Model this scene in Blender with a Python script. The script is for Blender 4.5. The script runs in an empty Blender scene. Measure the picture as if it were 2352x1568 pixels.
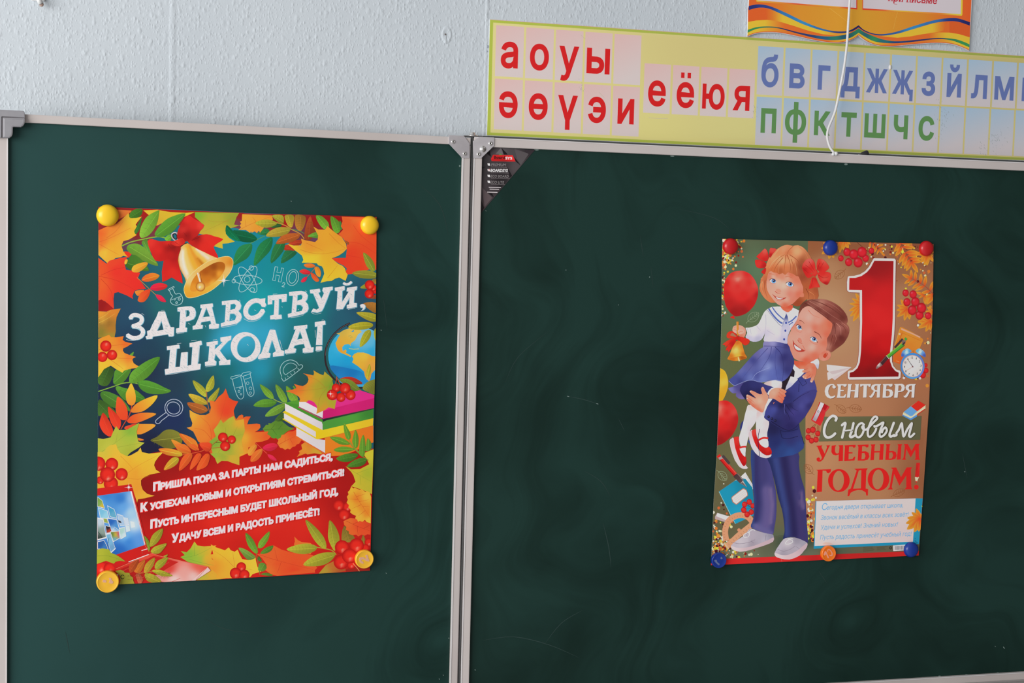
import bpy, bmesh, math, random
import numpy as np
from mathutils import Vector, Matrix
from mathutils.geometry import delaunay_2d_cdt

# ------------------------------------------------------------------ scene, camera, light
scn = bpy.context.scene
COL = scn.collection
W, H = 2352, 1568
F = 3267.0                                   # 50 mm lens on a 36 mm sensor
YAW, PITCH, ROLL = 0.2612962, -0.06928928, 0.02669833
WING = 0.08720151                            # the left panel stands 5 degrees off the wall
CAM = np.array([0.0, -2.385, 1.55])

cyw, syw, cp, sp = math.cos(YAW), math.sin(YAW), math.cos(PITCH), math.sin(PITCH)
_f = np.array([syw * cp, cyw * cp, sp]); _r = np.array([cyw, -syw, 0.0]); _u = np.cross(_r, _f)
_c, _s = math.cos(ROLL), math.sin(ROLL)
_r, _u = _c * _r + _s * _u, -_s * _r + _c * _u
RT = np.array([_r, -_u, _f])                 # camera axes: right, down, forward

cam = bpy.data.cameras.new('camera'); cam.lens = 50.0; cam.sensor_width = 36.0
cam.lens = F * 36.0 / W; cam.clip_start = 0.05
camo = bpy.data.objects.new('camera', cam); COL.objects.link(camo)
camo.matrix_world = Matrix(((_r[0], _u[0], -_f[0], CAM[0]), (_r[1], _u[1], -_f[1], CAM[1]),
                            (_r[2], _u[2], -_f[2], CAM[2]), (0, 0, 0, 1)))
scn.camera = camo

world = bpy.data.worlds.new('room_light'); scn.world = world; world.use_nodes = True
bg = world.node_tree.nodes['Background']
# the classroom seen from the board: windows along the left side, a dimmer far right
_tc = world.node_tree.nodes.new('ShaderNodeTexCoord'); _sx = world.node_tree.nodes.new('ShaderNodeSeparateXYZ')
_mr = world.node_tree.nodes.new('ShaderNodeMapRange'); _mr.inputs[1].default_value = -1.0; _mr.inputs[2].default_value = 1.0
_rp = world.node_tree.nodes.new('ShaderNodeValToRGB'); _e = _rp.color_ramp.elements
_e[0].position = 0.0; _e[0].color = (0.83, 0.85, 0.88, 1); _e[1].position = 1.0; _e[1].color = (0.16, 0.135, 0.12, 1)
for _p, _cc in ((0.5, (0.47, 0.46, 0.47, 1)), (0.62, (0.30, 0.285, 0.28, 1)), (0.75, (0.185, 0.163, 0.15, 1))):
    _n = _rp.color_ramp.elements.new(_p); _n.color = _cc
for _a, _b in ((_tc.outputs['Generated'], _sx.inputs[0]), (_sx.outputs[0], _mr.inputs[0]), (_mr.outputs[0], _rp.inputs[0]), (_rp.outputs[0], bg.inputs[0])): world.node_tree.links.new(_a, _b)
bg.inputs[1].default_value = 0.95

def area(name, loc, target, sx, sy, power, color):
    l = bpy.data.lights.new(name, 'AREA'); l.shape = 'RECTANGLE'; l.size = sx; l.size_y = sy
    l.energy = power; l.color = color
    o = bpy.data.objects.new(name, l); COL.objects.link(o); o.location = loc
    o.rotation_euler = (Vector(target) - Vector(loc)).to_track_quat('-Z', 'Y').to_euler()
    return o
area('window_daylight', (-2.9, -2.6, 1.95), (0.5, 0.0, 1.45), 3.2, 1.9, 152, (1.0, 0.97, 0.945))

vs = scn.view_settings
vs.view_transform = 'Standard'; vs.look = 'None'; vs.exposure = 0.0; vs.gamma = 1.0; vs.use_curve_mapping = False
scn.cycles.use_denoising = True

# ------------------------------------------------------------------ planes of the place
class Plane:
    """A vertical plane: u runs right along it, n points into the room."""
    def __init__(s, p0, ang):
        s.p0 = np.array(p0, float); s.ang = ang
        s.u = np.array([math.cos(ang), math.sin(ang), 0]); s.n = np.array([math.sin(ang), -math.cos(ang), 0])
    def hit(s, pts, off=0.0):
        p = np.asarray(pts, float).reshape(-1, 2)
        d = np.stack([(p[:, 0] - W / 2) / F, (p[:, 1] - H / 2) / F, np.ones(len(p))], 1) @ RT
        o = s.p0 + s.n * off
        t = ((o - CAM) @ s.n) / (d @ s.n)
        return CAM + d * t[:, None]
    def loc(s, pts, off=0.0):                # x along, y into the wall, z height
        q = s.hit(pts, off) - s.p0
        return np.stack([q @ s.u, -(q @ s.n), q[:, 2]], 1)

MAIN = Plane((0, 0, 0), 0.0)
HINGE = MAIN.hit([(1082, 330)])[0]
LEFT = Plane((HINGE[0], HINGE[1], 0), WING)
WALLP = Plane((0, 0.03, 0), 0.0)

# frames: measured origin and magnification of close views of the photograph
FR = dict(A=(220, 460, 5.2265), B=(540, 460, 5.2265), C=(220, 740, 5.2265), D=(540, 740, 5.2265), E=(210, 1020, 4.48),
          F=(530, 1020, 4.48), G=(1640, 540, 7.35), H=(1860, 540, 7.84), I=(1640, 680, 7.128), J=(1860, 730, 7.84),
          K=(1630, 870, 7.84), L=(1840, 900, 6.273), M=(1620, 1030, 5.6), N=(1840, 1120, 7.84), U=(280, 640, 6.8167),
          V=(560, 620, 6.8167), Q=(1690, 0, 4.2), Z=(1010, 290, 7.467), Y=(0, 240, 15.675), X=(1880, 330, 16.8), O=(0, 0, 1.0))

def P(fr, s):
    x0, y0, k = FR[fr]
    out = []
    for t in s.split():
        a, b = t.split(',')
        out.append((x0 + float(a) / k, y0 + float(b) / k))
    return out

def q(fr, x, y):
    x0, y0, k = FR[fr]
    return (x0 + x / k, y0 + y / k)

def smooth(pts, n=4, closed=True):
    p = np.array(pts, float); m = len(p); out = []
    for i in range(m if closed else m - 1):
        p1, p2 = p[i], p[(i + 1) % m]
        p0 = p[i - 1] if (closed or i > 0) else p1
        p3 = p[(i + 2) % m] if (closed or i + 2 < m) else p2
        for k in range(n):
            t = k / n
            out.append(tuple(0.5 * (2 * p1 + (p2 - p0) * t + (2 * p0 - 5 * p1 + 4 * p2 - p3) * t * t + (3 * p1 - p0 - 3 * p2 + p3) * t ** 3)))
    if not closed: out.append(tuple(p[-1]))
    return out

def ell(x, y, rx, ry=None, rot=0, n=24):
    ry = rx if ry is None else ry
    c, s = math.cos(math.radians(rot)), math.sin(math.radians(rot))
    return [(x + rx * math.cos(a) * c - ry * math.sin(a) * s, y + rx * math.cos(a) * s + ry * math.sin(a) * c)
            for a in [2 * math.pi * i / n for i in range(n)]]

def ef(fr, x, y, rx, ry=None, rot=0, n=24):
    k = FR[fr][2]; c = q(fr, x, y)
    return ell(c[0], c[1], rx / k, (rx if ry is None else ry) / k, rot, n)

def lin(c):
    c = np.asarray(c, float) / 255.0
    return np.where(c <= 0.04045, c / 12.92, ((c + 0.055) / 1.055) ** 2.4)

def idw(fr, s, p=3.0):
    """Print colour from scattered samples: 'x,y,r,g,b ...' in frame coordinates."""
    x0, y0, k = FR[fr]; v = [[float(a) for a in t.split(',')] for t in s.split()]
    xy = np.array([(x0 + a[0] / k, y0 + a[1] / k) for a in v]); cc = np.array([a[2:5] for a in v])
    nn = np.linalg.norm(xy[:, None] - xy[None], axis=2) + np.eye(len(xy)) * 1e6
    soft = 0.34 * float(np.median(nn.min(1))) if len(xy) > 2 else 1.0
    def f(pts):
        d = np.sqrt(((pts[:, None, :] - xy[None]) ** 2).sum(2) + soft * soft)
        w = 1.0 / d ** p
        return (w @ cc) / w.sum(1)[:, None]
    return f

def idwl(fr, *rows):
    """Print colour from samples strung along lines: 'x,y x,y', (r, g, b)."""
    out = []
    for st, c in rows:
        v = [[float(a) for a in t.split(',')] for t in st.split()]
        for a, b in zip(v, v[1:]):
            n = max(1, int(math.dist(a, b) / FR[fr][2] / 2.6))
            for i in range(n + 1): out.append(f'{a[0] + (b[0] - a[0]) * i / n + i * 0.01},{a[1] + (b[1] - a[1]) * i / n},{c[0]},{c[1]},{c[2]}')
    return idw(fr, ' '.join(out))

def inside(pts, polys):
    r = np.zeros(len(pts), bool)
    for poly in polys:
        a = np.array(poly); b = np.roll(a, -1, 0)
        for (x1, y1), (x2, y2) in zip(a, b):
            if y1 == y2: continue
            c = ((y1 > pts[:, 1]) != (y2 > pts[:, 1])) & (pts[:, 0] < (x2 - x1) * (pts[:, 1] - y1) / (y2 - y1) + x1)
            r ^= c
    return r

# ------------------------------------------------------------------ materials
def mat(name, rgb, rough=0.5, metal=0.0, spec=0.5):
    m = bpy.data.materials.new(name); m.use_nodes = True
    b = m.node_tree.nodes['Principled BSDF']
    b.inputs['Base Color'].default_value = (*rgb, 1); b.inputs['Roughness'].default_value = rough
    b.inputs['Metallic'].default_value = metal; b.inputs['Specular IOR Level'].default_value = spec
    return m

def N(m, t, **kw):
    n = m.node_tree.nodes.new(t)
    for k, v in kw.items(): setattr(n, k, v)
    return n

def print_mat():
    m = mat('printed_ink', (1, 1, 1), 0.45, 0, 0.2)
    a = N(m, 'ShaderNodeAttribute', attribute_name='ink')
    m.node_tree.links.new(a.outputs['Color'], m.node_tree.nodes['Principled BSDF'].inputs['Base Color'])
    return m
INK = print_mat()
PAPER = mat('paper_edge', (0.78, 0.77, 0.75), 0.6)

def noise_mat(name, c1, c2, scale, rough, metal=0.0, stretch=(1, 1, 1), spec=0.5, bump=0.0, detail=4):
    m = mat(name, c1, rough, metal, spec); L = m.node_tree.links; b = m.node_tree.nodes['Principled BSDF']
    tc = N(m, 'ShaderNodeTexCoord'); mp = N(m, 'ShaderNodeMapping'); mp.inputs['Scale'].default_value = stretch
    nz = N(m, 'ShaderNodeTexNoise'); nz.inputs['Scale'].default_value = scale; nz.inputs['Detail'].default_value = detail
    rp = N(m, 'ShaderNodeValToRGB'); rp.color_ramp.elements[0].color = (*c1, 1); rp.color_ramp.elements[1].color = (*c2, 1)
    rp.color_ramp.elements[0].position = 0.35; rp.color_ramp.elements[1].position = 0.68
    L.new(tc.outputs['Object'], mp.inputs[0]); L.new(mp.outputs[0], nz.inputs['Vector']); L.new(nz.outputs[0], rp.inputs[0])
    L.new(rp.outputs[0], b.inputs['Base Color'])
    if bump:
        bp = N(m, 'ShaderNodeBump'); bp.inputs['Strength'].default_value = bump; bp.inputs['Distance'].default_value = 0.001
        L.new(nz.outputs[0], bp.inputs['Height']); L.new(bp.outputs[0], b.inputs['Normal'])
    return m

ALU = noise_mat('rail_aluminium', (0.58, 0.53, 0.51), (0.64, 0.59, 0.57), 6, 0.42, 0.0, (1, 1, 1), 0.5)
ALU_EDGE = mat('rail_lip', (0.74, 0.74, 0.75), 0.35, 0.0)
STEEL = noise_mat('bracket_steel', (0.44, 0.42, 0.44), (0.53, 0.51, 0.53), 40, 0.45, 0.1)
RIVET = mat('rivet_steel', (0.75, 0.74, 0.72), 0.22, 0.9)
DARK = mat('dark_recess', (0.018, 0.014, 0.014), 0.7)
ROD = mat('hinge_rod', (0.16, 0.165, 0.165), 0.45, 0.3)
GREYP = noise_mat('grey_plastic', (0.30, 0.30, 0.325), (0.335, 0.335, 0.36), 60, 0.5)
WHITEP = mat('white_plastic', (0.72, 0.74, 0.74), 0.45)
BLACKP = mat('black_rubber', (0.012, 0.012, 0.014), 0.35)
TRAY = mat('tray_aluminium', (0.42, 0.40, 0.39), 0.45, 0.3)

def plastic(name, rgb, rough=0.28):
    m = mat(name, rgb, rough, 0, 0.5)
    m.node_tree.nodes['Principled BSDF'].inputs['Subsurface Weight'].default_value = 0.0
    return m
YEL = plastic('yellow_plastic', (0.95, 0.60, 0.018))
YEL_D = plastic('yellow_plastic_flat', (0.93, 0.52, 0.035))
RED = plastic('red_plastic', (0.55, 0.008, 0.012))
BLU = plastic('blue_plastic', (0.006, 0.035, 0.29))
ORA = plastic('orange_plastic', (0.95, 0.20, 0.012))

def board_mat(name, c0, c1, edge_tint=0.0):
    m = mat(name, c0, 0.5, 0, 0.2); L = m.node_tree.links; b = m.node_tree.nodes['Principled BSDF']
    tc = N(m, 'ShaderNodeTexCoord')
    # wiped chalk dust: streaks that swirl where the cloth turned
    n0 = N(m, 'ShaderNodeTexNoise'); n0.inputs['Scale'].default_value = 2.2; n0.inputs['Detail'].default_value = 2
    mx = N(m, 'ShaderNodeMix', data_type='VECTOR'); mx.inputs[0].default_value = 0.55
    L.new(tc.outputs['Object'], n0.inputs['Vector']); L.new(tc.outputs['Object'], mx.inputs[4]); L.new(n0.outputs['Color'], mx.inputs[5])
    mp = N(m, 'ShaderNodeMapping'); mp.inputs['Scale'].default_value = (7.0, 1.0, 1.1); mp.inputs['Rotation'].default_value = (0, 0.35, 0)
    n1 = N(m, 'ShaderNodeTexNoise'); n1.inputs['Scale'].default_value = 2.6; n1.inputs['Detail'].default_value = 6; n1.inputs['Roughness'].default_value = 0.6
    L.new(mx.outputs[1], mp.inputs[0]); L.new(mp.outputs[0], n1.inputs['Vector'])
    n2 = N(m, 'ShaderNodeTexNoise'); n2.inputs['Scale'].default_value = 3.0; n2.inputs['Detail'].default_value = 3
    L.new(tc.outputs['Object'], n2.inputs['Vector'])
    mu = N(m, 'ShaderNodeMath', operation='MULTIPLY'); L.new(n1.outputs[0], mu.inputs[0]); L.new(n2.outputs[0], mu.inputs[1])
    rp = N(m, 'ShaderNodeValToRGB'); e = rp.color_ramp.elements
    e[0].position = 0.17; e[0].color = (*c0, 1); e[1].position = 0.34; e[1].color = (*c1, 1)
    L.new(mu.outputs[0], rp.inputs[0]); out = rp.outputs[0]
    if edge_tint:
        # paler teal towards the outer edge, broken up by the streak noise
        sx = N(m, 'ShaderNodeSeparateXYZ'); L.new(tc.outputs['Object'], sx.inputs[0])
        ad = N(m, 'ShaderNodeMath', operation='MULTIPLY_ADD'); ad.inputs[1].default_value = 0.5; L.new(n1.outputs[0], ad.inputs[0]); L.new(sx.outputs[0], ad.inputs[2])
        r = N(m, 'ShaderNodeMapRange', interpolation_type='SMOOTHSTEP'); r.inputs[1].default_value = 0.95; r.inputs[2].default_value = 0.12; r.inputs[4].default_value = edge_tint
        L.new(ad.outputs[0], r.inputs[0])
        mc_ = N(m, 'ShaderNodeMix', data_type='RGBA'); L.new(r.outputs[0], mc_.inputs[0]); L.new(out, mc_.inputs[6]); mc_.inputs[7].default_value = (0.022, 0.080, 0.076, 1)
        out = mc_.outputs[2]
    L.new(out, b.inputs['Base Color'])
    return m
BOARD = board_mat('green_enamel', (0.0048, 0.0225, 0.0172), (0.0108, 0.0405, 0.0330))
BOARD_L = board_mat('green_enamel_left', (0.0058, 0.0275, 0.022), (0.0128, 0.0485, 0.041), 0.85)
CHALK = mat('chalk_trace', (0.02, 0.05, 0.044), 0.9)
CHALK2 = mat('chalk_speck', (0.22, 0.30, 0.28), 0.9)

def wall_mat():
    m = mat('painted_woodchip_paper', (0.7, 0.77, 0.8), 0.62, 0, 0.3); L = m.node_tree.links; b = m.node_tree.nodes['Principled BSDF']
    tc = N(m, 'ShaderNodeTexCoord'); mp = N(m, 'ShaderNodeMapping'); mp.inputs['Scale'].default_value = (1.25, 1, 0.8)
    L.new(tc.outputs['Object'], mp.inputs[0])
    def mth(op, a, bb):
        k = N(m, 'ShaderNodeMath', operation=op)
        for i, x in enumerate((a, bb)):
            if hasattr(x, 'is_linked'): L.new(x, k.inputs[i])
            else: k.inputs[i].default_value = x
        return k.outputs[0]
    def blisters(scale, rmin, rmax):
        v = N(m, 'ShaderNodeTexVoronoi', feature='F1'); v.inputs['Scale'].default_value = scale
        L.new(mp.outputs[0], v.inputs['Vector'])
        sp_ = N(m, 'ShaderNodeSeparateColor'); L.new(v.outputs['Color'], sp_.inputs[0])
        rad = mth('MULTIPLY_ADD' if False else 'ADD', mth('MULTIPLY', mth('POWER', sp_.outputs[0], 1.6), rmax - rmin), rmin)
        q_ = mth('DIVIDE', v.outputs['Distance'], rad)
        r = N(m, 'ShaderNodeMapRange', interpolation_type='SMOOTHERSTEP'); r.inputs[1].default_value = 1.0; r.inputs[2].default_value = 0.0
        L.new(q_, r.inputs[0]); return mth('MULTIPLY', r.outputs[0], mth('MULTIPLY', rad, 1.6))
    gr = N(m, 'ShaderNodeTexNoise'); gr.inputs['Scale'].default_value = 330; gr.inputs['Detail'].default_value = 2; L.new(mp.outputs[0], gr.inputs['Vector'])
    lo = N(m, 'ShaderNodeTexNoise'); lo.inputs['Scale'].default_value = 40; lo.inputs['Detail'].default_value = 2; L.new(mp.outputs[0], lo.inputs['Vector'])
    h = mth('ADD', mth('ADD', mth('ADD', blisters(80, 0.16, 0.62), mth('ADD', blisters(125, 0.2, 0.66), blisters(101, 0.2, 0.66))), mth('MULTIPLY', blisters(205, 0.25, 0.7), 0.75)), mth('ADD', mth('MULTIPLY', gr.outputs[0], 0.22), mth('MULTIPLY', lo.outputs[0], 0.5)))
    bp = N(m, 'ShaderNodeBump'); bp.inputs['Strength'].default_value = 0.32; bp.inputs['Distance'].default_value = 0.0016
    L.new(h, bp.inputs['Height']); L.new(bp.outputs[0], b.inputs['Normal'])
    big = N(m, 'ShaderNodeTexNoise'); big.inputs['Scale'].default_value = 3.5; big.inputs['Detail'].default_value = 3
    L.new(tc.outputs['Object'], big.inputs['Vector'])
    rp = N(m, 'ShaderNodeValToRGB'); e = rp.color_ramp.elements
    e[0].position = 0.3; e[0].color = (0.570, 0.632, 0.680, 1); e[1].position = 0.7; e[1].color = (0.606, 0.668, 0.712, 1)
    L.new(big.outputs[0], rp.inputs[0]); L.new(rp.outputs[0], b.inputs['Base Color'])
    return m
WALLM = wall_mat()

# ------------------------------------------------------------------ object helpers
def tag(o, label, cat, group=None, kind=None):
    o['label'] = label
    if cat: o['category'] = cat
    if group: o['group'] = group
    if kind: o['kind'] = kind
    return o

def empty(name, loc, rz=0.0):
    o = bpy.data.objects.new(name, None); COL.objects.link(o); o.location = loc; o.rotation_euler = (0, 0, rz)
    o.empty_display_size = 0.05
    return o

def mesh_obj(name, bm, mats, parent=None, smooth_=False, loc=(0, 0, 0)):
    me = bpy.data.meshes.new(name); bm.to_mesh(me); bm.free()
    for m in (mats if isinstance(mats, (list, tuple)) else [mats]): me.materials.append(m)
    if smooth_: me.polygons.foreach_set('use_smooth', [True] * len(me.polygons))
    o = bpy.data.objects.new(name, me); COL.objects.link(o); o.location = loc
    if parent: o.parent = parent
    return o

def add_box(bm, x0, x1, y0, y1, z0, z1, bev=0.0, mi=0):
    r = bmesh.ops.create_cube(bm, size=1.0); v = r['verts']
    for w in v: w.co = Vector(((x0 + x1) / 2 + w.co.x * (x1 - x0), (y0 + y1) / 2 + w.co.y * (y1 - y0), (z0 + z1) / 2 + w.co.z * (z1 - z0)))
    es = list({e for w in v for e in w.link_edges}); fs = list({f for w in v for f in w.link_faces})
    for f in fs: f.material_index = mi
    if bev: bmesh.ops.bevel(bm, geom=es, offset=bev, segments=2, affect='EDGES', profile=0.6)

def box(x0, x1, y0, y1, z0, z1, bev=0.0):
    bm = bmesh.new(); add_box(bm, x0, x1, y0, y1, z0, z1, bev); return bm

def prism(pts, y0, y1, bev=0.0):
    """Outline (x, z) pulled from depth y1 (back) to y0 (front)."""
    bm = bmesh.new()
    vs_ = [bm.verts.new((a, y1, b)) for a, b in pts]
    f = bm.faces.new(vs_)
    r = bmesh.ops.extrude_face_region(bm, geom=[f])
    top = [e for e in r['geom'] if isinstance(e, bmesh.types.BMVert)]
    for v in top: v.co.y = y0
    bmesh.ops.recalc_face_normals(bm, faces=bm.faces)
    if bev:
        es = [e for e in bm.edges if abs(e.verts[0].co.y - y0) < 1e-7 and abs(e.verts[1].co.y - y0) < 1e-7]
        bmesh.ops.bevel(bm, geom=es, offset=bev, segments=2, affect='EDGES', profile=0.6)
    return bm

def lathe(prof, n=40, ctr=(0, 0, 0), axis='y'):
    """Profile (radius, out): turned about an axis that points into the room (-y)."""
    bm = bmesh.new(); rings = []
    for r, d in prof:
        if r < 1e-7: rings.append([bm.verts.new((ctr[0], ctr[1] - d, ctr[2]))])
        else: rings.append([bm.verts.new((ctr[0] + r * math.cos(2 * math.pi * i / n), ctr[1] - d, ctr[2] + r * math.sin(2 * math.pi * i / n))) for i in range(n)])
    for a, b in zip(rings, rings[1:]):
        for i in range(n):
            j = (i + 1) % n
            if len(a) == 1 and len(b) > 1: bm.faces.new((a[0], b[i], b[j]))
            elif len(b) == 1 and len(a) > 1: bm.faces.new((a[i], a[j], b[0]))
            elif len(a) > 1: bm.faces.new((a[i], a[j], b[j], b[i]))
    bmesh.ops.recalc_face_normals(bm, faces=bm.faces)
    return bm

def tube(pts, r, n=12):
    bm = bmesh.new(); rings = []; pts = [Vector(p) for p in pts]
    rr = r if isinstance(r, (list, tuple)) else [r] * len(pts)
    for i, p in enumerate(pts):
        t = (pts[min(i + 1, len(pts) - 1)] - pts[max(i - 1, 0)]).normalized()
        a = t.cross(Vector((0.0, 1.0, 0.02))).normalized(); b = t.cross(a)
        rings.append([bm.verts.new(p + (a * math.cos(2 * math.pi * k / n) + b * math.sin(2 * math.pi * k / n)) * rr[i]) for k in range(n)])
    for a, b in zip(rings, rings[1:]):
        for k in range(n): bm.faces.new((a[k], a[(k + 1) % n], b[(k + 1) % n], b[k]))
    bm.faces.new(rings[0]); bm.faces.new(rings[-1])
    bmesh.ops.recalc_face_normals(bm, faces=bm.faces)
    return bm

# ------------------------------------------------------------------ printed artwork
class Art:
    """Ink on a flat sheet. Every motif is a thin skin of ink lying over the ones printed before it."""
    STEP = 1.2e-5
    def __init__(s, plane, off, root, k, clip=None):
        s.pl, s.off, s.root, s.k, s.clip = plane, off, root, k, clip
        s.boxes = []; s.data = {}; s.cur = 'printed_picture'
        s.inv = Matrix.LocRotScale(root.location, root.rotation_euler, None).inverted()
    def part(s, name):
        """Ink laid from here on belongs to this motif; a trailing # starts a new one of its kind."""
        if name.endswith('#'): s.n = getattr(s, 'n', 0) + 1; name += str(s.n)
        s.cur = name
    def level(s, p):
        b = (p[:, 0].min(), p[:, 1].min(), p[:, 0].max(), p[:, 1].max()); l = 0
        for c in s.boxes:
            if c[4] >= l and c[0] < b[2] and b[0] < c[2] and c[1] < b[3] and b[1] < c[3]: l = c[4] + 1
        s.boxes.append((*b, l)); return l
    def add(s, pts, faces, cols, lev=None):
        pts = np.asarray(pts, float)
        l = s.level(pts) if lev is None else lev
        w = s.pl.hit(pts, s.off + s.STEP * (l + 1))
        M = np.array(s.inv); w = w @ M[:3, :3].T + M[:3, 3]
        d = s.data.setdefault(s.cur, [[], [], []]); n = len(d[0])
        d[0].extend(map(tuple, w)); d[1].extend([tuple(i + n for i in f) for f in faces])
        c = np.clip(lin(cols) / s.k, 0.0, 0.9); d[2].extend(map(tuple, c))
        return l
    def fill(s, poly, col, step=None, holes=(), sm=0, clip=True):
        if sm: poly = smooth(poly, sm)
        if len(poly) < 3: return
        loops = [poly] + list(holes); a = np.array(poly)
        pts, edges, lim = [], [], None
        if s.clip is not None and clip and not inside(a, [s.clip]).all(): lim = s.clip
        for lp in loops + ([lim] if lim is not None else []):
            n = len(pts); pts += [Vector(p) for p in lp]; edges += [(n + i, n + (i + 1) % len(lp)) for i in range(len(lp))]
        grad = callable(col)
        if grad:
            x0, y0 = a.min(0); x1, y1 = a.max(0)
            st = step or max(2.0, max(x1 - x0, y1 - y0) / 11)
            gx, gy = np.meshgrid(np.arange(x0 + st / 2, x1, st), np.arange(y0 + st / 2, y1, st))
            g = np.stack([gx.ravel(), gy.ravel()], 1)
            if len(g): pts += [Vector(p) for p in g[inside(g, loops)]]
        vo, eo, fo, *_ = delaunay_2d_cdt(pts, edges, [], 0, 1e-4)
        v = np.array([tuple(p) for p in vo])
        if not len(fo): return
        cen = np.array([v[list(f)].mean(0) for f in fo]); ok = inside(cen, loops)
        if lim is not None: ok &= inside(cen, [lim])
        fs = [f for f, o in zip(fo, ok) if o]
        if not fs: return
        used = sorted({i for f in fs for i in f}); mp_ = {i: j for j, i in enumerate(used)}
        v = v[used]; fs = [tuple(mp_[i] for i in f) for f in fs]
        c = np.asarray(col(v)) if grad else np.tile(np.array(col, float), (len(v), 1))
        return s.add(v, fs, c)
    def line(s, pts, w, col, sm=0, cap=False, col2=None, w2=None):
        """A stroke of width w with mitred bends."""
        if sm: pts = smooth(pts, sm, False)
        if cap and len(pts) > 8:             # thick written strokes cross themselves: lay them down in short pulls
            for i in range(0, len(pts) - 1, 2): s.line(pts[i:i + 3], w, col)
            for i, e in enumerate(pts):
                a_ = np.subtract(e, pts[max(i - 1, 0)]); b_ = np.subtract(pts[min(i + 1, len(pts) - 1)], e)
                turn = a_ @ b_ / (np.linalg.norm(a_) * np.linalg.norm(b_) + 1e-9)
                if i % 2 == 0 or i == len(pts) - 1 or turn < 0.93: s.fill(ell(e[0], e[1], w / 2, w / 2, 0, 14), col)
            return
        p = np.array(pts, float); n = len(p)
        keep = [0] + [i for i in range(1, n) if np.linalg.norm(p[i] - p[i - 1]) > 1e-3]; p = p[keep]; n = len(p)
        if n < 2: return
        d = np.diff(p, axis=0); d /= np.linalg.norm(d, axis=1)[:, None]
        if cap: p[0] -= d[0] * w * 0.3; p[-1] += d[-1] * w * 0.3
        t = np.vstack([d[:1], d[:-1] + d[1:], d[-1:]]); t /= np.linalg.norm(t, axis=1)[:, None] + 1e-9
        nr = np.stack([-t[:, 1], t[:, 0]], 1)
        hw = np.linspace(w, w if w2 is None else w2, n)[:, None] / 2
        v = np.vstack([p + nr * hw, p - nr * hw])
        fs = [(i, i + 1, n + i + 1, n + i) for i in range(n - 1)]
        c = np.array([col] * n, float) if col2 is None else np.linspace(col, col2, n)
        return s.add(v, fs, np.vstack([c, c]))
    def loop(s, pts, w, col, sm=0):
        if sm: pts = smooth(pts, sm)
        p = np.array(pts, float); n = len(p)
        d = np.roll(p, -1, 0) - p; d /= np.linalg.norm(d, axis=1)[:, None] + 1e-9
        t = d + np.roll(d, 1, 0); t /= np.linalg.norm(t, axis=1)[:, None] + 1e-9
        nr = np.stack([-t[:, 1], t[:, 0]], 1) * w / 2
        v = np.vstack([p + nr, p - nr]); fs = [(i, (i + 1) % n, n + (i + 1) % n, n + i) for i in range(n)]
        return s.add(v, fs, np.array([col] * (2 * n), float))
    def text(s, body, p0, p1, h, col, bold=0.0, shear=0.0, cap=0.728, res=2, sx=None, lev=None):
        v, fs = glyphs(body, bold, res)
        x0, x1 = v[:, 0].min(), v[:, 0].max()
        p0, p1 = np.array(p0, float), np.array(p1, float)
        d = p1 - p0; L = np.linalg.norm(d); u = d / L; up = np.array([u[1], -u[0]])
        k = L / (x1 - x0)
        xy = p0 + np.outer((v[:, 0] - x0) * k, u) + np.outer(v[:, 1] / cap * h, up) + np.outer(v[:, 1] / cap * h * shear, u)
        return s.add(xy, fs, np.array([col] * len(v), float), lev)
    def grad2(s, poly, c1, c2, sm=4):
        a = np.array(poly); m = a.mean(0); w, vec = np.linalg.eigh(np.cov((a - m).T)); ax = vec[:, 1]
        t = (a - m) @ ax; lo, hi = t.min(), t.max()
        f = lambda p: np.array(c1, float) + np.clip(((p - m) @ ax - lo) / (hi - lo + 1e-9), 0, 1)[:, None] * (np.array(c2, float) - np.array(c1, float))
        return f, m, ax, lo, hi
    def leaf(s, fr, st, c, c2=None, veins=5, rib=None, flip=False):
        poly = P(fr, st); c = np.array(c, float)
        c1 = c * 0.9; c2 = np.clip(c * 1.1, 0, 255) if c2 is None else np.array(c2, float)
        if flip: c1, c2 = c2, c1
        sp_ = smooth(poly, 3)
        f, m, ax, lo, hi = s.grad2(poly, c1, c2)
        a = np.array(sp_); pr = np.array([-ax[1], ax[0]])
        tone = lambda p: np.clip(f(p) * (1 + 0.07 * np.tanh(((p - m) @ pr) / 4.0))[:, None], 0, 255)
        s.fill(sp_, tone, max(2.2, (hi - lo) / 9))
        mid = lambda t: m + ax * t
        rc = np.clip(c * 1.16 + 8, 0, 255) if rib is None else np.array(rib, float)
        l0, h0 = lo * 0.86, hi * 0.86
        dark = np.clip(c * 0.84, 0, 255)
        segs = []
        if veins:
            for i in range(1, veins + 1):
                t = lo + (hi - lo) * i / (veins + 1)
                band = a[np.abs((a - m) @ ax - t) < (hi - lo) / 7]
                for sg in (-1, 1):
                    e = ((band - m) @ pr) * sg if len(band) else np.array([0])
                    wd = e.max() * 0.75
                    if wd > 1.5: segs.append((mid(t), mid(t + 0.35 * wd) + pr * sg * wd))
            v, fs = [], []
            for p0, p1 in segs:
                if s.clip is not None and not inside(np.array([p0, p1]), [s.clip]).all(): continue
                d = p1 - p0; nn = np.array([-d[1], d[0]]); nn = nn / (np.linalg.norm(nn) + 1e-9) * 0.28; k = len(v)
                v += [p0 + nn, p1 + nn * 0.4, p1 - nn * 0.4, p0 - nn]; fs.append((k, k + 1, k + 2, k + 3))
            if v and s.clip is not None and inside(np.array(v), [s.clip]).all(): s.add(np.array(v), fs, np.array([dark] * len(v)))
        if s.clip is None or inside(np.array([mid(l0), mid(h0)]), [s.clip]).all():
            s.line([mid(l0), mid(h0)], 0.75, rc)
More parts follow.
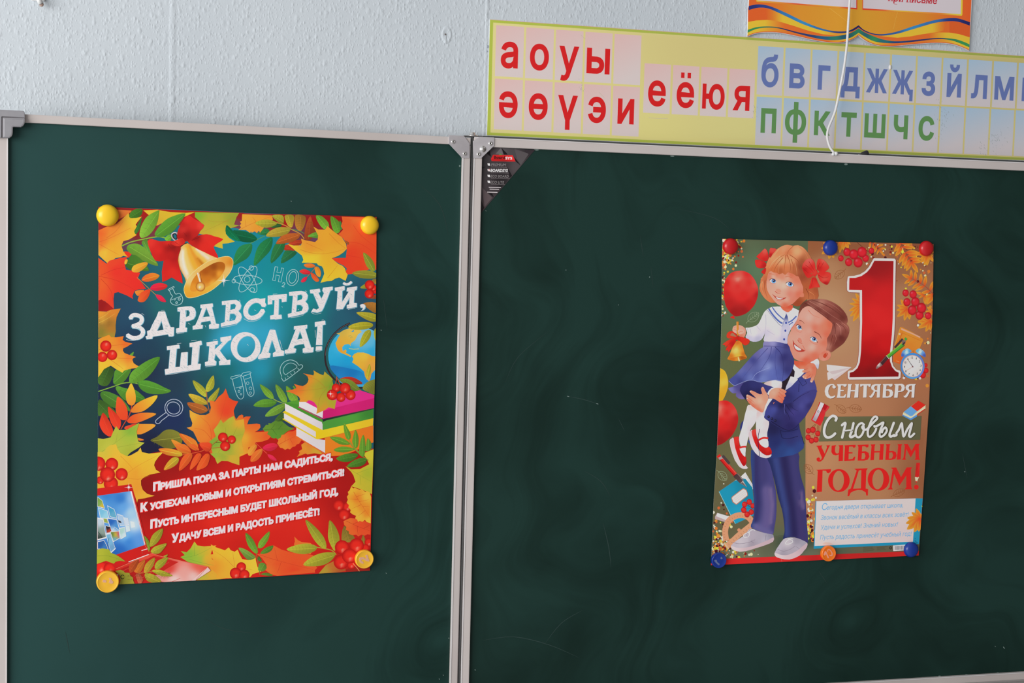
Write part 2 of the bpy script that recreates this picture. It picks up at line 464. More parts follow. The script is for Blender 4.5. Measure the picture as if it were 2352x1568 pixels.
    def berry(s, x, y, r, c=(228, 42, 30), hl=(255, 165, 140), dk=(176, 18, 16), hx=0.1, hy=0.45, ry=None):
        ctr = np.array([x, y]); hp = ctr + np.array([hx, hy]) * r
        def f(p):
            d = np.linalg.norm(p - ctr, axis=1) / r; h = np.linalg.norm(p - hp, axis=1) / r
            base = np.array(c)[None] + np.clip((d - 0.55) / 0.45, 0, 1)[:, None] * (np.array(dk) - np.array(c))[None]
            w = np.clip(1 - h / 0.32, 0, 1)[:, None]
            return base + w * (np.array(hl)[None] - base)
        s.fill(ell(x, y, r, ry or r, 0, 22), f, max(1.3, r / 4.2))
    def berries(s, fr, st, **kw):
        k = FR[fr][2]; was = s.cur; s.part('berry_cluster_print#')
        for t in st.split():
            x, y, r = [float(i) for i in t.split(',')]; c = q(fr, x, y); s.berry(c[0], c[1], r / k, **kw)
        s.cur = was
    def finish(s, mats=None):
        out = []
        for name, (v, f, c) in s.data.items():
            name = name.split('#')[0] if '/' not in name else name
            me = bpy.data.meshes.new(name); me.from_pydata(v, [], f)
            ca = me.color_attributes.new('ink', 'FLOAT_COLOR', 'POINT')
            ca.data.foreach_set('color', np.hstack([np.array(c), np.ones((len(c), 1))]).ravel().astype(np.float32))
            # every skin of ink faces the room
            nrm = np.zeros(len(me.polygons) * 3, np.float32); me.polygons.foreach_get('normal', nrm); nrm = nrm.reshape(-1, 3)
            bm = bmesh.new(); bm.from_mesh(me); bm.faces.ensure_lookup_table()
            bmesh.ops.reverse_faces(bm, faces=[fa for fa in bm.faces if fa.normal.y > 0]); bm.to_mesh(me); bm.free()
            me.materials.append(INK)
            o = bpy.data.objects.new(name, me); COL.objects.link(o); o.parent = s.root; out.append(o)
        return out

_GL = {}
def winding(pts, loops):
    """Non-zero winding of each point about the loops."""
    w = np.zeros(len(pts), int)
    for lp in loops:
        a = np.array(lp); b = np.roll(a, -1, 0)
        for (x1, y1), (x2, y2) in zip(a, b):
            if y1 == y2: continue
            left = (x2 - x1) * (pts[:, 1] - y1) - (pts[:, 0] - x1) * (y2 - y1)
            w += ((y1 <= pts[:, 1]) & (y2 > pts[:, 1]) & (left > 0)).astype(int)
            w -= ((y1 > pts[:, 1]) & (y2 <= pts[:, 1]) & (left < 0)).astype(int)
    return w

def glyphs(body, bold=0.0, res=2):
    """Filled outlines of a line of lettering; bold swells every outline evenly."""
    key = (body, bold, res)
    if key in _GL: return _GL[key]
    c = bpy.data.curves.new('lettering', 'FONT'); c.body = body; c.resolution_u = res
    o = bpy.data.objects.new('lettering', c); COL.objects.link(o)
    bpy.context.view_layer.update()
    cv = o.to_curve(bpy.context.evaluated_depsgraph_get(), apply_modifiers=False); loops, chars = [], []
    for sp_ in cv.splines:
        bp_ = sp_.bezier_points; n = len(bp_); lp = []
        for i in range(n):
            a, b = bp_[i], bp_[(i + 1) % n]
            P0, P1, P2, P3 = (np.array(z.xy) for z in (a.co, a.handle_right, b.handle_left, b.co))
            ch = P3 - P0; L = np.linalg.norm(ch)
            bend = 0 if L < 1e-9 else max(abs(np.cross(ch, P1 - P0)), abs(np.cross(ch, P2 - P0))) / L
            m = 1 if bend < 1e-4 else res + 1
            for t in (np.arange(m) / m): lp.append((1 - t) ** 3 * P0 + 3 * (1 - t) ** 2 * t * P1 + 3 * (1 - t) * t * t * P2 + t ** 3 * P3)
        lp = [z for k, z in enumerate(lp) if np.linalg.norm(z - lp[k - 1]) > 1e-5]
        if len(lp) > 2: loops.append(np.array(lp)); chars.append(sp_.character_index)
    o.to_curve_clear(); bpy.data.objects.remove(o); bpy.data.curves.remove(c)
    # letter by letter, turn the outlines so that the outermost one runs anticlockwise
    area_ = [np.sum(a[:, 0] * np.roll(a[:, 1], -1) - np.roll(a[:, 0], -1) * a[:, 1]) for a in loops]
    for ci in set(chars):
        ks = [k for k, c_ in enumerate(chars) if c_ == ci]
        if area_[max(ks, key=lambda k: abs(area_[k]))] < 0:
            for k in ks: loops[k] = loops[k][::-1]
    out = []
    for a in loops:
        if bold:
            d1 = a - np.roll(a, 1, 0); d2 = np.roll(a, -1, 0) - a
            d1 /= np.linalg.norm(d1, axis=1)[:, None] + 1e-12; d2 /= np.linalg.norm(d2, axis=1)[:, None] + 1e-12
            n1 = np.stack([d1[:, 1], -d1[:, 0]], 1); n2 = np.stack([d2[:, 1], -d2[:, 0]], 1); m = n1 + n2
            m /= np.maximum((m * m).sum(1) / 2, 0.45)[:, None]
            a = a + m * bold
        out.append(a)
    # one fill per letter keeps swollen neighbours from cutting each other
    V, E_ = [], []
    for a in out:
        n = len(V); V += [Vector(p) for p in a]; E_ += [(n + i, n + (i + 1) % len(a)) for i in range(len(a))]
    vo, eo, fo, *_ = delaunay_2d_cdt(V, E_, [], 0, 1e-6)
    v = np.array([tuple(p) for p in vo]); cen = np.array([v[list(f)].mean(0) for f in fo]); ok = winding(cen, out) != 0
    fs = [f for f, k in zip(fo, ok) if k]; used = sorted({i for f in fs for i in f}); mp_ = {i: j for j, i in enumerate(used)}
    _GL[key] = (v[used], [tuple(mp_[i] for i in f) for f in fs])
    return _GL[key]

def sheet(name, plane, root, poly, off, th, m):
    """The paper itself: outline in the photograph, laid on its plane, with real thickness."""
    pts = plane.hit(poly, off); M = Matrix.LocRotScale(root.location, root.rotation_euler, None).inverted()
    loc = [M @ Vector(p) for p in pts]
    bm = prism([(p.x, p.z) for p in loc], loc[0].y, loc[0].y + th)
    return mesh_obj(name, bm, m, root)

# ------------------------------------------------------------------ the wall
def seam_wall():
    bm = bmesh.new(); add_box(bm, -2.3, 4.2, 0.03, 0.15, 0.0, 3.1)
    o = mesh_obj('wall_back', bm, WALLM); o['kind'] = 'structure'
    # lapped edges of the paper drops
    for px, wd in ((398, 0.016), (1117, 0.010)):
        c = WALLP.hit([(px, 150)])[0]; bm = bmesh.new(); prof = []
        for k in range(11):
            t = k / 10; prof.append([bm.verts.new((c[0] + (t - 0.5) * wd, 0.03 + 0.00015 - 0.0008 * math.sin(math.pi * t ** 0.7) ** 2, z)) for z in (1.0, 3.0)])
        for a, b in zip(prof, prof[1:]): bm.faces.new((a[0], b[0], b[1], a[1]))
        bmesh.ops.recalc_face_normals(bm, faces=bm.faces); bmesh.ops.reverse_faces(bm, faces=[f for f in bm.faces if f.normal.y > 0])
        mesh_obj('paper_seam', bm, WALLM, o, True)
    # plugged hole left of the letter chart
    c = WALLP.hit([(1026, 80)])[0]
    bm = lathe([(0.0125, -0.0003), (0.0105, 0.0005), (0.0085, 0.0009), (0.0068, 0.0006), (0.005, 0.0002), (0.0, 0.0001)], 20, (0, 0, 0))
    for v in bm.verts: v.co.x *= 0.8; v.co.z *= 1.35
    mesh_obj('plug_hole', bm, WALLM, o, True, (c[0], 0.03, c[2]))
    bm = bmesh.new(); c = WALLP.hit([(1022.5, 79)])[0]; add_box(bm, c[0] - 0.001, c[0] + 0.001, 0.0284, 0.031, c[2] - 0.0013, c[2] + 0.0013, 0.0003)
    mesh_obj('plug_hole_pit', bm, mat('pit_shadow', (0.16, 0.13, 0.12), 0.9), o)
    bm = bmesh.new()
    for px, py, a, b in ((1119.5, 107, 0.0012, 0.0022), (1118, 118, 0.0008, 0.0012)):
        c = WALLP.hit([(px, py)])[0]; add_box(bm, c[0] - a, c[0] + a, 0.0283, 0.0295, c[2] - b, c[2] + b, 0.0003)
    mesh_obj('paint_mark', bm, mat('blue_grey_mark', (0.35, 0.4, 0.47), 0.8), o)
seam_wall()

# small wall hook cut by the top of the picture
c = WALLP.hit([(88, 3)])[0]
hk = empty('wall_hook', (c[0], 0.03, c[2]))
tag(hk, 'small white plastic hook on the pale wall above the left green board', 'hook')
mesh_obj('hook_plate', box(-0.010, 0.010, -0.003, 0.0, 0.0, 0.05, 0.001), WHITEP, hk)
mesh_obj('hook_arm', tube([(-0.006, -0.003, 0.03), (-0.002, -0.010, 0.012), (0.002, -0.014, 0.0), (0.005, -0.0145, -0.006)], [0.0035, 0.0035, 0.004, 0.0042]), WHITEP, hk, True)
mesh_obj('hook_tip', lathe([(0.0036, 0.0), (0.003, 0.002), (0, 0.0024)], 14, (0.0055, -0.0125, -0.0065)), mat('worn_tip', (0.45, 0.32, 0.27), 0.7), hk, True)

# ------------------------------------------------------------------ the two boards
def rail(name, parent, x0, x1, z0, z1, lips):
    """Aluminium profile: flat rounded face with a bright lip on the named long sides."""
    bm = bmesh.new(); add_box(bm, x0, x1, -0.0065, 0.018, z0, z1, 0.0016)
    for side in lips:
        e = 0.0016
        if side == 'l': add_box(bm, x0 - 0.0002, x0 + e, -0.0072, -0.004, z0, z1, 0.0004, 1)
        if side == 'r': add_box(bm, x1 - e, x1 + 0.0002, -0.0072, -0.004, z0, z1, 0.0004, 1)
        if side == 't': add_box(bm, x0, x1, -0.0072, -0.004, z1 - e, z1 + 0.0002, 0.0004, 1)
        if side == 'b': add_box(bm, x0, x1, -0.0072, -0.004, z0 - 0.0002, z0 + e, 0.0004, 1)
    return mesh_obj(name, bm, [ALU, ALU_EDGE], parent)

def marks(parent, pl, lines, specks, ox):
    bm = bmesh.new()
    for st, w in lines:
        pts = smooth(P('O', st), 4, False); p = np.array(pts)
        d = np.gradient(p, axis=0); d /= np.linalg.norm(d, axis=1)[:, None]; nr = np.stack([-d[:, 1], d[:, 0]], 1) * w / 2
        n = len(p); tp = np.sin(np.linspace(0.15, math.pi - 0.15, n))[:, None]
        a = pl.loc(p + nr * tp, 0.00025); b = pl.loc(p - nr * tp, 0.00025)
        va = [bm.verts.new((v[0] - ox, v[1], v[2])) for v in a]; vb = [bm.verts.new((v[0] - ox, v[1], v[2])) for v in b]
        for i in range(n - 1): bm.faces.new((va[i], va[i + 1], vb[i + 1], vb[i]))
    for x, y, l, w, ang in specks:
        e = ell(x, y, l, w, ang, 8); vs_ = [bm.verts.new((v[0] - ox, v[1], v[2])) for v in pl.loc(e, 0.0004)]
        f = bm.faces.new(vs_); f.material_index = 1
    bmesh.ops.reverse_faces(bm, faces=[f for f in bm.faces if f.normal.y > 0])
    o = mesh_obj('chalk_traces', bm, [CHALK, CHALK2], parent); o['kind'] = 'stuff'; return o

def rivet(parent, x, z, r, d0, name='rivet'):
    o = mesh_obj(name, lathe([(r, 0), (r * 0.95, r * 0.25), (r * 0.7, r * 0.5), (r * 0.34, r * 0.6), (r * 0.3, r * 0.25), (0, r * 0.2)], 20, (0, 0, 0)), RIVET, parent, True, (x, -d0, z))
    mesh_obj('rivet_core', lathe([(r * 0.3, 0.0), (r * 0.22, r * 0.5), (0, r * 0.52)], 10), DARK, o, True)
    return o

# --- main board on the wall
zt = float(MAIN.hit([(1700, 343.5)])[0][2]); zti = float(MAIN.hit([(1700, 363.5)])[0][2])
zbi = float(MAIN.hit([(2352, 1541)])[0][2]); zb = zbi - (zt - zti)
xl = float(MAIN.hit([(1083.2, 500)])[0][0]); xli = float(MAIN.hit([(1102.3, 500)])[0][0])
RW = zt - zti
mb = empty('chalkboard', (xl, 0.0, zb))
tag(mb, 'main green chalkboard on the right with a maker sticker in its upper corner', 'chalkboard')
XR = 1.62
mesh_obj('writing_surface', box(0.008, XR - 0.008, 0.0, 0.012, 0.006, zt - zb - 0.006), BOARD, mb)
rail('top_rail', mb, 0.0, XR, zt - zb - RW, zt - zb, 't')
rail('bottom_rail', mb, 0.0, XR, 0.0, RW, 't')
rail('side_rail', mb, 0.0, xli - xl, RW + 0.0003, zt - zb - RW - 0.0003, 'l')
rail('side_rail', mb, XR - (xli - xl), XR, RW + 0.0003, zt - zb - RW - 0.0003, 'r')
mesh_obj('painted_gap_shade', box(0.004, XR - 0.004, 0.0185, 0.0272, zt - zb - 0.03, zt - zb + 0.0046), mat('gap_shade_grey', (0.07, 0.08, 0.082), 0.7), mb)  # added dark strip, painted as the shade in the gap between board and wall
bm = bmesh.new()
add_box(bm, 0.02, XR - 0.02, -0.062, -0.0075, -0.004, -0.0005, 0.001); add_box(bm, 0.02, XR - 0.02, -0.066, -0.0615, -0.004, 0.0035, 0.001)
add_box(bm, 0.02, XR - 0.02, -0.0105, -0.0068, -0.0005, 0.0022, 0.0006)
mesh_obj('chalk_tray', bm, TRAY, mb)
# corner bracket, screws and the hinge rod
def loc_of(pl, fr, st, off, ox, oz): return [(v[0] - ox, v[2] - oz) for v in pl.loc(P(fr, st), off)]
bt = loc_of(MAIN, 'Z', '690,181 930,190 940,200 935,335 915,352 712,548 580,545 575,255 600,230', 0.009, xl, zb)
br = mesh_obj('corner_bracket', prism(bt[::-1], -0.0086, -0.0066, 0.0004), STEEL, mb)
for zx, zz, r in ((870, 293, 0.0038), (668, 478, 0.0038)):
    v = MAIN.loc([q('Z', zx, zz)], 0.009)[0]; rivet(mb, v[0] - xl, v[2] - zb, r, 0.0086)
v = MAIN.loc([q('Z', 742, 390)], 0.009)[0]
sc = mesh_obj('screw', lathe([(0.0056, 0), (0.0054, 0.0006), (0.0032, 0.0008), (0.0030, 0.0022), (0.0022, 0.003), (0, 0.0032)], 24), RIVET, mb, True, (v[0] - xl, -0.0086, v[2] - zb))
mesh_obj('screw_slot', box(-0.0018, 0.0018, -0.0035, -0.003, -0.0003, 0.0003), DARK, sc)
rod = mesh_obj('hinge_rod', tube([(-0.0026, -0.0005, -0.05), (-0.0026, -0.0005, zt - zb + 0.002)], 0.0023, 14), ROD, mb, True)
v = MAIN.loc([q('Z', 560, 185)], 0.004)[0]
hp = mesh_obj('hinge_plate', box(-0.018, 0.016, -0.006, 0.016, zt - zb + 0.0006, zt - zb + 0.0022, 0.0005), mat('plate_steel', (0.25, 0.24, 0.24), 0.35, 0.7), mb, False)
bm = lathe([(0.0095, 0), (0.0095, 0.0014), (0.0055, 0.0016), (0.0055, 0.0050), (0.004, 0.0066), (0.0, 0.0072)], 24)
bmesh.ops.rotate(bm, verts=bm.verts, cent=(0, 0, 0), matrix=Matrix.Rotation(math.radians(-90), 3, 'X'))
mesh_obj('hinge_bolt', bm, RIVET, mb, True, (-0.0015, 0.004, zt - zb + 0.0022))
marks(mb, MAIN, [('1305,910 1340,917 1375,928', 1.6), ('1385,1200 1398,1255 1404,1305', 1.8), ('1340,1080 1380,1105 1402,1140', 1.2), ('1470,540 1478,590', 1.2),
                 ('1540,359 1600,361 1680,364', 1.0), ('1250,1480 1290,1430 1340,1400', 1.4), ('1160,880 1190,820 1260,760', 1.0), ('1110,1470 1180,1462 1260,1480 1330,1510', 1.6), ('1495,610 1500,660', 1.0), ('1420,960 1435,990', 1.0), ('1880,1310 1900,1340', 1.0), ('2210,1040 2222,1100', 1.0), ('1560,480 1640,500 1680,530', 1.0)],
      [(1305, 910, 3, 0.7, 15), (1372, 927, 3, 0.7, 15), (1091.5, 1538, 1.6, 0.8, 20), (1077.5, 1513, 2.6, 1.2, 40), (1492, 636, 1.2, 1.2, 0), (1116, 484, 1.6, 0.6, 30), (2306, 1487, 3.2, 0.9, 50), (2286, 1484, 1.6, 0.6, 40), (1300, 620, 1.0, 1.0, 0), (2216, 1083, 1.5, 0.8, 0),
       (1943, 377, 4, 2.2, 0), (1544, 358.5, 5, 1.2, 3), (1232, 344, 6, 1.6, 3), (2291, 1545, 3, 1.2, -10), (2221, 1549, 4, 0.9, 5), (2158, 1552, 3, 0.9, 0), (1420, 700, 1.0, 1, 0)], xl).location = (0, 0, -zb)

# --- left board on its hinges
zlt = float(LEFT.hit([(545, 288.5)])[0][2]); zli = float(LEFT.hit([(545, 306.8)])[0][2])
lx = lambda x, y: float(LEFT.loc([(x, y)])[0][0])
xa, xb = lx(1079.0, 500) - 0.0035, lx(1057, 500); xo = lx(-12, 500); xoi = lx(18, 500)
XO = xa - 0.785
base = LEFT.p0 + LEFT.u * XO
zlb = zb
lb = empty('chalkboard', (base[0], base[1], zlb), WING)
tag(lb, 'left green chalkboard panel under bare wall, holding the yellow magnets', 'chalkboard')
LW = xa - XO; hh = zlt - zlb; rw = zlt - zli
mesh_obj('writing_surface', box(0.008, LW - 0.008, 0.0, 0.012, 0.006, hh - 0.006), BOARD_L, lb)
rail('top_rail', lb, 0.0, LW, hh - rw, hh, '')
rail('bottom_rail', lb, 0.0, LW, 0.0, rw, 't')
rail('side_rail', lb, xb - XO, LW, rw + 0.0003, hh - rw - 0.0003, 'l')
rail('side_rail', lb, 0.0, xoi - XO, rw + 0.0003, hh - rw - 0.0003, 'r')
bt = loc_of(LEFT, 'Z', '160,152 415,162 440,190 515,295 512,545 400,545 378,535 365,515 180,318 158,300', 0.009, XO, zlb)
br = mesh_obj('corner_bracket', prism(bt[::-1], -0.0086, -0.0066, 0.0004), STEEL, lb)
for zx, zz in ((230, 265), (427, 470)):
    v = LEFT.loc([q('Z', zx, zz)], 0.009)[0]; rivet(lb, v[0] - XO, v[2] - zlb, 0.0036, 0.0086)
cap = empty('corner_cap', (0, 0, 0)); cap.parent = lb
for nm, st, d in (('cap_outer', '-260,168 0,180 840,226 878,255 890,300 900,472 75,432 58,450 50,1190 -260,1190', 0.0135),
                  ('cap_inner', '108,470 140,462 890,488 905,520 903,600 885,690 840,760 760,806 500,800 470,815 465,1000 455,1080 420,1145 345,1196 110,1190', 0.0165)):
    bt = loc_of(LEFT, 'Y', st, d, XO, zlb)
    mesh_obj(nm, prism(bt[::-1], -d, -0.002, 0.0022 if nm == 'cap_inner' else 0.001), GREYP, cap)
bt = loc_of(LEFT, 'Y', '20,440 900,470 900,500 120,480 115,1185 30,1185', 0.0125, XO, zlb)
mesh_obj('cap_groove', prism(bt[::-1], -0.0122, -0.002), mat('groove_grey', (0.16, 0.15, 0.16), 0.6), cap)
marks(lb, LEFT, [('470,1420 520,1445 600,1455', 1.0), ('880,680 890,760', 1.0), ('470,470 490,480', 1.0), ('150,1450 160,1500', 1.4), ('960,420 1010,470 1030,540', 1.2)],
      [(1018, 1550, 1.4, 0.7, 30), (1009, 1559, 1.4, 0.8, 30), (669, 462, 1.5, 0.8, 20), (875.5, 758, 1.5, 0.8, 30), (1031, 1465, 1.2, 0.9, 0), (887, 1316, 1.6, 0.7, 40), (1056, 381, 1.6, 2.2, 0)], XO).location = (0, 0, -zlb)

# ------------------------------------------------------------------ maker's sticker (glued to the main board)
so = empty('maker_sticker', (xl, 0, zb)); sroot = so
bt = P('Z', '705,352 1640,402 1610,430 690,1508')
sk = sheet('sticker_foil', MAIN, so, bt, 0.0006, 0.0004, PAPER)
art = Art(MAIN, 0.0006, so, 0.62, None); art.part('sticker_print')
art.fill(bt, idw('Z', '760,420,70,62,64 1000,380,52,47,50 1550,420,38,33,36 900,700,50,46,48 1100,650,46,42,44 1300,700,70,64,66 760,1000,58,53,55 900,1150,50,45,48 800,1350,58,50,52 1250,450,64,60,62 1050,430,88,84,86 740,620,44,42,44 1050,900,30,27,29'), 6)
for st, c in (('800,460 860,420 880,525', (18, 15, 17)), ('1060,372 1140,450 1165,485 1100,487', (20, 17, 19)), ('960,470 1050,368 1085,480', (92, 88, 90)),
              ('1275,520 1390,672 1300,600', (16, 14, 16)), ('1280,385 1530,470 1390,665 1330,560', (74, 69, 71)), ('1450,400 1640,404 1540,500', (44, 38, 42)),
              ('1160,690 1240,850 1200,880', (22, 20, 22)), ('830,1140 900,1150 930,1222', (18, 15, 17)), ('700,1240 765,1400 700,1500', (26, 21, 23)), ('715,700 800,690 735,730', (28, 26, 28)), ('720,1040 900,1225 770,1380', (78, 68, 70)), ('990,1000 1085,1005 1050,1060', (28, 26, 28))):
    art.fill(P('Z', st), c)
art.fill(P('Z', '915,488 1250,494 1300,605 890,595 878,560'), idw('Z', '900,520,190,32,34 1250,560,205,36,36 1000,600,150,20,22'), 6)
art.line(P('Z', '885,575 1295,592'), 0.8, (110, 15, 18))
art.fill(P('Z', '1010,490 1050,470 1068,490'), (60, 130, 60))
art.text('Board', q('Z', 928, 553), q('Z', 1118, 560), 6.6, (45, 14, 16), 0.03)
art.text('SYS', q('Z', 1125, 566), q('Z', 1243, 568), 6.0, (238, 225, 222), 0.04)
for st, x0, y0, x1, y1, hh_, c, bo in (('PREMIUM', 882, 680, 1130, 684, 6.4, (122, 116, 118), 0), ('BOARDSYS', 870, 778, 1165, 782, 6.6, (232, 226, 226), 0.03),
                                   ('ECO BOARD', 875, 876, 1180, 880, 5.8, (122, 118, 118), 0), ('ECO LITE', 870, 977, 1100, 981, 5.8, (128, 124, 124), 0)):
    art.text(st, q('Z', x0, y0), q('Z', x1, y1), hh_, c, bo, 0.12)
    art.fill(P('Z', f'{818},{y0 - 46} {858},{y0 - 44} {864},{y0 - 4} {826},{y0 - 8}'), (232, 226, 224))
    art.line(P('Z', f'{880},{y0 + 16} {x1 + 20},{y1 + 20}'), 0.7, (112, 106, 108))
art.line(P('Z', '832,738 846,756 860,730'), 0.9, (190, 50, 50))
for y, a, b in ((1044, 842, 1050), (1077, 856, 1018), (1128, 815, 990)): art.line(P('Z', f'{a},{y} {b},{y + 4}'), 1.4, (196, 190, 192))
art.finish()
for o in [so]:
    so.parent = mb; so.location = (0, 0, 0)

# ------------------------------------------------------------------ letter chart on the wall
CX0, CX1 = WALLP.hit([(1124.4, 44.4)])[0], WALLP.hit([(1120, 311.5)])[0]
chart_off = 0.0022
ch = empty('letter_chart', (float(CX0[0]), 0.03, float(CX1[2])))
tag(ch, 'long yellow alphabet chart with green border above the right chalkboard', 'alphabet chart')
zT, zB = float(WALLP.hit([(1124.4, 44.4)], chart_off)[0][2]), float(WALLP.hit([(1120, 311.5)], chart_off)[0][2])
X0 = float(WALLP.hit([(1122, 180)], chart_off)[0][0]); KS = 0.9656
def wpx(x, z, off):
    """A point of the wall back to the picture, for laying out the chart in metres."""
    d = np.array([x, 0.03 - off, z]) - CAM; c_ = RT @ d
    return (W / 2 + F * c_[0] / c_[2], H / 2 + F * c_[1] / c_[2])
def wq(x0, x1, z0, z1): return [wpx(x0, z1, chart_off), wpx(x1, z1, chart_off), wpx(x1, z0, chart_off), wpx(x0, z0, chart_off)]
XE = X0 + 1.62
bm = box(X0 - float(CX0[0]), XE - float(CX0[0]), -chart_off, -0.0002, zB - float(CX1[2]), zT - float(CX1[2]))
mesh_obj('chart_sheet', bm, PAPER, ch)
art = Art(WALLP, chart_off, ch, 0.80, None)
art.part('chart_print')
art.fill(wq(X0, XE, zB, zT), idw('O', '1150,180,170,184,74 1800,230,160,172,78 2352,250,152,162,76'), 60)
art.fill(wq(X0, XE, zT - 0.0007, zT), (205, 165, 160)); art.fill(wq(X0, XE, zB, zB + 0.0008), (196, 196, 188))
g = 0.0059
art.fill(wq(X0 + g, XE - g, zB + g * 0.95, zT - g * 0.85), idw('O', '1140,180,212,204,138 1480,300,212,205,132 1600,130,204,192,128 1700,300,208,202,134 2000,230,200,188,126 2352,150,188,176,114 2352,340,200,190,126'), 25)
hz = lambda z: z   # heights below are measured on the wall
def zmap(z): return 1.55 + (z - 1.55) * KS
def xmap(x): return x * KS
RED_T, BLU_T, GRN_T = (203, 32, 34), (97, 114, 168), (92, 138, 82)
PINK = lambda x0, x1, z0, z1: gradc(x0, x1, z0, z1, (212, 178, 174), (206, 194, 192))
BLUE = lambda x0, x1, z0, z1: gradc(x0, x1, z0, z1, (158, 184, 205), (196, 190, 193))
def gradc(x0, x1, z0, z1, c1, c2):
    a, b = np.array(wpx(x0, z1, chart_off)), np.array(wpx(x1, z0, chart_off)); d = b - a
    return lambda p: np.array(c1, float) + np.clip(((p - a) @ d) / (d @ d) * 1.25, 0, 1)[:, None] * (np.array(c2, float) - np.array(c1, float))
CW, CH = 0.0521 * KS, 0.0902 * KS
def card(x, z, ch_, kind, base, wide=1.0):
    """x, z: lower left corner on the wall; ch_: letter or blank."""
    x, z = xmap(x), zmap(z)
    art.part('letter_card'); nm = f'letter_card{len(art.data)}'; art.cur = nm
    art.fill(wq(x, x + CW, z, z + CH), (PINK if kind == 'r' else BLUE)(x, x + CW, z, z + CH), 7)
    if ch_:
        art.cur = nm + '/letter'
        v, fs = glyphs('е' if ch_ == 'ё' else ch_, 0.024, 5)
        sx, sy = 0.0655 * KS, 0.0785 * KS
        w0, w1 = v[:, 0].min(), v[:, 0].max(); kx = sx * wide
        if (w1 - w0) * kx > CW * 0.86: kx = CW * 0.86 / (w1 - w0)
        px = [wpx(x + CW / 2 + (a - (w0 + w1) / 2) * kx, z + base * KS + b * sy, chart_off) for a, b in v]
        art.add(np.array(px), fs, np.array([{'r': RED_T, 'b': BLU_T, 'g': GRN_T}[kind]] * len(px), float))
        if ch_ == 'ё':
            for dx in (-0.0062, 0.0062): art.fill(wq(x + CW / 2 + dx - 0.0033, x + CW / 2 + dx + 0.0033, z + base * KS + 0.0506, z + base * KS + 0.0602), RED_T)
pitch = 0.0559
for i, l in enumerate('аоуы '): card(0.6233 + pitch * i, 1.8467 - 0.00035 * i, l.strip(), 'r', 0.0176, 1.08 if l == 'ы' else 1.0)
for i, l in enumerate('әөүэи'): card(0.6236 + pitch * i, 1.7522 - 0.0002 * i, l, 'r', 0.0235)
for i, l in enumerate('еёюя'): card(0.9067 + pitch * 1.006 * i, 1.7957, l, 'r', 0.0152)
for i, l in enumerate('бвгджҗзйлмнңр'): card(1.1320 + pitch * 1.0018 * i, 1.8408 + 0.00012 * i, l, 'b', 0.0172, 1.0)
for i, l in enumerate('пфктшчс      '): card(1.1327 + pitch * 0.9985 * i, 1.7466 + 0.0002 * i, l.strip(), 'g', 0.0250, 1.06 if l == 'ф' else 1.0)
# scuffs on the lower right cards
rnd = random.Random(5); art.cur = 'chart_print'
for cx_, cy_, sx_, sy_, n_ in ((2166, 268, 14, 42, 46), (2290, 320, 16, 26, 40), (2255, 340, 10, 20, 16), (1335, 200, 8, 22, 14), (1733, 260, 6, 20, 12)):
    for _ in range(n_):
        x, y = rnd.gauss(cx_, sx_ * 0.6), rnd.gauss(cy_, sy_ * 0.55)
        art.line([(x, y), (x + rnd.uniform(0.6, 2.0), y + rnd.uniform(1.0, 3.6))], 0.55, rnd.choice(((122, 140, 130), (140, 148, 150), (150, 160, 165))))
for st in ('1334,80 1338,84 1345,90', '1490,270 1512,272 1534,272', '1376,212 1382,218 1388,224'): art.line(P('O', st), 0.9, (190, 180, 160))
cards = {}
objs = art.finish()
for o in objs:
    if o.name.startswith('letter_card'):
        k_ = o.name
        if '/' in k_: continue
        cards[k_] = o
for o in objs:
    if '/' in o.name:
        o.parent = cards[o.name.split('/')[0]]
for o in objs:
    if '/' in o.name: o.name = 'letter'; o.data.name = 'letter'
for o in list(cards.values()): o.name = 'letter_card'; o.data.name = 'letter_card'

c = WALLP.hit([q('V', 0, 0)])[0]
p_ = WALLP.hit([(2044.5, 154.5)], chart_off)[0]
pb = mesh_obj('putty_blob', lathe([(0.0028, 0), (0.0024, 0.0012), (0.0012, 0.002), (0, 0.0022)], 12), mat('white_putty', (0.75, 0.72, 0.68), 0.7), None, True, (p_[0], 0.03 - chart_off - 0.0001, p_[2]))
pb.scale = (1.0, 1.0, 1.7)
tag(pb, 'tiny white putty blob stuck between two blue letters of the alphabet chart', 'putty')

# ------------------------------------------------------------------ orange stand above the chart
off_s = 0.0065
ctr = WALLP.hit([q('Q', 1185, 345)])[0]
st_ = empty('wall_stand', (ctr[0], 0.03, ctr[2]))
tag(st_, 'orange wall poster with wavy book-shaped lower edge above the alphabet chart', 'poster')
CONT = '112,352 180,326 240,316 300,313 380,314 450,322 600,352 700,376 800,396 880,408 950,413 1000,412 1050,405 1100,392 1150,368 1185,341'
CONT2 = '1185,341 1215,366 1260,398 1320,425 1380,441 1430,446 1520,446 1600,440 1700,430 1800,422 1880,417 1950,416 2020,419 2080,426 2130,438 2180,456 2220,473 2251,489'
outl = P('Q', '135,-300 2295,-300') + P('Q', CONT2)[::-1] + P('Q', CONT)[::-1]
sheet('stand_board', WALLP, st_, outl, off_s, 0.004, mat('white_board_edge', (0.75, 0.75, 0.76), 0.5))
art = Art(WALLP, off_s, st_, 0.74, None); art.part('stand_print')
ins = P('Q', '140,-298 2290,-298') + [(x - 0.8, y - 1.2) for x, y in P('Q', CONT2)[::-1]] + [(x + 0.8, y - 1.2) for x, y in P('Q', CONT)[::-1]]
def xramp(st):
    v = [[float(a) for a in t.split(',')] for t in st.split()]; xs = [FR['Q'][0] + a[0] / 4.2 for a in v]
    return lambda p: np.stack([np.interp(p[:, 0], xs, [a[k] for a in v]) for k in (1, 2, 3)], 1)
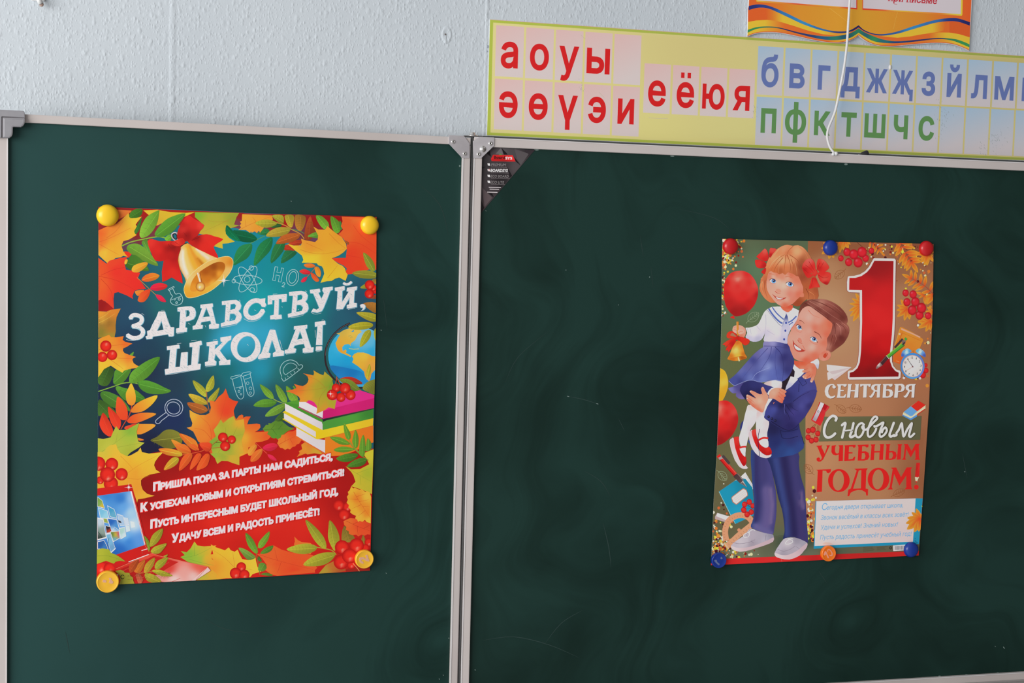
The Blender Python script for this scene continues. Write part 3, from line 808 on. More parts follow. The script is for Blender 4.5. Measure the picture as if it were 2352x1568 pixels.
art.fill(ins, xramp('110,212,94,40 330,210,108,40 600,206,138,46 1180,206,150,48 1800,204,130,44 2080,212,104,42 2260,212,90,40'), 9)
OR_, YE_ = '210,100,42', '216,178,54'
art.fill(smooth(P('Q', '118,72 330,84 330,215 250,205 117,225'), 1), (209, 92, 40))
art.fill(P('Q', '2050,190 2262,240 2258,360 2150,330 2020,315 2000,300'), (206, 90, 40))
art.fill(P('Q', '300,82 460,145 640,230 800,285 930,312 1030,318 1120,302 1185,262 1185,290 1130,312 1060,334 940,350 800,345 600,310 420,265 300,256'), (211, 103, 42), 8)
art.fill(P('Q', '1185,262 1250,305 1340,335 1430,342 1570,322 1730,275 1900,225 2030,206 2060,210 2060,370 2000,366 1900,368 1750,383 1560,398 1430,383 1330,350 1240,310 1185,290'), (211, 103, 42), 8)
art.fill(smooth(P('Q', '290,82 330,84 460,146 640,231 800,286 930,313 1030,320 1115,304 1060,336 960,344 840,330 700,296 560,250 440,214 360,196 300,190'), 1), xramp(f'290,209,94,40 360,210,120,44 450,{YE_} 850,{YE_} 980,212,140,48 1110,212,170,52'), 6)
art.fill(P('Q', '118,212 200,197 300,192 380,199 480,225 480,282 420,266 300,257 200,263 116,290'), xramp(f'116,{YE_} 280,{YE_} 380,212,140,48 470,211,103,42'), 6)
art.fill(P('Q', '1250,306 1340,336 1430,343 1570,323 1730,276 1900,226 2000,209 2040,212 2000,300 1930,312 1800,330 1680,352 1560,364 1440,354 1330,336'), xramp(f'1250,212,130,46 1440,214,160,50 1520,{YE_} 1900,{YE_} 1960,212,140,46 2035,209,96,40'), 6)
art.fill(P('Q', '1860,325 1960,312 2060,314 2150,328 2258,360 2254,428 2200,403 2120,378 2000,366 1880,370'), xramp(f'1860,211,103,42 1950,213,150,48 2030,{YE_} 2260,{YE_}'), 6)
art.fill([(x + 0.4, y - 1.0) for x, y in P('Q', CONT)] + P('Q', '1185,314 1110,360 1020,380 900,384 780,368 620,323 420,273 300,264 200,277 113,314'), xramp(f'110,{YE_} 210,{YE_} 330,212,150,48 500,211,112,44 850,211,110,44 980,213,150,48 1080,{YE_} 1190,{YE_}'), 5)
art.fill([(x - 0.4, y - 1.0) for x, y in P('Q', CONT2)] + P('Q', '2253,454 2180,423 2100,393 2000,376 1900,378 1750,397 1560,415 1430,412 1330,395 1250,355 1185,314'), xramp(f'1185,{YE_} 1340,{YE_} 1440,212,130,46 1560,211,108,44 1900,211,120,44 2020,213,150,50 2120,{YE_} 2260,{YE_}'), 5)
def ribbon(top, bot, colr):
    a, b = smooth(P('Q', top), 5, False), smooth(P('Q', bot), 5, False)
    art.fill(a + b[::-1], colr, 5)
BL = idw('Q', '130,75,38,48,110 300,60,45,62,130 500,140,52,118,172 650,220,55,135,185 850,285,50,110,165 1000,310,42,55,115 1185,255,38,34,84 1330,320,42,56,118 1500,320,48,92,150 1700,270,55,132,182 1900,212,52,110,168 2100,195,40,52,118 2250,230,34,36,92')
ribbon('124,58 220,42 330,60 480,122 650,205 800,265 930,298 1040,303 1110,288 1185,243', '124,97 220,74 320,84 460,145 640,230 800,285 930,313 1030,320 1120,302 1185,264', BL)
ribbon('1185,243 1240,290 1330,323 1430,328 1560,303 1720,250 1900,198 2030,177 2140,177 2259,214', '1185,264 1250,307 1340,336 1430,343 1570,322 1730,275 1900,225 2030,206 2140,209 2257,247', BL)
GR = idw('Q', '120,300,50,135,80 200,268,52,135,80 330,260,45,105,90 500,295,46,46,92 700,340,42,58,110 850,370,36,90,128 950,370,42,120,98 1060,345,36,82,110 1185,290,56,142,84 1185,305,40,110,100 1250,330,38,90,110 1330,375,50,138,86 1430,400,40,104,115 1560,405,42,64,115 1750,390,50,48,95 1950,372,52,60,92 2080,385,48,128,84 2200,420,55,140,80 2250,440,55,140,80')
ribbon('115,288 200,262 300,255 420,265 600,310 800,345 940,350 1060,333 1130,308 1185,273', '113,316 200,279 300,266 420,275 600,325 780,370 900,386 1020,382 1110,362 1185,316', GR)
ribbon('1185,273 1240,310 1330,350 1430,383 1560,398 1750,383 1900,368 2000,366 2120,378 2200,403 2254,428', '1185,316 1250,357 1330,397 1430,414 1560,417 1750,399 1900,380 2000,378 2100,395 2180,425 2253,456', GR)
for cst in (CONT, CONT2):
    art.line([(x, y - 1.6) for x, y in smooth(P('Q', cst), 3, False)], 1.5, (205, 84, 40))
art.line(P('Q', '900,75 1000,150 1090,222'), 1.0, (222, 165, 70)); art.line(P('Q', '1562,118 1540,190 1522,280'), 1.0, (218, 160, 66))
YB = idw('Q', '205,-100,222,178,60 400,20,222,150,55 900,62,222,176,58 500,30,205,70,50 1165,60,208,64,42 1225,60,208,62,42 1300,95,208,68,46 1600,115,220,176,62 2175,140,225,190,62 2190,0,225,188,62 1900,130,215,120,52')
art.fill(P('Q', '198,-290 1172,-290 1172,92 1160,90 204,18 196,10'), YB, 7); art.fill(P('Q', '1220,-290 2196,-290 2186,140 2180,152 1222,94'), YB, 7)
art.fill(P('Q', '210,-290 1162,-290 1162,76 207,3'), (200, 193, 200)); art.fill(P('Q', '1232,-290 2180,-290 2170,136 1228,80'), (197, 189, 194))
art.text('при', q('Q', 1472, 9), q('Q', 1612, 18), 12.5, (178, 46, 58), 0.02, 0, 0.545); art.text('письме', q('Q', 1648, 20), q('Q', 1940, 38), 12.5, (178, 46, 58), 0.02, 0, 0.545)
for x, y in ((1478, 9), (1528, 12), (1592, 17), (1540, 40), (1655, 21), (1700, 24), (1830, 32), (1872, 35)):
    art.line(P('Q', f'{x - 13},{y - 2} {x + 16},{y}'), 0.9, (178, 46, 58))
art.finish()

# ------------------------------------------------------------------ white cord and black plug on the top rail
cp_ = P('O', '1962,-160 1957,-60 1952,0 1948,60 1945,105 1939,153 1929,206 1918,256 1903,294 1900,315 1905.5,336 1914,349 1917,353')
dep = [0.012, 0.010, 0.012, 0.013, 0.013, 0.014, 0.015, 0.016, 0.018, 0.02, 0.023, 0.025, 0.026]
pts3 = [MAIN.hit([p], -0.018 + d)[0] for p, d in zip(cp_, dep)]
root = pts3[-1]
cd = empty('hanging_cord', tuple(root)); sp3 = []
pl_ = [tuple(p - root) for p in pts3]
for i in range(len(pl_) - 1):
    p0 = np.array(pl_[max(i - 1, 0)]); p1 = np.array(pl_[i]); p2 = np.array(pl_[i + 1]); p3 = np.array(pl_[min(i + 2, len(pl_) - 1)])
    for k_ in range(8):
        t = k_ / 8; sp3.append(0.5 * (2 * p1 + (p2 - p0) * t + (2 * p0 - 5 * p1 + 4 * p2 - p3) * t * t + (3 * p1 - p0 - 3 * p2 + p3) * t ** 3))
sp3.append(np.array(pl_[-1]))
tag(cd, 'white braided cord hanging down over the alphabet chart to the board rail', 'cord')
mc = noise_mat('braided_cord', (0.66, 0.66, 0.66), (0.78, 0.78, 0.78), 900, 0.7, 0, (1, 1, 1), 0.3, 0.5)
mesh_obj('cord_length', tube(sp3, 0.0022, 14), mc, cd, True)
kn = bmesh.new()
for dx, dz, r in ((-0.003, -0.0008, 0.003), (0.0025, 0.0004, 0.0036)):
    b2 = bmesh.ops.create_uvsphere(kn, u_segments=16, v_segments=10, radius=r)
    for v in b2['verts']: v.co += Vector((dx, -0.0005, dz))
mesh_obj('cord_knot', kn, WHITEP, cd, True)
v = MAIN.hit([q('X', 1760, 490)], 0.001)[0]
pg = empty('cord_plug', (v[0], v[1], zt + 0.0002))
tag(pg, 'small black rubber plug lying on the top rail below the alphabet chart', 'plug')
a3, b3 = MAIN.hit([q('X', 1590, 430)], 0.001)[0] - np.array([v[0], v[1], zt]), MAIN.hit([q('X', 1890, 385)], 0.001)[0] - np.array([v[0], v[1], zt])
prof = [(0, .0014), (.1, .0026), (.35, .0044), (.6, .0056), (.85, .0064), (.97, .0062), (1.0, .0054), (1.02, .003)]
mesh_obj('plug_body', tube([a3 + (b3 - a3) * t for t, _ in prof], [r for _, r in prof], 20), BLACKP, pg, True)
mesh_obj('wire_stub', tube([a3 + np.array([-0.006, 0.0, -0.0014]), a3 + np.array([0.0, 0.0, 0.0])], 0.0011, 8), WHITEP, pg, True)

# ------------------------------------------------------------------ poster on the left board
L_OFF = 0.0032
LQ = P('O', '226,475 400,480.5 560,488.5 865,498') + P('O', '864.2,620 863.2,740 857.8,1038') + P('O', '849.6,1310') + P('O', '540,1328 221.8,1344.2') + P('O', '223.4,1176 225.5,800')
LCLIP = LQ
c = LEFT.hit([(540, 1328)], L_OFF)[0]
po = empty('school_poster', tuple(c), WING)
tag(po, 'red and teal poster with golden bell and autumn leaves on the left green board', 'poster')
sheet('poster_sheet', LEFT, po, LQ, L_OFF, 0.00025, PAPER)
art = Art(LEFT, L_OFF, po, 0.86, LCLIP)
art.part('background_print')
art.fill(LCLIP, idw('O', '226,700,36,66,92 300,720,36,74,100 380,700,34,104,106 480,650,28,124,130 560,600,18,138,158 600,690,22,158,165 560,770,64,176,208 520,790,52,168,205 610,770,50,165,200 700,690,22,142,146 760,620,32,112,126 820,690,38,78,102 855,760,38,70,95 700,780,24,116,122 650,860,34,112,108 600,850,34,150,178 560,870,26,128,150 520,850,22,106,110 480,880,32,80,84 400,880,36,58,78 340,850,32,46,70 290,880,28,40,64 400,960,30,45,86 480,950,36,64,82 350,1030,28,30,58 640,900,38,84,88 700,890,40,72,76 620,960,40,70,92 560,950,36,66,82 640,990,38,50,80 310,780,32,60,90 240,900,28,40,62 240,1000,26,34,56 420,820,34,76,88 330,800,32,64,84 450,760,30,106,110 640,620,20,140,150 720,720,28,116,124 780,740,38,92,112 740,830,34,92,94 690,850,36,84,82'), 11)
art.fill(P('A', '30,75 1777,150 1777,330 1500,330 1250,300 1000,300 900,330 760,410 640,480 500,560 380,600 300,590 30,420') , idw('A', '60,100,160,26,22 600,120,165,24,20 900,150,170,24,18 1100,150,176,34,24 480,400,140,30,28 650,430,110,60,70 800,330,120,70,90 420,540,100,66,84 340,570,92,60,80 700,300,150,30,28 1700,200,160,24,24 1700,300,120,66,84 1400,150,160,24,22'), 8)
art.fill(P('B', '0,150 1700,195 1700,420 1300,420 1020,500 900,500 800,520 640,480 420,390 260,390 0,330'), idw('B', '60,170,164,22,18 600,260,168,26,20 950,250,160,18,14 1220,220,150,16,14 750,360,96,64,88 960,470,96,66,96 500,420,160,30,26 250,380,60,90,130 870,420,120,50,60 20,280,120,66,84'), 8)
art.fill(P('O', '215,1090 320,1052 348,1040 412,1028 470,1016 520,1000 605,988 690,980 730,990 770,1030 870,1030 870,1330 215,1360'), idw('O', '240,1080,178,24,20 400,1060,152,20,18 470,1040,166,22,20 560,1080,196,30,22 560,1130,224,44,30 450,1110,190,26,20 330,1120,140,18,16 700,1085,192,30,22 640,1150,228,46,32 500,1190,228,44,30 420,1190,212,32,24 600,1200,230,46,32 440,1240,204,28,20 620,1235,210,34,24 740,1120,186,24,20 790,1150,166,20,20 790,1090,166,20,18 770,1230,196,30,22 560,1260,200,30,22 340,1230,186,26,22 700,1200,220,40,28 300,1300,200,30,26 800,1290,190,30,24 730,1050,186,26,20 620,1040,180,24,20 355,1160,156,18,16'), 9)

art.part('leaf_print')
lf = art.leaf
def mp_(fr, st, cols, veins=(), vc=(196, 100, 36), parts=None):
    poly = P(fr, st) if parts is None else parts
    art.fill(poly, idw(fr, cols), None)
    for vst in veins: 
        if inside(np.array(P(fr, vst)), [LCLIP]).all(): art.line(P(fr, vst), 0.8, vc, 3, False, None, 0.35)
# top left
mp_('A', '570,120 740,112 800,125 900,140 1080,150 1190,140 1060,200 940,300 820,262 730,305 640,180', '650,150,222,186,50 850,200,214,178,46 1050,160,222,192,44 740,280,206,164,50')
mp_('A', '1190,140 1720,152 1690,200 1660,290 1725,300 1570,350 1560,400 1600,450 1668,495 1590,515 1520,520 1525,580 1420,550 1340,420 1240,400 1200,350 1300,300 1190,200', '1200,180,124,176,46 1400,250,176,172,52 1550,480,214,186,52 1650,230,150,160,48 1300,360,196,172,54 1480,400,206,176,52', ('1690,180 1500,280 1280,380', '1600,250 1450,260 1350,240'), (176, 140, 50))
lf('A', '400,190 430,130 500,100 560,110 550,170 500,210 430,230', (66, 116, 36))
lf('A', '460,370 500,290 550,200 545,260 525,350 480,405', (56, 112, 42), veins=3)
mp_('A', '250,110 430,122 420,140 330,200 260,235', '300,130,232,124,52 300,200,226,110,46')
mp_('A', '32,360 120,320 270,270 232,290 300,240 350,190 395,150 402,200 420,215 480,212 552,195 500,260 478,292 492,312 460,370 470,400 492,415 400,470 330,490 308,545 330,610 392,680 330,665 300,682 240,692 140,755 80,700 32,655',
    '60,400,232,98,40 200,400,238,138,48 450,250,244,196,52 330,330,238,160,52 200,560,236,166,44 100,620,242,190,60 330,640,236,170,50 60,520,232,108,42 430,420,242,184,50 250,300,232,124,46 300,500,240,168,50', ('36,520 140,580 270,650', '40,500 200,440 420,330', '130,450 240,370 330,250'), (206, 92, 40))
mp_('A', '32,690 130,760 165,722 300,690 392,675 352,720 348,770 362,832 445,845 532,870 506,930 560,1000 602,1060 510,1070 465,1085 440,1150 447,1182 370,1140 270,1100 222,1112 212,1180 218,1302 180,1270 110,1210 32,1200',
    '60,800,232,84,38 60,1000,234,98,40 250,850,230,48,38 450,950,228,46,38 300,1050,230,52,38 200,740,228,70,40 180,1200,226,60,40 560,1050,226,44,36 80,1150,232,86,40', ('36,910 250,960 480,1080', '60,900 220,830 380,800', '60,940 180,1080 210,1260'), (190, 40, 30))
mp_('A', '32,1200 70,1190 150,1240 220,1312 140,1332 32,1330', '60,1250,150,22,22 180,1310,168,30,24')
mp_('A', '340,610 450,622 420,660 395,690 350,640', '390,640,226,50,30')
mp_('A', '30,1330 130,1335 180,1312 300,1298 268,1360 250,1400 244,1450 238,1500 240,1570 222,1660 190,1695 120,1640 30,1650', '60,1350,226,150,48 200,1350,214,128,44 80,1450,226,166,60 150,1480,150,104,40 70,1480,140,110,46 180,1540,176,118,42 60,1580,132,122,44 160,1640,160,140,50', ('36,1420 110,1380 180,1320', '36,1470 120,1430 230,1360'), (236, 190, 80))
art.line(P('A', '310,548 420,500 560,468 740,436 840,452'), 2.6, (140, 176, 60), 3)
lf('A', '545,450 525,400 550,300 620,190 750,120 760,150 740,260 690,360 620,430', (108, 164, 50), (136, 186, 60))
lf('A', '720,430 715,380 800,270 900,200 1075,155 1010,270 920,380 800,440', (98, 160, 52), (84, 150, 46))
lf('A', '555,490 620,470 660,640 600,590 560,530', (96, 152, 54), veins=3)
lf('A', '370,580 400,530 500,520 600,580 680,670 750,785 620,750 500,690 420,640', (122, 164, 56), (106, 156, 50))
lf('A', '360,770 440,650 560,720 640,840 540,845 430,840 380,810', (84, 134, 44), (60, 110, 36))
lf('A', '835,475 830,450 880,410 920,420 900,480 870,495', (108, 170, 54), veins=2)
art.line(P('A', '495,925 560,985 640,1060 730,1142'), 1.3, (196, 140, 60), 3)
for st, c1, c2 in (('345,760 350,720 372,705 385,720 365,765', (226, 170, 50), None), ('430,830 460,780 560,745 625,750 600,800 520,860 450,860', (238, 160, 44), (236, 172, 54)), ('550,950 590,900 680,870 765,900 720,950 630,975 570,970', (238, 146, 40), (234, 96, 42)),
                   ('655,1065 690,1010 780,990 860,1020 830,1060 740,1085', (232, 50, 42), (228, 30, 74)), ('720,1130 790,1145 845,1215 790,1215 740,1180', (228, 38, 70), None),
                   ('470,1090 560,1075 580,1080 540,1130 500,1145', (234, 122, 42), None), ('505,1185 545,1105 650,1065 640,1140 590,1210 540,1222 510,1210', (234, 70, 36), (238, 96, 40))):
    lf('A', st, c1, c2, 0)
# top right
lf('B', '430,330 500,270 560,290 540,320', (44, 92, 44), veins=0); lf('B', '270,390 370,335 420,380 380,420 300,410', (44, 122, 64), veins=2)
mp_('B', '85,165 440,180 455,230 400,285 350,320 330,350 300,388 285,362 262,392 235,372 200,388 190,370 180,390 130,355 40,355 72,325 55,300 74,282 58,255 80,245', '120,200,240,166,52 300,230,240,160,46 150,330,240,160,60 400,200,236,150,44 260,350,236,150,50', ('60,350 200,280 440,190', '130,310 120,230', '250,260 210,200', '240,265 300,330'), (206, 110, 40))
lf('B', '445,180 570,180 585,260 560,285 490,240', (160, 154, 46), veins=4)
lf('B', '600,180 700,180 700,270 680,325 640,310 605,240', (172, 156, 46), (196, 166, 50), veins=5)
lf('B', '905,190 940,300 960,400 900,470 840,470 835,380 860,270', (156, 68, 32), veins=3, flip=True)
lf('B', '720,180 840,190 840,280 800,360 760,360 725,310', (166, 112, 42), (186, 124, 44), veins=5)
lf('B', '970,185 1040,190 1120,270 1120,350 1060,340 1000,270', (112, 166, 52)); lf('B', '1145,195 1210,220 1270,290 1260,370 1215,395 1165,330', (94, 150, 46))
lf('B', '1255,240 1290,300 1280,350 1260,340', (60, 120, 50), veins=0); lf('B', '870,430 950,385 1000,390 1000,450 930,445', (98, 156, 52), veins=2)
lf('B', '640,520 720,480 800,480 780,535 700,540', (178, 58, 32), veins=2); lf('B', '550,570 640,530 720,600 650,615', (180, 54, 32), veins=2)
art.line(P('B', '360,425 265,470 180,520'), 1.6, (90, 150, 80), 2)
lf('B', '-70,420 -20,360 0,358 90,365 200,400 265,465 180,505 60,490 -30,460', (12, 108, 68), (16, 92, 58), veins=7)
lf('B', '-105,300 -60,330 20,420 60,490 -20,470 -110,400', (12, 112, 70), veins=4)
lf('B', '-20,780 -15,700 20,600 80,540 195,520 200,600 150,690 50,750', (46, 140, 78), (36, 124, 72), veins=6)
lf('B', '230,785 240,650 300,520 430,440 450,500 420,600 340,690', (30, 124, 70), (44, 134, 72), veins=7)
lf('B', '435,755 440,620 500,500 590,440 600,520 570,620', (44, 126, 66), (40, 116, 66), veins=6); lf('B', '550,755 590,620 640,600 740,620 680,690', (38, 110, 66), veins=4)
art.line(P('B', '490,265 600,300 680,350 780,400 830,462'), 2.0, (196, 148, 62), 3); art.line(P('B', '680,345 780,370 830,398'), 1.4, (90, 146, 90), 2)
lf('B', '240,275 300,240 400,230 500,265 480,300 380,330 300,310', (166, 162, 50)); lf('B', '370,425 430,360 540,320 660,335 640,390 560,430 440,440', (170, 156, 52), (184, 158, 54))
lf('B', '490,515 560,430 660,395 770,400 765,450 680,500 560,520', (194, 98, 38), (182, 92, 36))
mp_('B', '1280,195 1700,205 1700,835 1640,820 1540,850 1420,880 1310,895 1330,850 1342,818 1300,780 1250,758 1150,695 1260,690 1330,690 1340,600 1340,520 1300,460 1240,405 1270,380 1296,350 1270,310 1290,250', '1400,260,230,86,38 1600,300,228,74,36 1350,430,226,102,42 1500,450,230,84,36 1300,700,230,58,36 1500,800,234,62,32 1600,600,232,74,36 1420,620,234,64,34 1450,220,228,120,52 1650,780,230,80,40', ('1350,500 1500,520 1690,640', '1420,300 1520,430 1690,560', '1330,660 1500,690 1640,760'), (214, 52, 34))
lf('B', '1320,480 1365,505 1358,532 1320,505', (150, 80, 40), veins=0)
mp_('B', '940,315 1000,350 1080,352 1110,308 1150,345 1200,385 1280,440 1330,520 1342,580 1300,625 1240,665 1160,695 1200,730 1240,762 1290,785 1322,820 1330,860 1352,892 1326,966 1250,925 1200,940 1160,966 1100,970 1025,990 1050,930 1070,880 1058,820 1040,790 1000,780 980,755 880,748 800,748 820,715 812,690 800,660 720,600 625,520 700,542 790,540 802,505 790,458 850,480 960,500 992,470 996,420',
    '1100,420,242,164,46 900,570,234,142,46 950,690,236,204,54 1150,880,232,188,44 1250,560,236,164,46 700,560,244,192,50 960,350,240,160,50 1230,440,238,150,44 830,480,232,150,50 1000,560,238,156,46 1250,900,232,192,50 1060,960,236,200,56 1120,740,228,176,44 850,720,238,208,50 1280,620,226,168,52', ('780,590 900,628 1040,642 1200,620 1320,580', '850,510 960,560 1060,600', '1130,400 1240,510 1330,578', '1110,930 1160,870 1230,780'), (200, 118, 34))
art.line(P('B', '975,795 910,870 855,925'), 1.2, (196, 100, 60), 2)
for st, c1, c2 in (('825,770 900,755 960,780 940,805 860,805', (232, 112, 44), None), ('955,800 1000,800 1030,860 1020,920 980,900 960,850', (236, 140, 42), None), ('770,850 830,825 900,855 890,885 820,885', (224, 38, 62), (232, 60, 44)),
                   ('910,870 960,890 1010,960 970,975 925,930', (236, 84, 42), (238, 104, 40)), ('790,970 820,930 865,920 850,965 810,985', (224, 40, 66), None)): lf('B', st, c1, c2, 0)
lf('B', '1540,625 1620,680 1670,760 1680,840 1640,850 1580,790 1550,710', (148, 160, 50), (132, 146, 48)); lf('B', '1405,875 1480,845 1600,840 1695,875 1695,920 1640,940 1500,930', (150, 154, 50), (140, 140, 48))
lf('B', '1500,1050 1570,1000 1620,1040 1580,1060', (140, 138, 44), veins=0); lf('B', '1640,960 1695,940 1695,1010', (150, 120, 50), veins=0)
lf('B', '1610,1170 1695,1130 1695,1180', (150, 70, 40), veins=0)
lf('B', '1540,1235 1695,1230 1695,1350 1610,1310', (178, 122, 46), (170, 110, 44), veins=4); lf('B', '1455,1345 1560,1340 1695,1370 1695,1450 1620,1450 1520,1400', (168, 164, 46), (182, 166, 50), veins=4)
# left middle
lf('C', '400,400 455,352 440,410', (92, 150, 50), veins=0)
lf('C', '30,640 60,560 140,535 220,560 200,660 150,750 90,765 30,730', (54, 92, 38), (70, 110, 40), veins=6)
lf('C', '215,740 215,650 250,560 420,545 380,660 300,740', (92, 150, 50), (78, 136, 44), veins=6)
mp_('C', '30,200 100,172 160,150 185,178 250,180 335,165 322,210 350,232 400,245 440,255 400,275 380,290 330,312 325,340 345,368 400,390 480,415 445,435 440,450 455,490 490,515 545,540 430,555 370,570 340,580 320,605 240,560 180,520 100,560 60,620 30,660',
    '200,200,240,146,42 350,255,236,104,38 100,500,236,190,52 300,400,238,160,52 300,560,240,196,62 300,210,236,120,40 400,420,232,120,46 440,520,240,160,52 60,600,226,190,50 200,480,236,180,54 250,300,240,140,48', ('36,330 200,280 390,262', '150,420 300,430 440,432', '160,440 250,500 330,560'), (206, 84, 36))
art.line(P('C', '30,830 120,800 240,760 330,730 430,722 505,738'), 2.2, (130, 176, 62), 3)
lf('C', '400,700 420,610 510,530 640,450 770,415 720,540 620,660 500,725 420,730', (82, 146, 46), (104, 160, 52), veins=8); lf('C', '510,720 600,695 720,730 820,780 905,825 800,860 640,855 540,800', (92, 156, 54), (80, 146, 46), veins=7)
lf('C', '55,880 90,825 200,850 320,920 420,1060 340,1050 150,1000', (86, 142, 52), (70, 122, 44), veins=8); lf('C', '240,800 270,765 350,790 470,810 540,860 590,920 480,960 340,930', (72, 136, 44), (92, 152, 50), veins=5)
lf('C', '30,940 100,950 250,1080 200,1120 140,1145 100,1100 30,1120', (62, 104, 40), veins=5)
art.line(P('C', '432,1000 420,1060 395,1130 350,1200 300,1285'), 2.0, (196, 70, 40), 2)
for st, c1, c2, fl in (('375,960 360,860 390,790 425,730 465,810 480,900 470,970 430,1000', (234, 140, 44), (226, 196, 54), 1), ('420,1070 470,990 590,920 740,875 690,970 580,1060 480,1085', (236, 120, 40), (226, 200, 54), 0),
                       ('375,1180 440,1115 560,1085 725,1095 640,1150 500,1205 410,1210', (232, 72, 36), (232, 154, 46), 0), ('240,1060 245,970 265,890 340,960 380,1050 380,1150 340,1175 280,1150', (232, 70, 36), (232, 90, 40), 0),
                       ('145,1020 200,1050 290,1150 300,1240 260,1290 180,1200', (228, 58, 34), None, 0), ('45,1230 60,1140 90,1085 150,1160 205,1280 200,1350 160,1370 90,1320', (224, 58, 34), None, 0), ('340,1270 440,1225 560,1220 720,1230 620,1310 500,1345', (238, 130, 44), (226, 164, 54), 0), ('340,1270 400,1235 500,1215 430,1290', (224, 66, 38), None, 0), ('500,1385 580,1410 520,1420', (236, 120, 42), None, 0)):
    f_, m_, ax_, lo_, hi_ = art.grad2(P('C', st), c1, c2 or c1)
    if fl is not None and c2: # warm base, pale tip: orient by the traced tip
        pts_ = P('C', st); bx = 1120 / 5.2265
        base_ = np.array(q('C', 380, 1150)); a_ = np.array(pts_); dd = np.linalg.norm(a_ - base_, axis=1)
        t_ = a_[dd.argmax()]; b_ = a_[dd.argmin()]; v_ = (t_ - b_) / ((t_ - b_) @ (t_ - b_))
        g_ = lambda p, b_=b_, v_=v_, c1=c1, c2=c2: np.array(c1, float) + np.clip((p - b_) @ v_, 0, 1)[:, None] * (np.array(c2, float) - np.array(c1, float))
        art.fill(smooth(pts_, 3), g_, 5)
    else: lf('C', st, c1, None, 0)
mp_('C', '25,1390 90,1400 180,1380 210,1310 245,1245 280,1292 370,1290 440,1250 522,1205 490,1310 500,1380 512,1430 585,1445 520,1500 420,1560 380,1600 430,1625 460,1568 400,1640 340,1600 25,1640',
    '60,1440,178,182,60 250,1320,176,184,60 420,1300,124,176,60 480,1250,160,180,60 400,1400,166,186,62 550,1445,190,190,62 300,1480,176,186,64 150,1500,190,190,66 400,1560,170,176,56', ('60,1560 240,1440 480,1260', '240,1440 260,1340', '260,1500 420,1470 560,1446'), (150, 160, 56))
# bottom left yellow maple
mp_('E', '60,80 130,75 150,40 190,10 255,0 270,50 300,90 370,125 420,105 480,70 505,32 520,80 590,95 640,92 740,80 712,110 690,130 655,180 645,215 665,262 710,290 600,312 540,340 510,370 512,420 530,470 575,510 650,530 550,555 480,565 470,600 430,480 60,500',
    '300,60,226,184,56 500,150,236,188,52 450,300,232,154,46 550,520,236,172,52 150,70,206,186,60 300,400,226,162,46 680,100,240,196,56 680,285,240,178,56 420,220,234,172,48 560,240,236,180,50 250,150,230,180,54 480,440,238,150,46', ('330,330 480,220 690,110', '340,340 480,360 600,320', '300,120 380,200 430,260'), (210, 130, 40))
# middle bottom
lf('C', '1165,695 1250,740 1310,800 1335,870 1310,895 1230,840 1185,770', (168, 168, 52)); lf('C', '1410,635 1425,720 1410,790 1340,838 1318,800 1345,720', (170, 168, 52))
lf('C', '1115,860 1200,870 1290,910 1345,970 1310,990 1200,970 1140,910', (190, 164, 50)); lf('C', '1485,780 1460,880 1420,945 1350,960 1355,910 1410,850', (160, 156, 46)); lf('C', '1095,965 1200,970 1300,1000 1345,1060 1260,1095 1160,1060', (186, 108, 44), (170, 90, 40))
art.line(P('C', '1330,830 1340,960 1370,1090'), 1.8, (170, 100, 70), 2)
lf('C', '655,1415 740,1370 820,1300 900,1285 980,1310 1040,1370 1020,1470 900,1520 830,1510 720,1450', (140, 140, 50), (98, 96, 40), veins=6)
lf('D', '470,1190 560,1080 600,1120 600,1180', (62, 98, 40), veins=3)
mp_('D', '330,1280 360,1245 372,1228 400,1230 400,1208 430,1212 480,1180 520,1190 560,1185 640,1250 712,1280 640,1300 600,1330 560,1370 540,1400 512,1408 490,1385 470,1395 430,1380 410,1360 380,1340', '400,1280,104,146,46 520,1220,86,130,44 650,1280,96,140,44 480,1360,92,150,48', ('350,1290 500,1280 700,1282', '430,1285 480,1220', '520,1282 570,1220', '450,1285 500,1350'), (60, 100, 36))
mp_('D', '505,1450 520,1420 515,1400 545,1385 560,1350 590,1345 640,1310 690,1308 735,1288 745,1360 800,1410 780,1440 770,1455 740,1465 720,1490 690,1495 660,1525 630,1515 600,1530 570,1510 540,1505', '560,1430,236,124,44 700,1330,230,84,36 700,1440,234,96,40 600,1480,236,136,48 780,1410,232,110,44', ('520,1470 650,1400 780,1350', '600,1430 600,1370', '660,1400 700,1470'), (200, 70, 34))
mp_('F', '680,130 710,90 700,72 735,50 725,5 760,-20 830,0 900,60 962,110 860,92 790,105 770,95', '760,40,224,148,46 880,80,206,160,50 720,100,226,130,44 800,10,220,130,46')
big = P('C', '1125,1050 1180,1085 1250,1112 1320,1112 1370,1085 1382,1020 1362,935 1430,950 1475,892 1530,850 1560,793 1585,870 1600,905 1645,935 1710,950 1675,1010 1655,1060 1665,1120 1685,1165 1720,1120 1760,1105') + P('D', '75,1103 100,1120 95,1145 130,1130 188,1130 160,1180 145,1225 200,1222 260,1215 300,1225 305,1260 280,1290 235,1318 320,1315 400,1308 385,1340 430,1370 400,1405 330,1430 240,1440 250,1500 205,1490 160,1500 158,1568') + P('E', '1520,130 1500,155 1523,212 1450,192 1400,172 1340,170 1300,200 1270,140 1225,95 1215,40') + P('C', '1370,1568 1300,1480 1230,1430 1200,1370 1170,1310 1090,1265 1150,1250 1160,1210 1130,1130')
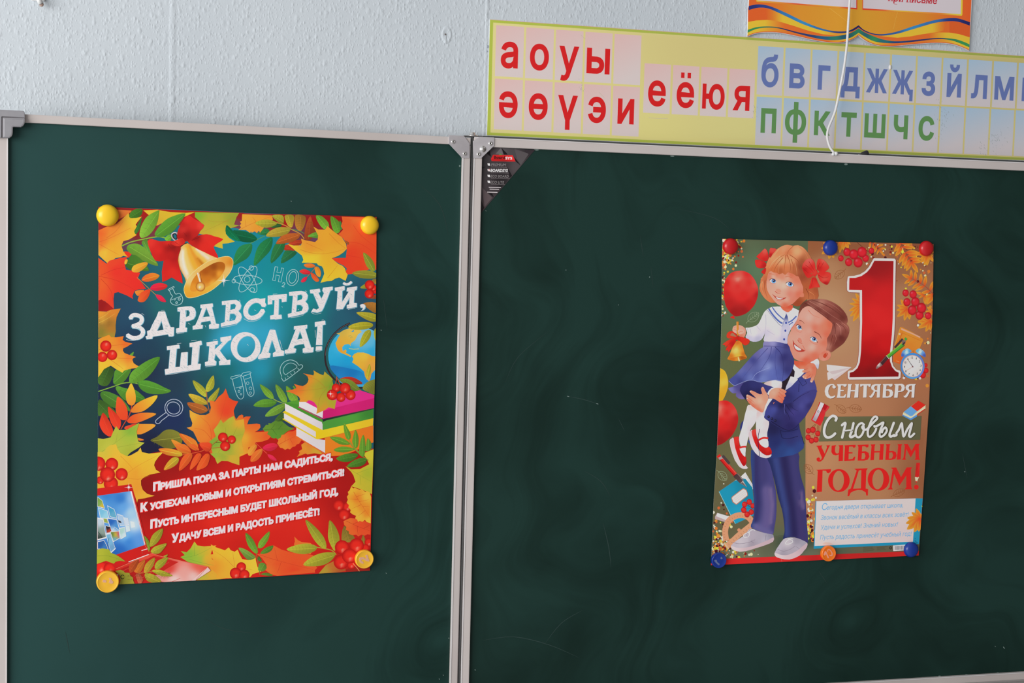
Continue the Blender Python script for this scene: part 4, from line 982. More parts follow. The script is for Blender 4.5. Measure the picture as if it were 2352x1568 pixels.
art.fill(big, idw('O', '480,960,238,120,44 520,945,230,66,36 500,990,234,86,40 470,1000,238,130,46 445,955,238,176,56 530,985,170,172,50 560,1005,226,170,50 600,995,236,116,40 590,1020,238,124,42 570,975,236,110,40 520,1060,196,180,54 550,1050,232,170,52 515,1020,190,170,52 490,1030,226,70,36 460,960,238,146,48 540,920,230,70,36 580,960,228,70,36 610,1000,232,84,38'), 5)
for st in ('1390,1480 1370,1250 1250,1130', '1420,1400 1500,1150 1570,880', '1400,1420 1300,1300 1180,1270'): art.line(P('C', st), 0.8, (206, 78, 34), 3, False, None, 0.3)
art.fill(P('C', '1415,1290 1470,1220 1500,1165 1530,1210 1600,1150 1655,1125 1680,1180 1777,1160 1790,1300 1750,1420 1777,1568 1560,1620 1400,1568 1365,1430 1440,1370'), idw('C', '1450,1280,176,182,56 1600,1180,182,178,54 1720,1200,226,164,50 1700,1350,168,172,54 1430,1450,126,168,56 1600,1500,156,170,56 1760,1500,226,164,52 1520,1230,170,170,52 1480,1560,168,180,58 1700,1500,196,176,54'), 5)
for st in ('1470,1560 1600,1400 1777,1340', '1560,1390 1560,1260', '1640,1380 1700,1250'): art.line(P('C', st), 0.7, (150, 150, 50), 2, False, None, 0.3)
mp_('E', '1222,95 1310,85 1420,110 1523,100 1523,215 1450,192 1400,172 1340,170 1310,185 1295,202 1270,140', '1260,110,150,182,60 1350,130,158,170,56 1450,160,206,170,52 1300,190,190,180,56')
lf('C', '905,1410 960,1420 1060,1480 1140,1568 1020,1568 960,1500', (236, 120, 42), (240, 146, 46), 0); lf('C', '1000,1340 1100,1360 1200,1420 1230,1500 1200,1540 1100,1480', (238, 140, 44), (234, 110, 40), 0)
art.line(P('E', '920,112 1000,98 1130,72 1240,20'), 1.6, (216, 90, 48), 2)
for st, c1, c2 in (('690,50 760,40 860,55 930,90 920,125 820,120 740,95', (222, 186, 52), (232, 110, 40)), ('745,265 780,190 840,135 895,140 890,190 830,240', (194, 182, 50), (216, 140, 44)), ('905,275 915,180 960,110 1020,95 1040,120 1000,200', (236, 104, 40), (232, 84, 36)), ('1015,265 1030,180 1080,100 1125,95 1130,130 1090,200', (236, 86, 36), None), ('1080,265 1110,180 1160,110 1200,95 1220,130 1190,220 1130,255', (236, 88, 36), None), ('860,0 960,0 1020,60 1010,90 920,60', (236, 110, 40), None), ('1000,0 1060,0 1110,50 1095,65 1040,40', (236, 96, 38), None), ('1110,-10 1230,-10 1220,60 1170,70', (228, 72, 36), None)): lf('E', st, c1, c2, 0)
art.line(P('D', '240,1440 330,1525 380,1570'), 1.2, (224, 90, 60)); art.line(P('F', '320,50 380,105'), 1.0, (220, 60, 60))
lf('F', '175,100 190,40 250,0 270,30 210,115', (236, 144, 50), None, 0); lf('F', '205,180 215,110 270,60 325,50 315,110 270,165', (238, 128, 48), (236, 100, 42), 0)
lf('D', '330,1510 390,1460 470,1450 515,1480 470,1530 400,1545', (226, 42, 62), (222, 36, 82), 0); lf('F', '380,105 430,115 475,165 430,165 395,140', (224, 40, 76), None, 0)
# left of the books
art.line(P('D', '430,900 500,942 600,980'), 1.8, (150, 176, 70), 2)
lf('D', '295,745 370,780 440,840 465,910 420,915 350,860', (108, 160, 50), (124, 172, 54)); lf('D', '610,765 690,820 750,900 740,940 650,930', (110, 160, 50)); lf('D', '690,765 725,775 715,810', (90, 140, 44), veins=0)
lf('D', '485,745 560,800 620,900 620,960 560,950 505,860', (112, 156, 54)); lf('D', '220,1000 300,935 400,920 500,955 440,1010 330,1020', (86, 146, 46), (104, 160, 50)); lf('D', '360,1130 420,1050 520,990 590,980 590,1040 500,1110', (112, 156, 54))
# right side, below the books
mp_('F', '1180,225 1240,258 1330,255 1425,205 1400,150 1360,95 1470,50 1452,512 1360,470 1240,432 1284,385 1262,320 1240,285', '1300,260,206,184,48 1420,120,206,196,52 1400,300,166,178,50 1270,420,210,186,52 1430,480,190,180,50 1350,400,196,180,50', ('1210,250 1330,320 1450,385', '1300,300 1400,260 1450,250', '1330,330 1340,420'), (150, 160, 50))
lf('F', '1375,60 1400,0 1445,-10 1445,50 1410,70', (96, 144, 46), veins=3)
# bottom
mp_('E', '915,1160 960,1140 920,1098 980,1110 1020,1070 1060,1000 1090,1040 1160,1050 1285,1040 1240,1090 1228,1130 1240,1180 1290,1225 1395,1258 1372,1290 1440,1372 1300,1390 1060,1398 1150,1330 1228,1292 1130,1255 1000,1215', '1000,1130,134,180,54 1150,1100,196,180,52 1100,1180,150,186,60 1250,1250,232,150,46 1250,1340,222,168,50 1060,1030,190,186,54 1260,1060,226,176,50 1200,1160,226,170,48 1120,1380,176,180,60 960,1170,140,180,60', ('930,1170 1080,1140 1240,1060', '1060,1150 1060,1040', '1000,1180 1180,1230 1380,1262'), (120, 160, 56))
mp_('F', '0,1090 40,1105 72,1083 90,1130 118,1180 180,1192 225,1165 252,1145 260,1200 275,1260 310,1310 225,1335 200,1366 -20,1378 -150,1380 -140,1340 -180,1300 -220,1265 -150,1235 -180,1190 -200,1160 -225,1135 -180,1130 -190,1085 -205,1030 -150,1060 -60,1090 -20,1060', '20,1130,238,190,54 -100,1120,236,186,50 -120,1250,240,160,46 150,1250,236,190,54 250,1300,236,196,60 -60,1340,232,170,50 -170,1260,226,140,44 0,1220,238,176,50 240,1170,226,196,60', ('40,1260 30,1180 20,1110', '40,1270 -60,1170 -180,1090', '150,1280 220,1290'), (206, 130, 44))
mp_('F', '270,1130 390,1112 420,1075 440,1038 520,1082 620,1112 780,1128 850,1140 832,1180 838,1210 862,1240 890,1270 865,1295 868,1320 480,1352 420,1340 350,1290 370,1240 320,1170', '400,1120,226,96,42 600,1150,228,84,38 500,1260,230,82,38 750,1200,230,84,38 420,1300,228,110,44 820,1270,226,92,42 650,1300,232,70,36', ('290,1135 500,1200 850,1290', '480,1195 450,1070', '520,1210 480,1320'), (196, 60, 34))
mp_('F', '650,1030 660,1000 655,948 690,985 730,1005 820,1015 850,1040 840,1100 820,1130 700,1100', '680,1000,236,110,44 800,1080,232,120,46')
mp_('F', '905,1330 980,1240 1075,1195 1200,1300 1060,1325', '950,1310,180,150,50 1080,1240,190,110,44 1150,1300,170,80,40'); art.fill(P('F', '1180,1290 1300,1240 1440,1220 1432,1305 1190,1320'), (158, 34, 24))
art.line(P('F', '275,1060 265,1140 285,1240 300,1345'), 1.8, (140, 110, 50), 2)
for st, c in (('155,910 230,980 280,1100 250,1120 190,1060 160,990', (100, 150, 48)), ('280,1050 300,990 395,895 390,970 340,1050 295,1070', (112, 156, 48)), ('80,1065 150,1080 240,1140 250,1170 180,1190 120,1130', (116, 152, 62)), ('305,1125 350,1070 435,1040 420,1090 370,1120', (86, 130, 42)), ('275,1180 290,1150 320,1195 300,1210', (72, 112, 42)), ('280,1285 300,1220 350,1225 370,1270 340,1305 300,1305', (100, 142, 50)), ('310,1340 360,1320 430,1340 410,1355', (88, 122, 42)),
              ('1140,980 1165,840 1230,900 1280,980 1200,1010', (134, 112, 42)), ('1335,1040 1360,930 1390,1000 1385,1040', (140, 110, 40))): lf('F', st, c, None, 4)
art.line(P('F', '880,1058 960,1072 1040,1090 1085,1135'), 2.0, (170, 160, 56), 2)
for st, c in (('575,1080 660,1040 780,1020 885,1050 860,1100 760,1130 650,1115', (166, 164, 48)), ('770,775 870,850 960,960 985,1060 940,1065 870,1000 800,880', (156, 156, 46)), ('1000,950 1005,860 1020,780 1090,870 1120,980 1080,1080 1060,1090 1020,1020', (160, 156, 46)), ('745,1240 830,1160 950,1115 1075,1120 1040,1190 960,1240 850,1255', (162, 160, 46))): lf('F', st, c, None, 8)
# right middle serrated leaves
yl = P('F', '1240,432 1262,455 1275,448 1330,468 1345,458 1385,490 1405,480 1430,495 1445,545 1440,812 1400,800 1380,778 1355,798 1330,788 1310,798 1300,775 1280,762 1290,735 1255,722 1228,700 1235,675 1210,650 1215,625 1192,600 1205,570 1195,540 1212,515 1205,490 1225,470')
rl = P('F', '1160,790 1190,775 1232,758 1320,770 1380,790 1440,812 1437,930 1405,925 1380,940 1345,930 1312,948 1290,930 1250,935 1215,920 1215,895 1185,880 1190,850 1168,830')
art.berries('F', '1200,645,48 1110,630,57 1165,727,58')
art.fill(rl, idw('F', '1200,800,232,110,44 1320,850,228,76,38 1400,910,232,80,40 1250,900,236,100,40 1420,830,214,70,36'), 5)
for st in ('1190,790 1320,850 1432,890', '1260,820 1330,790', '1300,840 1310,930', '1370,865 1430,830'): art.line(P('F', st), 0.8, (176, 50, 28), 2, False, None, 0.3)
art.fill(yl, idw('F', '1240,470,240,180,52 1300,560,232,124,40 1400,700,228,130,40 1230,620,240,174,50 1400,540,238,186,60 1320,740,240,180,60 1430,800,240,190,60 1350,640,234,136,42 1280,680,240,176,50'), 5)
for st in ('1265,490 1330,600 1440,760', '1290,540 1380,510', '1320,590 1420,570', '1360,640 1430,640', '1310,570 1215,560', '1345,620 1250,660', '1385,680 1310,740'): art.line(P('F', st), 0.9, (206, 96, 34), 2, False, None, 0.3)
# berries
art.part('leaf_print')
art.berries('B', '1690,1075,48 1660,1050,40 1615,1015,58 1610,1122,55')
art.berries('C', '80,415,62 120,285,68 195,392,62', hy=-0.3)
art.line(P('C', '1385,1480 1470,1410'), 1.0, (190, 80, 40)); art.line(P('C', '1385,1510 1500,1500'), 1.0, (190, 80, 40)); art.line(P('C', '1440,1440 1500,1442'), 1.0, (70, 30, 24))
art.berries('C', '1525,1380,58 1630,1407,50 1552,1485,60', hy=0.35)
art.berries('E', '70,200,75 210,205,66 200,405,74 90,370,40 310,308,64 165,312,78', hy=0.55)
art.berries('F', '1420,1010,44 1385,1070,44 1240,1238,46 1145,1060,74 1295,1042,76 1135,1212,76 1222,1150,76 108,1262,50 50,1328,60 140,1342,54', hy=0.4)
art.line(P('F', '1258,1225 1290,1260 1325,1305'), 1.6, (236, 150, 96))
art.berries('E', '95,1270,80 190,1280,66', hy=0.3)

art.part('bell_print')
art.fill(P('A', '1010,580 1000,560 1030,530 1095,508 1120,540 1060,590'), (58, 40, 44)); art.line(P('A', '1005,555 1020,575'), 2.4, (220, 205, 205))
art.loop(smooth(P('A', '985,470 955,482 920,450 910,410 940,388 972,392 985,425'), 3), 2.6, (186, 172, 176)); art.loop(ef('A', 950, 432, 22, 34, -25), 1.6, (52, 22, 34)); art.line(P('A', '912,400 935,384 960,386'), 1.0, (235, 228, 230))
body = P('A', '1010,580 1040,545 1100,515 1150,545 1250,590 1380,640 1470,690 1400,720 1280,770 1180,860 1110,950 1085,985 1070,930 1030,860 995,790 982,730 985,650')
art.fill(smooth(body, 2), idwl('A', ('1005,590 982,680 990,780 1035,890 1085,975', (212, 138, 34)), ('1030,600 1012,680 1025,780 1070,880 1098,940', (240, 214, 180)), ('1048,610 1045,700 1062,800 1095,880', (242, 226, 212)), ('1072,580 1080,690 1105,790 1140,880', (246, 200, 112)), ('1095,550 1120,640 1160,730 1200,810', (240, 172, 52)), ('1125,545 1170,640 1215,710 1250,780', (222, 148, 42)), ('1215,700 1250,730 1275,755', (192, 116, 26)), ('1160,560 1220,640 1280,700 1310,735', (246, 190, 80)), ('1210,585 1285,640 1350,690', (240, 218, 196)), ('1260,600 1340,650 1400,690', (238, 200, 140)), ('1340,630 1420,672 1470,690', (230, 180, 104))), 2.6)
rim = smooth(P('A', '1058,1080 1072,1010 1110,930 1200,835 1320,748 1440,698 1560,672 1620,685 1648,730 1640,800 1600,880 1500,990 1380,1085 1260,1140 1160,1168 1090,1160'), 3)
art.fill(rim, idw('A', '1080,1080,236,168,50 1120,950,240,200,130 1250,820,238,186,100 1420,720,240,186,100 1560,690,226,160,60 1620,740,214,130,36 1600,850,236,190,110 1500,960,240,190,90 1380,1070,238,176,60 1250,1130,232,166,52 1120,1140,226,156,44'), 3)
art.loop(rim, 1.0, (246, 220, 150))
inn = smooth(P('A', '1132,1060 1150,980 1210,890 1300,820 1420,752 1500,738 1545,760 1550,820 1500,910 1400,1000 1290,1060 1200,1092 1150,1090'), 3)
art.fill(inn, idw('A', '1420,800,150,72,14 1320,850,170,84,18 1200,950,214,130,34 1180,1040,226,150,46 1250,1000,196,110,26 1350,950,206,116,28 1480,880,236,160,50 1500,790,176,96,22 1400,1000,238,176,66 1280,1060,240,180,70 1420,880,180,96,22'), 3)
art.line(P('A', '1225,865 1245,930 1262,995'), 7, (226, 170, 104), 2); art.line(P('A', '1222,870 1240,935 1255,990'), 2.2, (250, 236, 214), 2); art.line(P('A', '1247,870 1262,930 1272,985'), 1.4, (150, 74, 20), 2)
art.berry(*q('A', 1257, 1035), 11, (240, 190, 104), (255, 252, 244), (176, 96, 26), -0.15, 0.1)
art.part('bow_print')
for st, cs in (('1100,490 1200,430 1330,405 1420,430 1530,465 1470,510 1415,555 1440,620 1468,695 1300,620 1180,560', '1200,450,150,22,20 1330,440,224,46,36 1400,520,228,44,34 1480,475,226,40,32 1300,560,222,42,32 1430,640,216,36,30 1150,500,196,32,26'),
               ('1110,178 1180,220 1302,298 1250,370 1215,430 1100,490 1010,492 975,440 990,350 1050,240', '1100,230,224,44,36 1250,300,230,60,50 1180,300,216,40,34 1050,350,206,46,40 1100,420,150,20,20 1000,450,176,26,22 1190,400,190,32,28 1040,290,190,30,28'),
               ('620,490 680,465 760,490 830,490 950,490 1020,545 1000,640 935,700 810,725 715,722 660,620', '650,500,226,52,42 750,600,216,38,32 870,510,224,44,34 930,570,140,18,18 900,640,190,28,26 980,600,168,24,22 800,690,196,30,26 700,680,206,34,30 880,560,150,20,20'),
               ('815,722 930,700 1000,610 985,720 1010,830 1042,998 910,925 798,978', '850,780,206,34,30 950,700,176,24,24 930,850,222,42,34 1010,950,220,40,34 830,940,212,38,32 980,780,196,30,28'),
               ('905,512 980,470 1045,452 1072,510 1010,548 940,542', '980,500,228,60,46 1040,490,200,36,30 930,520,206,40,34')):
    art.fill(smooth(P('A', st), 2), idw('A', cs), 4)
for st in ('870,520 900,570 960,560', '1090,430 1050,380', '1150,480 1250,440', '950,500 1010,540'): art.line(P('A', st), 0.9, (130, 14, 16), 2, False, None, 0.3)

art.part('doodle_print#')
DC, DCB = (176, 212, 214), (190, 200, 216)
def dl(fr, st, w=1.25, c=DC, sm=3): art.line(P(fr, st), w, c, sm)
def dc(fr, x, y, rx, ry=None, rot=0, w=1.2, c=DC): art.loop(ef(fr, x, y, rx, ry, rot, 26), w, c)
dl('A', '866,1070 880,1082 945,1042 932,1034 866,1070', sm=0); dl('A', '885,1085 905,1130 922,1150 900,1185 896,1215 925,1248 975,1258 1025,1238 1045,1190 1030,1140 1000,1115 960,1125 940,1090 922,1055'); dl('A', '905,1196 1030,1145', 1.0)
dc('A', 1002, 1184, 14); dc('A', 970, 1227, 11); dl('A', '940,1186 948,1196 960,1188', 1.0)
art.part('doodle_print#'); art.loop(ef('B', 152, 956, 172, 58, 4, 36), 1.25, DC); art.loop(ef('B', 152, 952, 178, 66, 57, 36), 1.25, DC); art.loop(ef('B', 155, 945, 178, 66, -58, 36), 1.25, DC)
dc('B', 145, 948, 35); dc('B', 195, 812, 26); dc('B', 206, 1074, 27); dc('B', -15, 968, 22)
art.part('doodle_print#'); dl('B', '480,795 515,800 500,862 546,870 556,810 583,815 550,980 518,975 534,905 492,895 482,965 450,958 480,795', 1.2, DC, 0); dc('B', 690, 926, 72, 98, 14); dc('B', 692, 924, 44, 72, 14); dl('B', '568,998 582,985 598,1000 582,1022 560,1032 592,1040', 1.2)
art.part('doodle_print#'); dl('O', '529.5,867 533,870.5 545,866 553.5,863 551,861 541,862.5 530,866', 1.1); dl('O', '534,871 537,886 541.5,900 546,911 551.5,916 556.5,915 560.2,908 559.5,896 556.5,880 553,865', 1.15); dl('O', '541,891 548,889 557,887', 1.0); dc('O', 549, 898.5, 2.4, c=DC, w=0.9); dc('O', 553.5, 905, 1.7, w=0.9); dc('O', 552, 890.5, 2.0, w=0.8)
dl('D', '75,632 100,606 176,594 187,612 115,640 85,648 75,632', 1.1); dl('D', '95,648 118,720 132,790 148,850 172,882 200,886 224,862 226,815 208,740 180,612', 1.15); dl('D', '114,682 150,676 192,656', 1.0); dc('D', 151, 730, 16, w=0.9); dc('D', 185, 792, 17, w=0.9); dc('D', 183, 849, 14, w=0.9)
art.part('doodle_print#'); dl('D', '555,662 575,698 600,700 700,628 808,540 795,508 765,514 742,482 700,458 652,452 592,474 550,525 540,585 560,652', 1.15); dl('D', '605,632 660,594 742,540 715,502 660,488 610,512 580,560 582,602 605,632', 1.05)
for st in ('600,662 610,690', '625,640 640,655', '665,614 680,632', '705,585 720,604', '750,548 768,570'): dl('D', st, 0.9, DC, 0)
art.part('doodle_print#'); dc('C', 937, 1025, 108, 102, 0, 1.4, DCB); dc('C', 933, 1028, 80, 72, 20, 1.4, DCB); dl('C', '848,1078 790,1120 730,1168 717,1195 735,1215 762,1212 790,1180 830,1150 880,1110', 1.4, DCB)

art.part('globe_print')
sph = ef('D', 1480, 402, 362, 350, 0, 48)
art.fill(sph, idw('D', '1150,400,44,170,214 1250,300,64,184,226 1200,480,34,166,214 1400,330,40,172,218 1500,180,150,196,218 1450,230,120,190,220 1600,250,96,184,220 1350,450,28,160,212 1500,460,34,164,212 1650,350,44,168,214 1300,120,60,180,220 1200,600,28,124,190 1350,620,26,124,192 1500,680,30,140,204 1640,700,44,150,206 1400,740,40,160,214 1150,250,50,170,214'), 6)
art.fill(smooth(P('D', '1132,522 1250,530 1400,560 1500,585 1560,640 1600,720 1450,742 1300,700 1200,625'), 2), idw('D', '1200,560,30,118,182 1400,600,24,118,186 1500,700,36,140,200 1250,660,34,130,196'), 6)
art.fill(P('D', '1230,650 1240,690 1500,750 1680,735 1680,770 1400,775 1260,730'), (66, 170, 212))
YC = '1280,110,206,176,74 1400,150,226,190,80 1480,110,224,190,78 1250,250,226,170,58 1330,220,222,176,62 1260,330,226,160,52 1400,260,226,176,60 1380,400,224,170,56 1450,420,226,186,62 1550,400,228,190,66 1650,430,226,166,54 1500,520,228,176,56 1640,540,226,160,70 1580,620,220,160,52 1600,690,214,156,54'
for st in ('1215,135 1255,125 1300,95 1370,72 1500,90 1522,116 1475,145 1455,185 1440,215 1405,240 1385,262 1388,288 1370,262 1340,262 1310,270 1285,300 1292,345 1330,325 1338,345 1330,365 1365,385 1395,400 1385,415 1330,390 1270,365 1238,340 1215,290 1205,250 1235,190 1260,150',
           '1405,410 1430,380 1470,362 1540,362 1600,380 1645,405 1690,410 1690,560 1660,590 1635,620 1628,665 1610,705 1580,685 1560,650 1548,590 1480,530 1405,480 1422,440'):
    art.fill(P('D', st), idw('D', YC), 5)
art.line(P('D', '1365,313 1420,322 1490,318'), 1.3, (214, 196, 90), 2); art.fill(P('D', '1395,110 1425,88 1428,110 1405,118'), (70, 160, 200)); art.line(P('D', '1360,165 1390,160 1410,180 1380,185'), 0.8, (150, 160, 90))
art.line(P('D', '1378,10 1330,32 1260,75 1180,150 1120,240 1088,330 1080,420 1095,520 1135,610 1190,680 1260,732 1350,765 1450,785 1640,782'), 4.0, (46, 36, 40), 3)
art.line(P('D', '1370,12 1270,70 1170,165 1105,275 1083,400'), 0.8, (112, 96, 96), 3)
art.line(P('D', '1342,30 1365,66'), 2.2, (44, 34, 38))
art.part('leaf_print')
lf('D', '1355,60 1430,15 1540,-5 1640,10 1650,50 1560,85 1440,88', (170, 166, 42), (188, 176, 46)); lf('D', '1500,300 1510,200 1560,110 1620,92 1632,150 1590,230', (168, 166, 46), (180, 176, 40)); lf('D', '1665,120 1690,70 1695,220 1675,195', (170, 168, 46), None, 0); lf('D', '1572,680 1575,590 1612,500 1632,560 1612,640', (190, 176, 44), (200, 176, 48), 3)
lf('D', '1260,680 1330,655 1430,665 1530,730 1450,745 1370,700', (172, 48, 32), None, 0); lf('D', '1245,690 1350,680 1430,720 1500,800 1545,865 1450,850 1380,790', (112, 128, 44), None, 3); lf('D', '1530,790 1580,720 1700,690 1690,860 1580,830', (122, 126, 46), None, 7)

art.part('book_stack_print')
WP = idw('D', '600,1000,232,222,220 900,1100,226,218,222 1050,1250,214,206,206 800,1000,230,222,224')
art.fill(P('D', '1075,1385 1660,1238 1660,1440 1400,1560 1260,1600 1080,1610'), idw('D', '1150,1420,238,130,32 1400,1400,240,122,30 1600,1320,240,116,32 1200,1540,236,126,34')); art.fill(P('D', '735,1262 970,1398 1082,1412 1080,1568 735,1362'), WP)
art.line(P('D', '725,1362 900,1468 1078,1580'), 2.4, (236, 112, 40))
art.fill(P('D', '585,1090 985,1300 985,1392 588,1168'), WP); art.fill(P('D', '568,1078 600,1062 1050,1290 1050,1300 985,1322'), (236, 200, 40))
art.fill(P('D', '968,1305 1660,1148 1655,1238 990,1405 970,1395'), idw('D', '1000,1350,240,196,30 1300,1260,238,204,44 1600,1180,236,190,40')); art.line(P('D', '572,1156 760,1270 985,1398'), 2.6, (238, 200, 36))
art.fill(P('D', '595,968 680,945 760,932 1050,1180 1050,1215 600,990'), (84, 156, 50)); art.fill(P('D', '760,985 1060,1175 1660,1030 1655,1060 1050,1215 600,965'), (72, 146, 46))
art.fill(P('D', '597,972 1000,1180 1040,1195 1050,1225 1050,1292 600,1062'), WP)
art.fill(P('D', '1050,1180 1662,1035 1660,1150 1050,1292'), idw('D', '1100,1220,76,150,58 1400,1150,80,160,60 1600,1080,60,130,50'))
art.fill(P('D', '1050,1165 1100,1150 1665,1022 1662,1042 1100,1175 1052,1195'), idw('D', '1050,1170,34,40,44 1400,1090,44,70,50 1650,1035,50,70,50'))
art.fill(P('D', '768,955 840,945 1060,1065 1055,1150 768,1012'), WP); art.line(P('D', '755,1014 900,1085 1045,1158'), 1.8, (200, 34, 110))
art.fill(P('D', '835,950 900,930 1500,815 1672,872 1670,912 1060,1070'), idw('D', '950,970,226,40,132 1300,920,222,50,140 1600,860,224,44,136 1200,1000,226,46,132'))
art.fill(P('D', '1055,1068 1100,1050 1670,908 1668,1028 1100,1150 1050,1160'), idw('D', '1080,1100,200,28,108 1350,1050,214,32,116 1600,960,206,30,112'))
art.part('leaf_print')
mp_('D', '608,825 680,810 735,790 725,765 705,738 760,755 812,765 850,745 872,720 882,685 868,645 840,625 815,612 870,622 900,628 940,637 948,610 940,575 1000,612 1060,636 1075,588 1100,615 1135,642 1172,680 1166,740 1195,830 1130,900 1120,925 1170,935 1218,930 1205,980 1195,1042 1150,1025 1120,1020 1090,1045 1050,1065 975,1098 985,1050 980,1000 950,960 912,938 880,935 860,955 770,955 780,920 768,895 730,870 690,850',
    '680,820,236,108,44 880,700,224,146,46 1080,720,152,160,46 1000,650,200,166,46 1130,770,126,160,46 900,880,214,160,46 1000,1000,186,166,46 1160,960,172,166,46 760,780,232,110,42 800,930,226,150,46 980,780,176,162,46 1000,860,170,164,46 850,640,226,120,42 1080,1030,210,150,46 990,1080,226,140,44', ('1190,750 1000,800 640,830', '1080,780 980,690 850,640', '1100,790 1020,900 990,1060'), (176, 130, 44))
mp_('D', '1165,680 1195,830 1110,900 1130,770', '1150,760,124,158,46 1170,830,150,150,44')
art.part('leaf_print')
art.line(P('D', '1222,650 1210,720 1200,760'), 1.6, (200, 84, 46)); art.line(P('D', '1228,672 1262,760'), 1.6, (200, 84, 46))
art.berries('D', '1212,787,52 1270,900,56 1385,872,62 1318,792,66 1165,870,64', hy=0.25)
art.part('leaf_print')
art.line(P('D', '1350,1390 1420,1500 1500,1568'), 1.6, (150, 160, 60)); art.line(P('F', '1225,-10 1310,85 1415,165'), 1.8, (130, 150, 56), 2)
for st in ('1305,1205 1350,1270 1385,1340 1380,1400 1340,1400 1310,1320', '1405,1440 1420,1360 1445,1290 1480,1380 1475,1480 1440,1510', '1488,1568 1500,1440 1540,1350 1565,1470 1550,1600 1520,1610', '1570,1500 1590,1390 1640,1470 1600,1545', '1138,1380 1260,1380 1368,1440 1360,1470 1250,1460', '1182,1535 1280,1490 1420,1510 1430,1530 1300,1562'):
    lf('D', st, (112, 164, 48), (98, 152, 46), 6)
for st in ('1085,145 1180,100 1300,95 1300,130 1230,175 1150,180', '1195,230 1260,170 1340,140 1400,155 1370,210 1290,235'): lf('F', st, (74, 124, 38), None, 6)

art.part('laptop_print')
art.fill(P('E', '60,455 410,410 430,470 585,1080 622,1112 250,1275 200,1232 60,1185'), idw('E', '150,480,206,30,28 400,440,196,26,26 450,600,190,30,26 560,1060,200,30,26 400,1180,206,30,26 150,1200,200,28,26'))
scrn = P('E', '60,530 402,482 548,1035 250,1137 60,1085')
art.fill(scrn, idw('E', '150,520,56,128,204 300,560,48,118,198 430,830,196,218,240 400,700,168,204,238 300,1080,40,106,192 380,1000,58,130,210 330,650,96,162,224 350,950,120,184,234 80,600,90,160,220 420,560,150,190,230 250,1120,34,96,180 500,980,90,150,220 200,700,76,146,214'), 4)
art.fill(P('E', '400,482 418,484 555,1030 545,1038'), idw('E', '405,490,226,226,236 470,740,206,214,232 550,1030,226,216,216'), 4)
for st, cs in (('60,538 112,578 138,662 60,640', '70,560,120,160,70 100,640,214,180,60 75,620,120,170,90'), ('68,648 165,682 188,770 90,760', '100,690,120,190,220 160,740,150,206,226'), ('163,628 236,668 268,765 190,748', '190,660,70,156,196 240,730,100,170,200'), ('122,760 160,765 175,812 130,806', '150,790,150,170,80'),
               ('60,752 122,765 155,965 60,990', '80,800,190,206,220 110,900,140,160,150 80,960,60,70,66'), ('160,755 262,770 298,895 205,915', '200,800,40,100,184 250,850,70,140,206 230,880,180,206,226'), ('262,712 328,735 345,835 296,838', '300,770,166,196,224'), ('268,780 300,785 315,812 280,806', '290,795,50,60,76'),
               ('142,836 195,845 212,905 155,915', '170,860,40,40,50 185,890,190,60,40'), ('190,898 285,890 295,965 225,1005', '210,930,90,130,60 250,930,200,180,60 280,920,190,90,120 240,980,100,170,190'), ('285,862 345,850 358,945 300,978', '310,900,170,208,200 340,930,200,220,226'), ('330,750 375,760 392,830 350,835', '360,800,200,214,232'), ('350,835 392,840 400,890 358,905', '370,870,206,222,240'), ('400,790 440,800 450,850 412,860', '420,830,214,226,240'),
               ('145,918 190,912 250,1075 200,1122', '180,1000,120,180,214 220,1070,110,160,200'), ('60,1000 130,985 165,1050 175,1085 60,1078', '90,1030,40,90,160 140,1060,60,120,184')):
    pp = P('E', st); m_ = np.mean(pp, axis=0)
    art.fill([tuple(m_ + (np.array(p) - m_) * 1.0) for p in pp], (226, 230, 236)); art.fill([tuple(m_ + (np.array(p) - m_) * 0.88) for p in pp], idw('E', cs), 3)
art.line(P('E', '215,890 240,850 290,890'), 1.0, (220, 230, 240)); art.line(P('E', '70,900 110,960'), 1.2, (40, 60, 50)); art.line(P('E', '180,960 165,1060'), 0.9, (60, 90, 110))
mp_('E', '55,1085 110,1070 180,1080 200,1115 250,1135 300,1165 350,1205 290,1198 250,1208 230,1228 150,1198 55,1232', '80,1120,176,180,52 200,1140,160,170,46 320,1195,150,160,44', ('60,1150 180,1150 330,1200',), (130, 140, 44))
art.fill(P('E', '245,1282 625,1118 700,1150 1205,1262 1228,1300 1070,1400 760,1418 600,1395'), idw('E', '300,1280,206,44,34 620,1140,226,76,56 1100,1250,226,90,72 950,1320,232,160,150 850,1390,236,206,200 1180,1270,222,80,62 800,1280,216,60,50 700,1380,226,150,140 1050,1360,236,190,184 700,1180,206,44,34'), 5)
art.fill(P('E', '275,1292 640,1148 895,1210 690,1335 480,1420'), idw('E', '400,1290,176,26,22 640,1170,190,30,26 850,1210,196,36,30 600,1300,186,30,26'), 6)
for i in range(5):
    a_, b_ = np.array(q('E', 310 + 66 * i, 1310 + 24 * i)), np.array(q('E', 600 + 66 * i, 1165 + 16 * i)); art.line([tuple(a_), tuple(b_)], 0.7, (214, 84, 70))
art.line(P('E', '250,1282 440,1200 622,1120 700,1148 1200,1262'), 1.4, (232, 110, 84)); art.fill(P('E', '1195,1264 1226,1298 1070,1400 1030,1404'), (232, 196, 190)); art.line(P('E', '1195,1262 1075,1395'), 0.8, (206, 70, 56)); art.line(P('E', '830,1412 915,1378'), 0.8, (200, 80, 64))
art.line(P('E', '515,1093 577,1075'), 1.7, (236, 224, 222)); art.line(P('E', '382,1210 588,1133'), 1.7, (236, 224, 222)); art.line(P('E', '522,1100 524,1125'), 1.0, (206, 90, 70)); art.line(P('E', '415,480 545,1030 575,1078'), 0.8, (236, 120, 100)); art.line(P('E', '100,1310 200,1285'), 0.5, (210, 60, 50))
art.part('leaf_print')
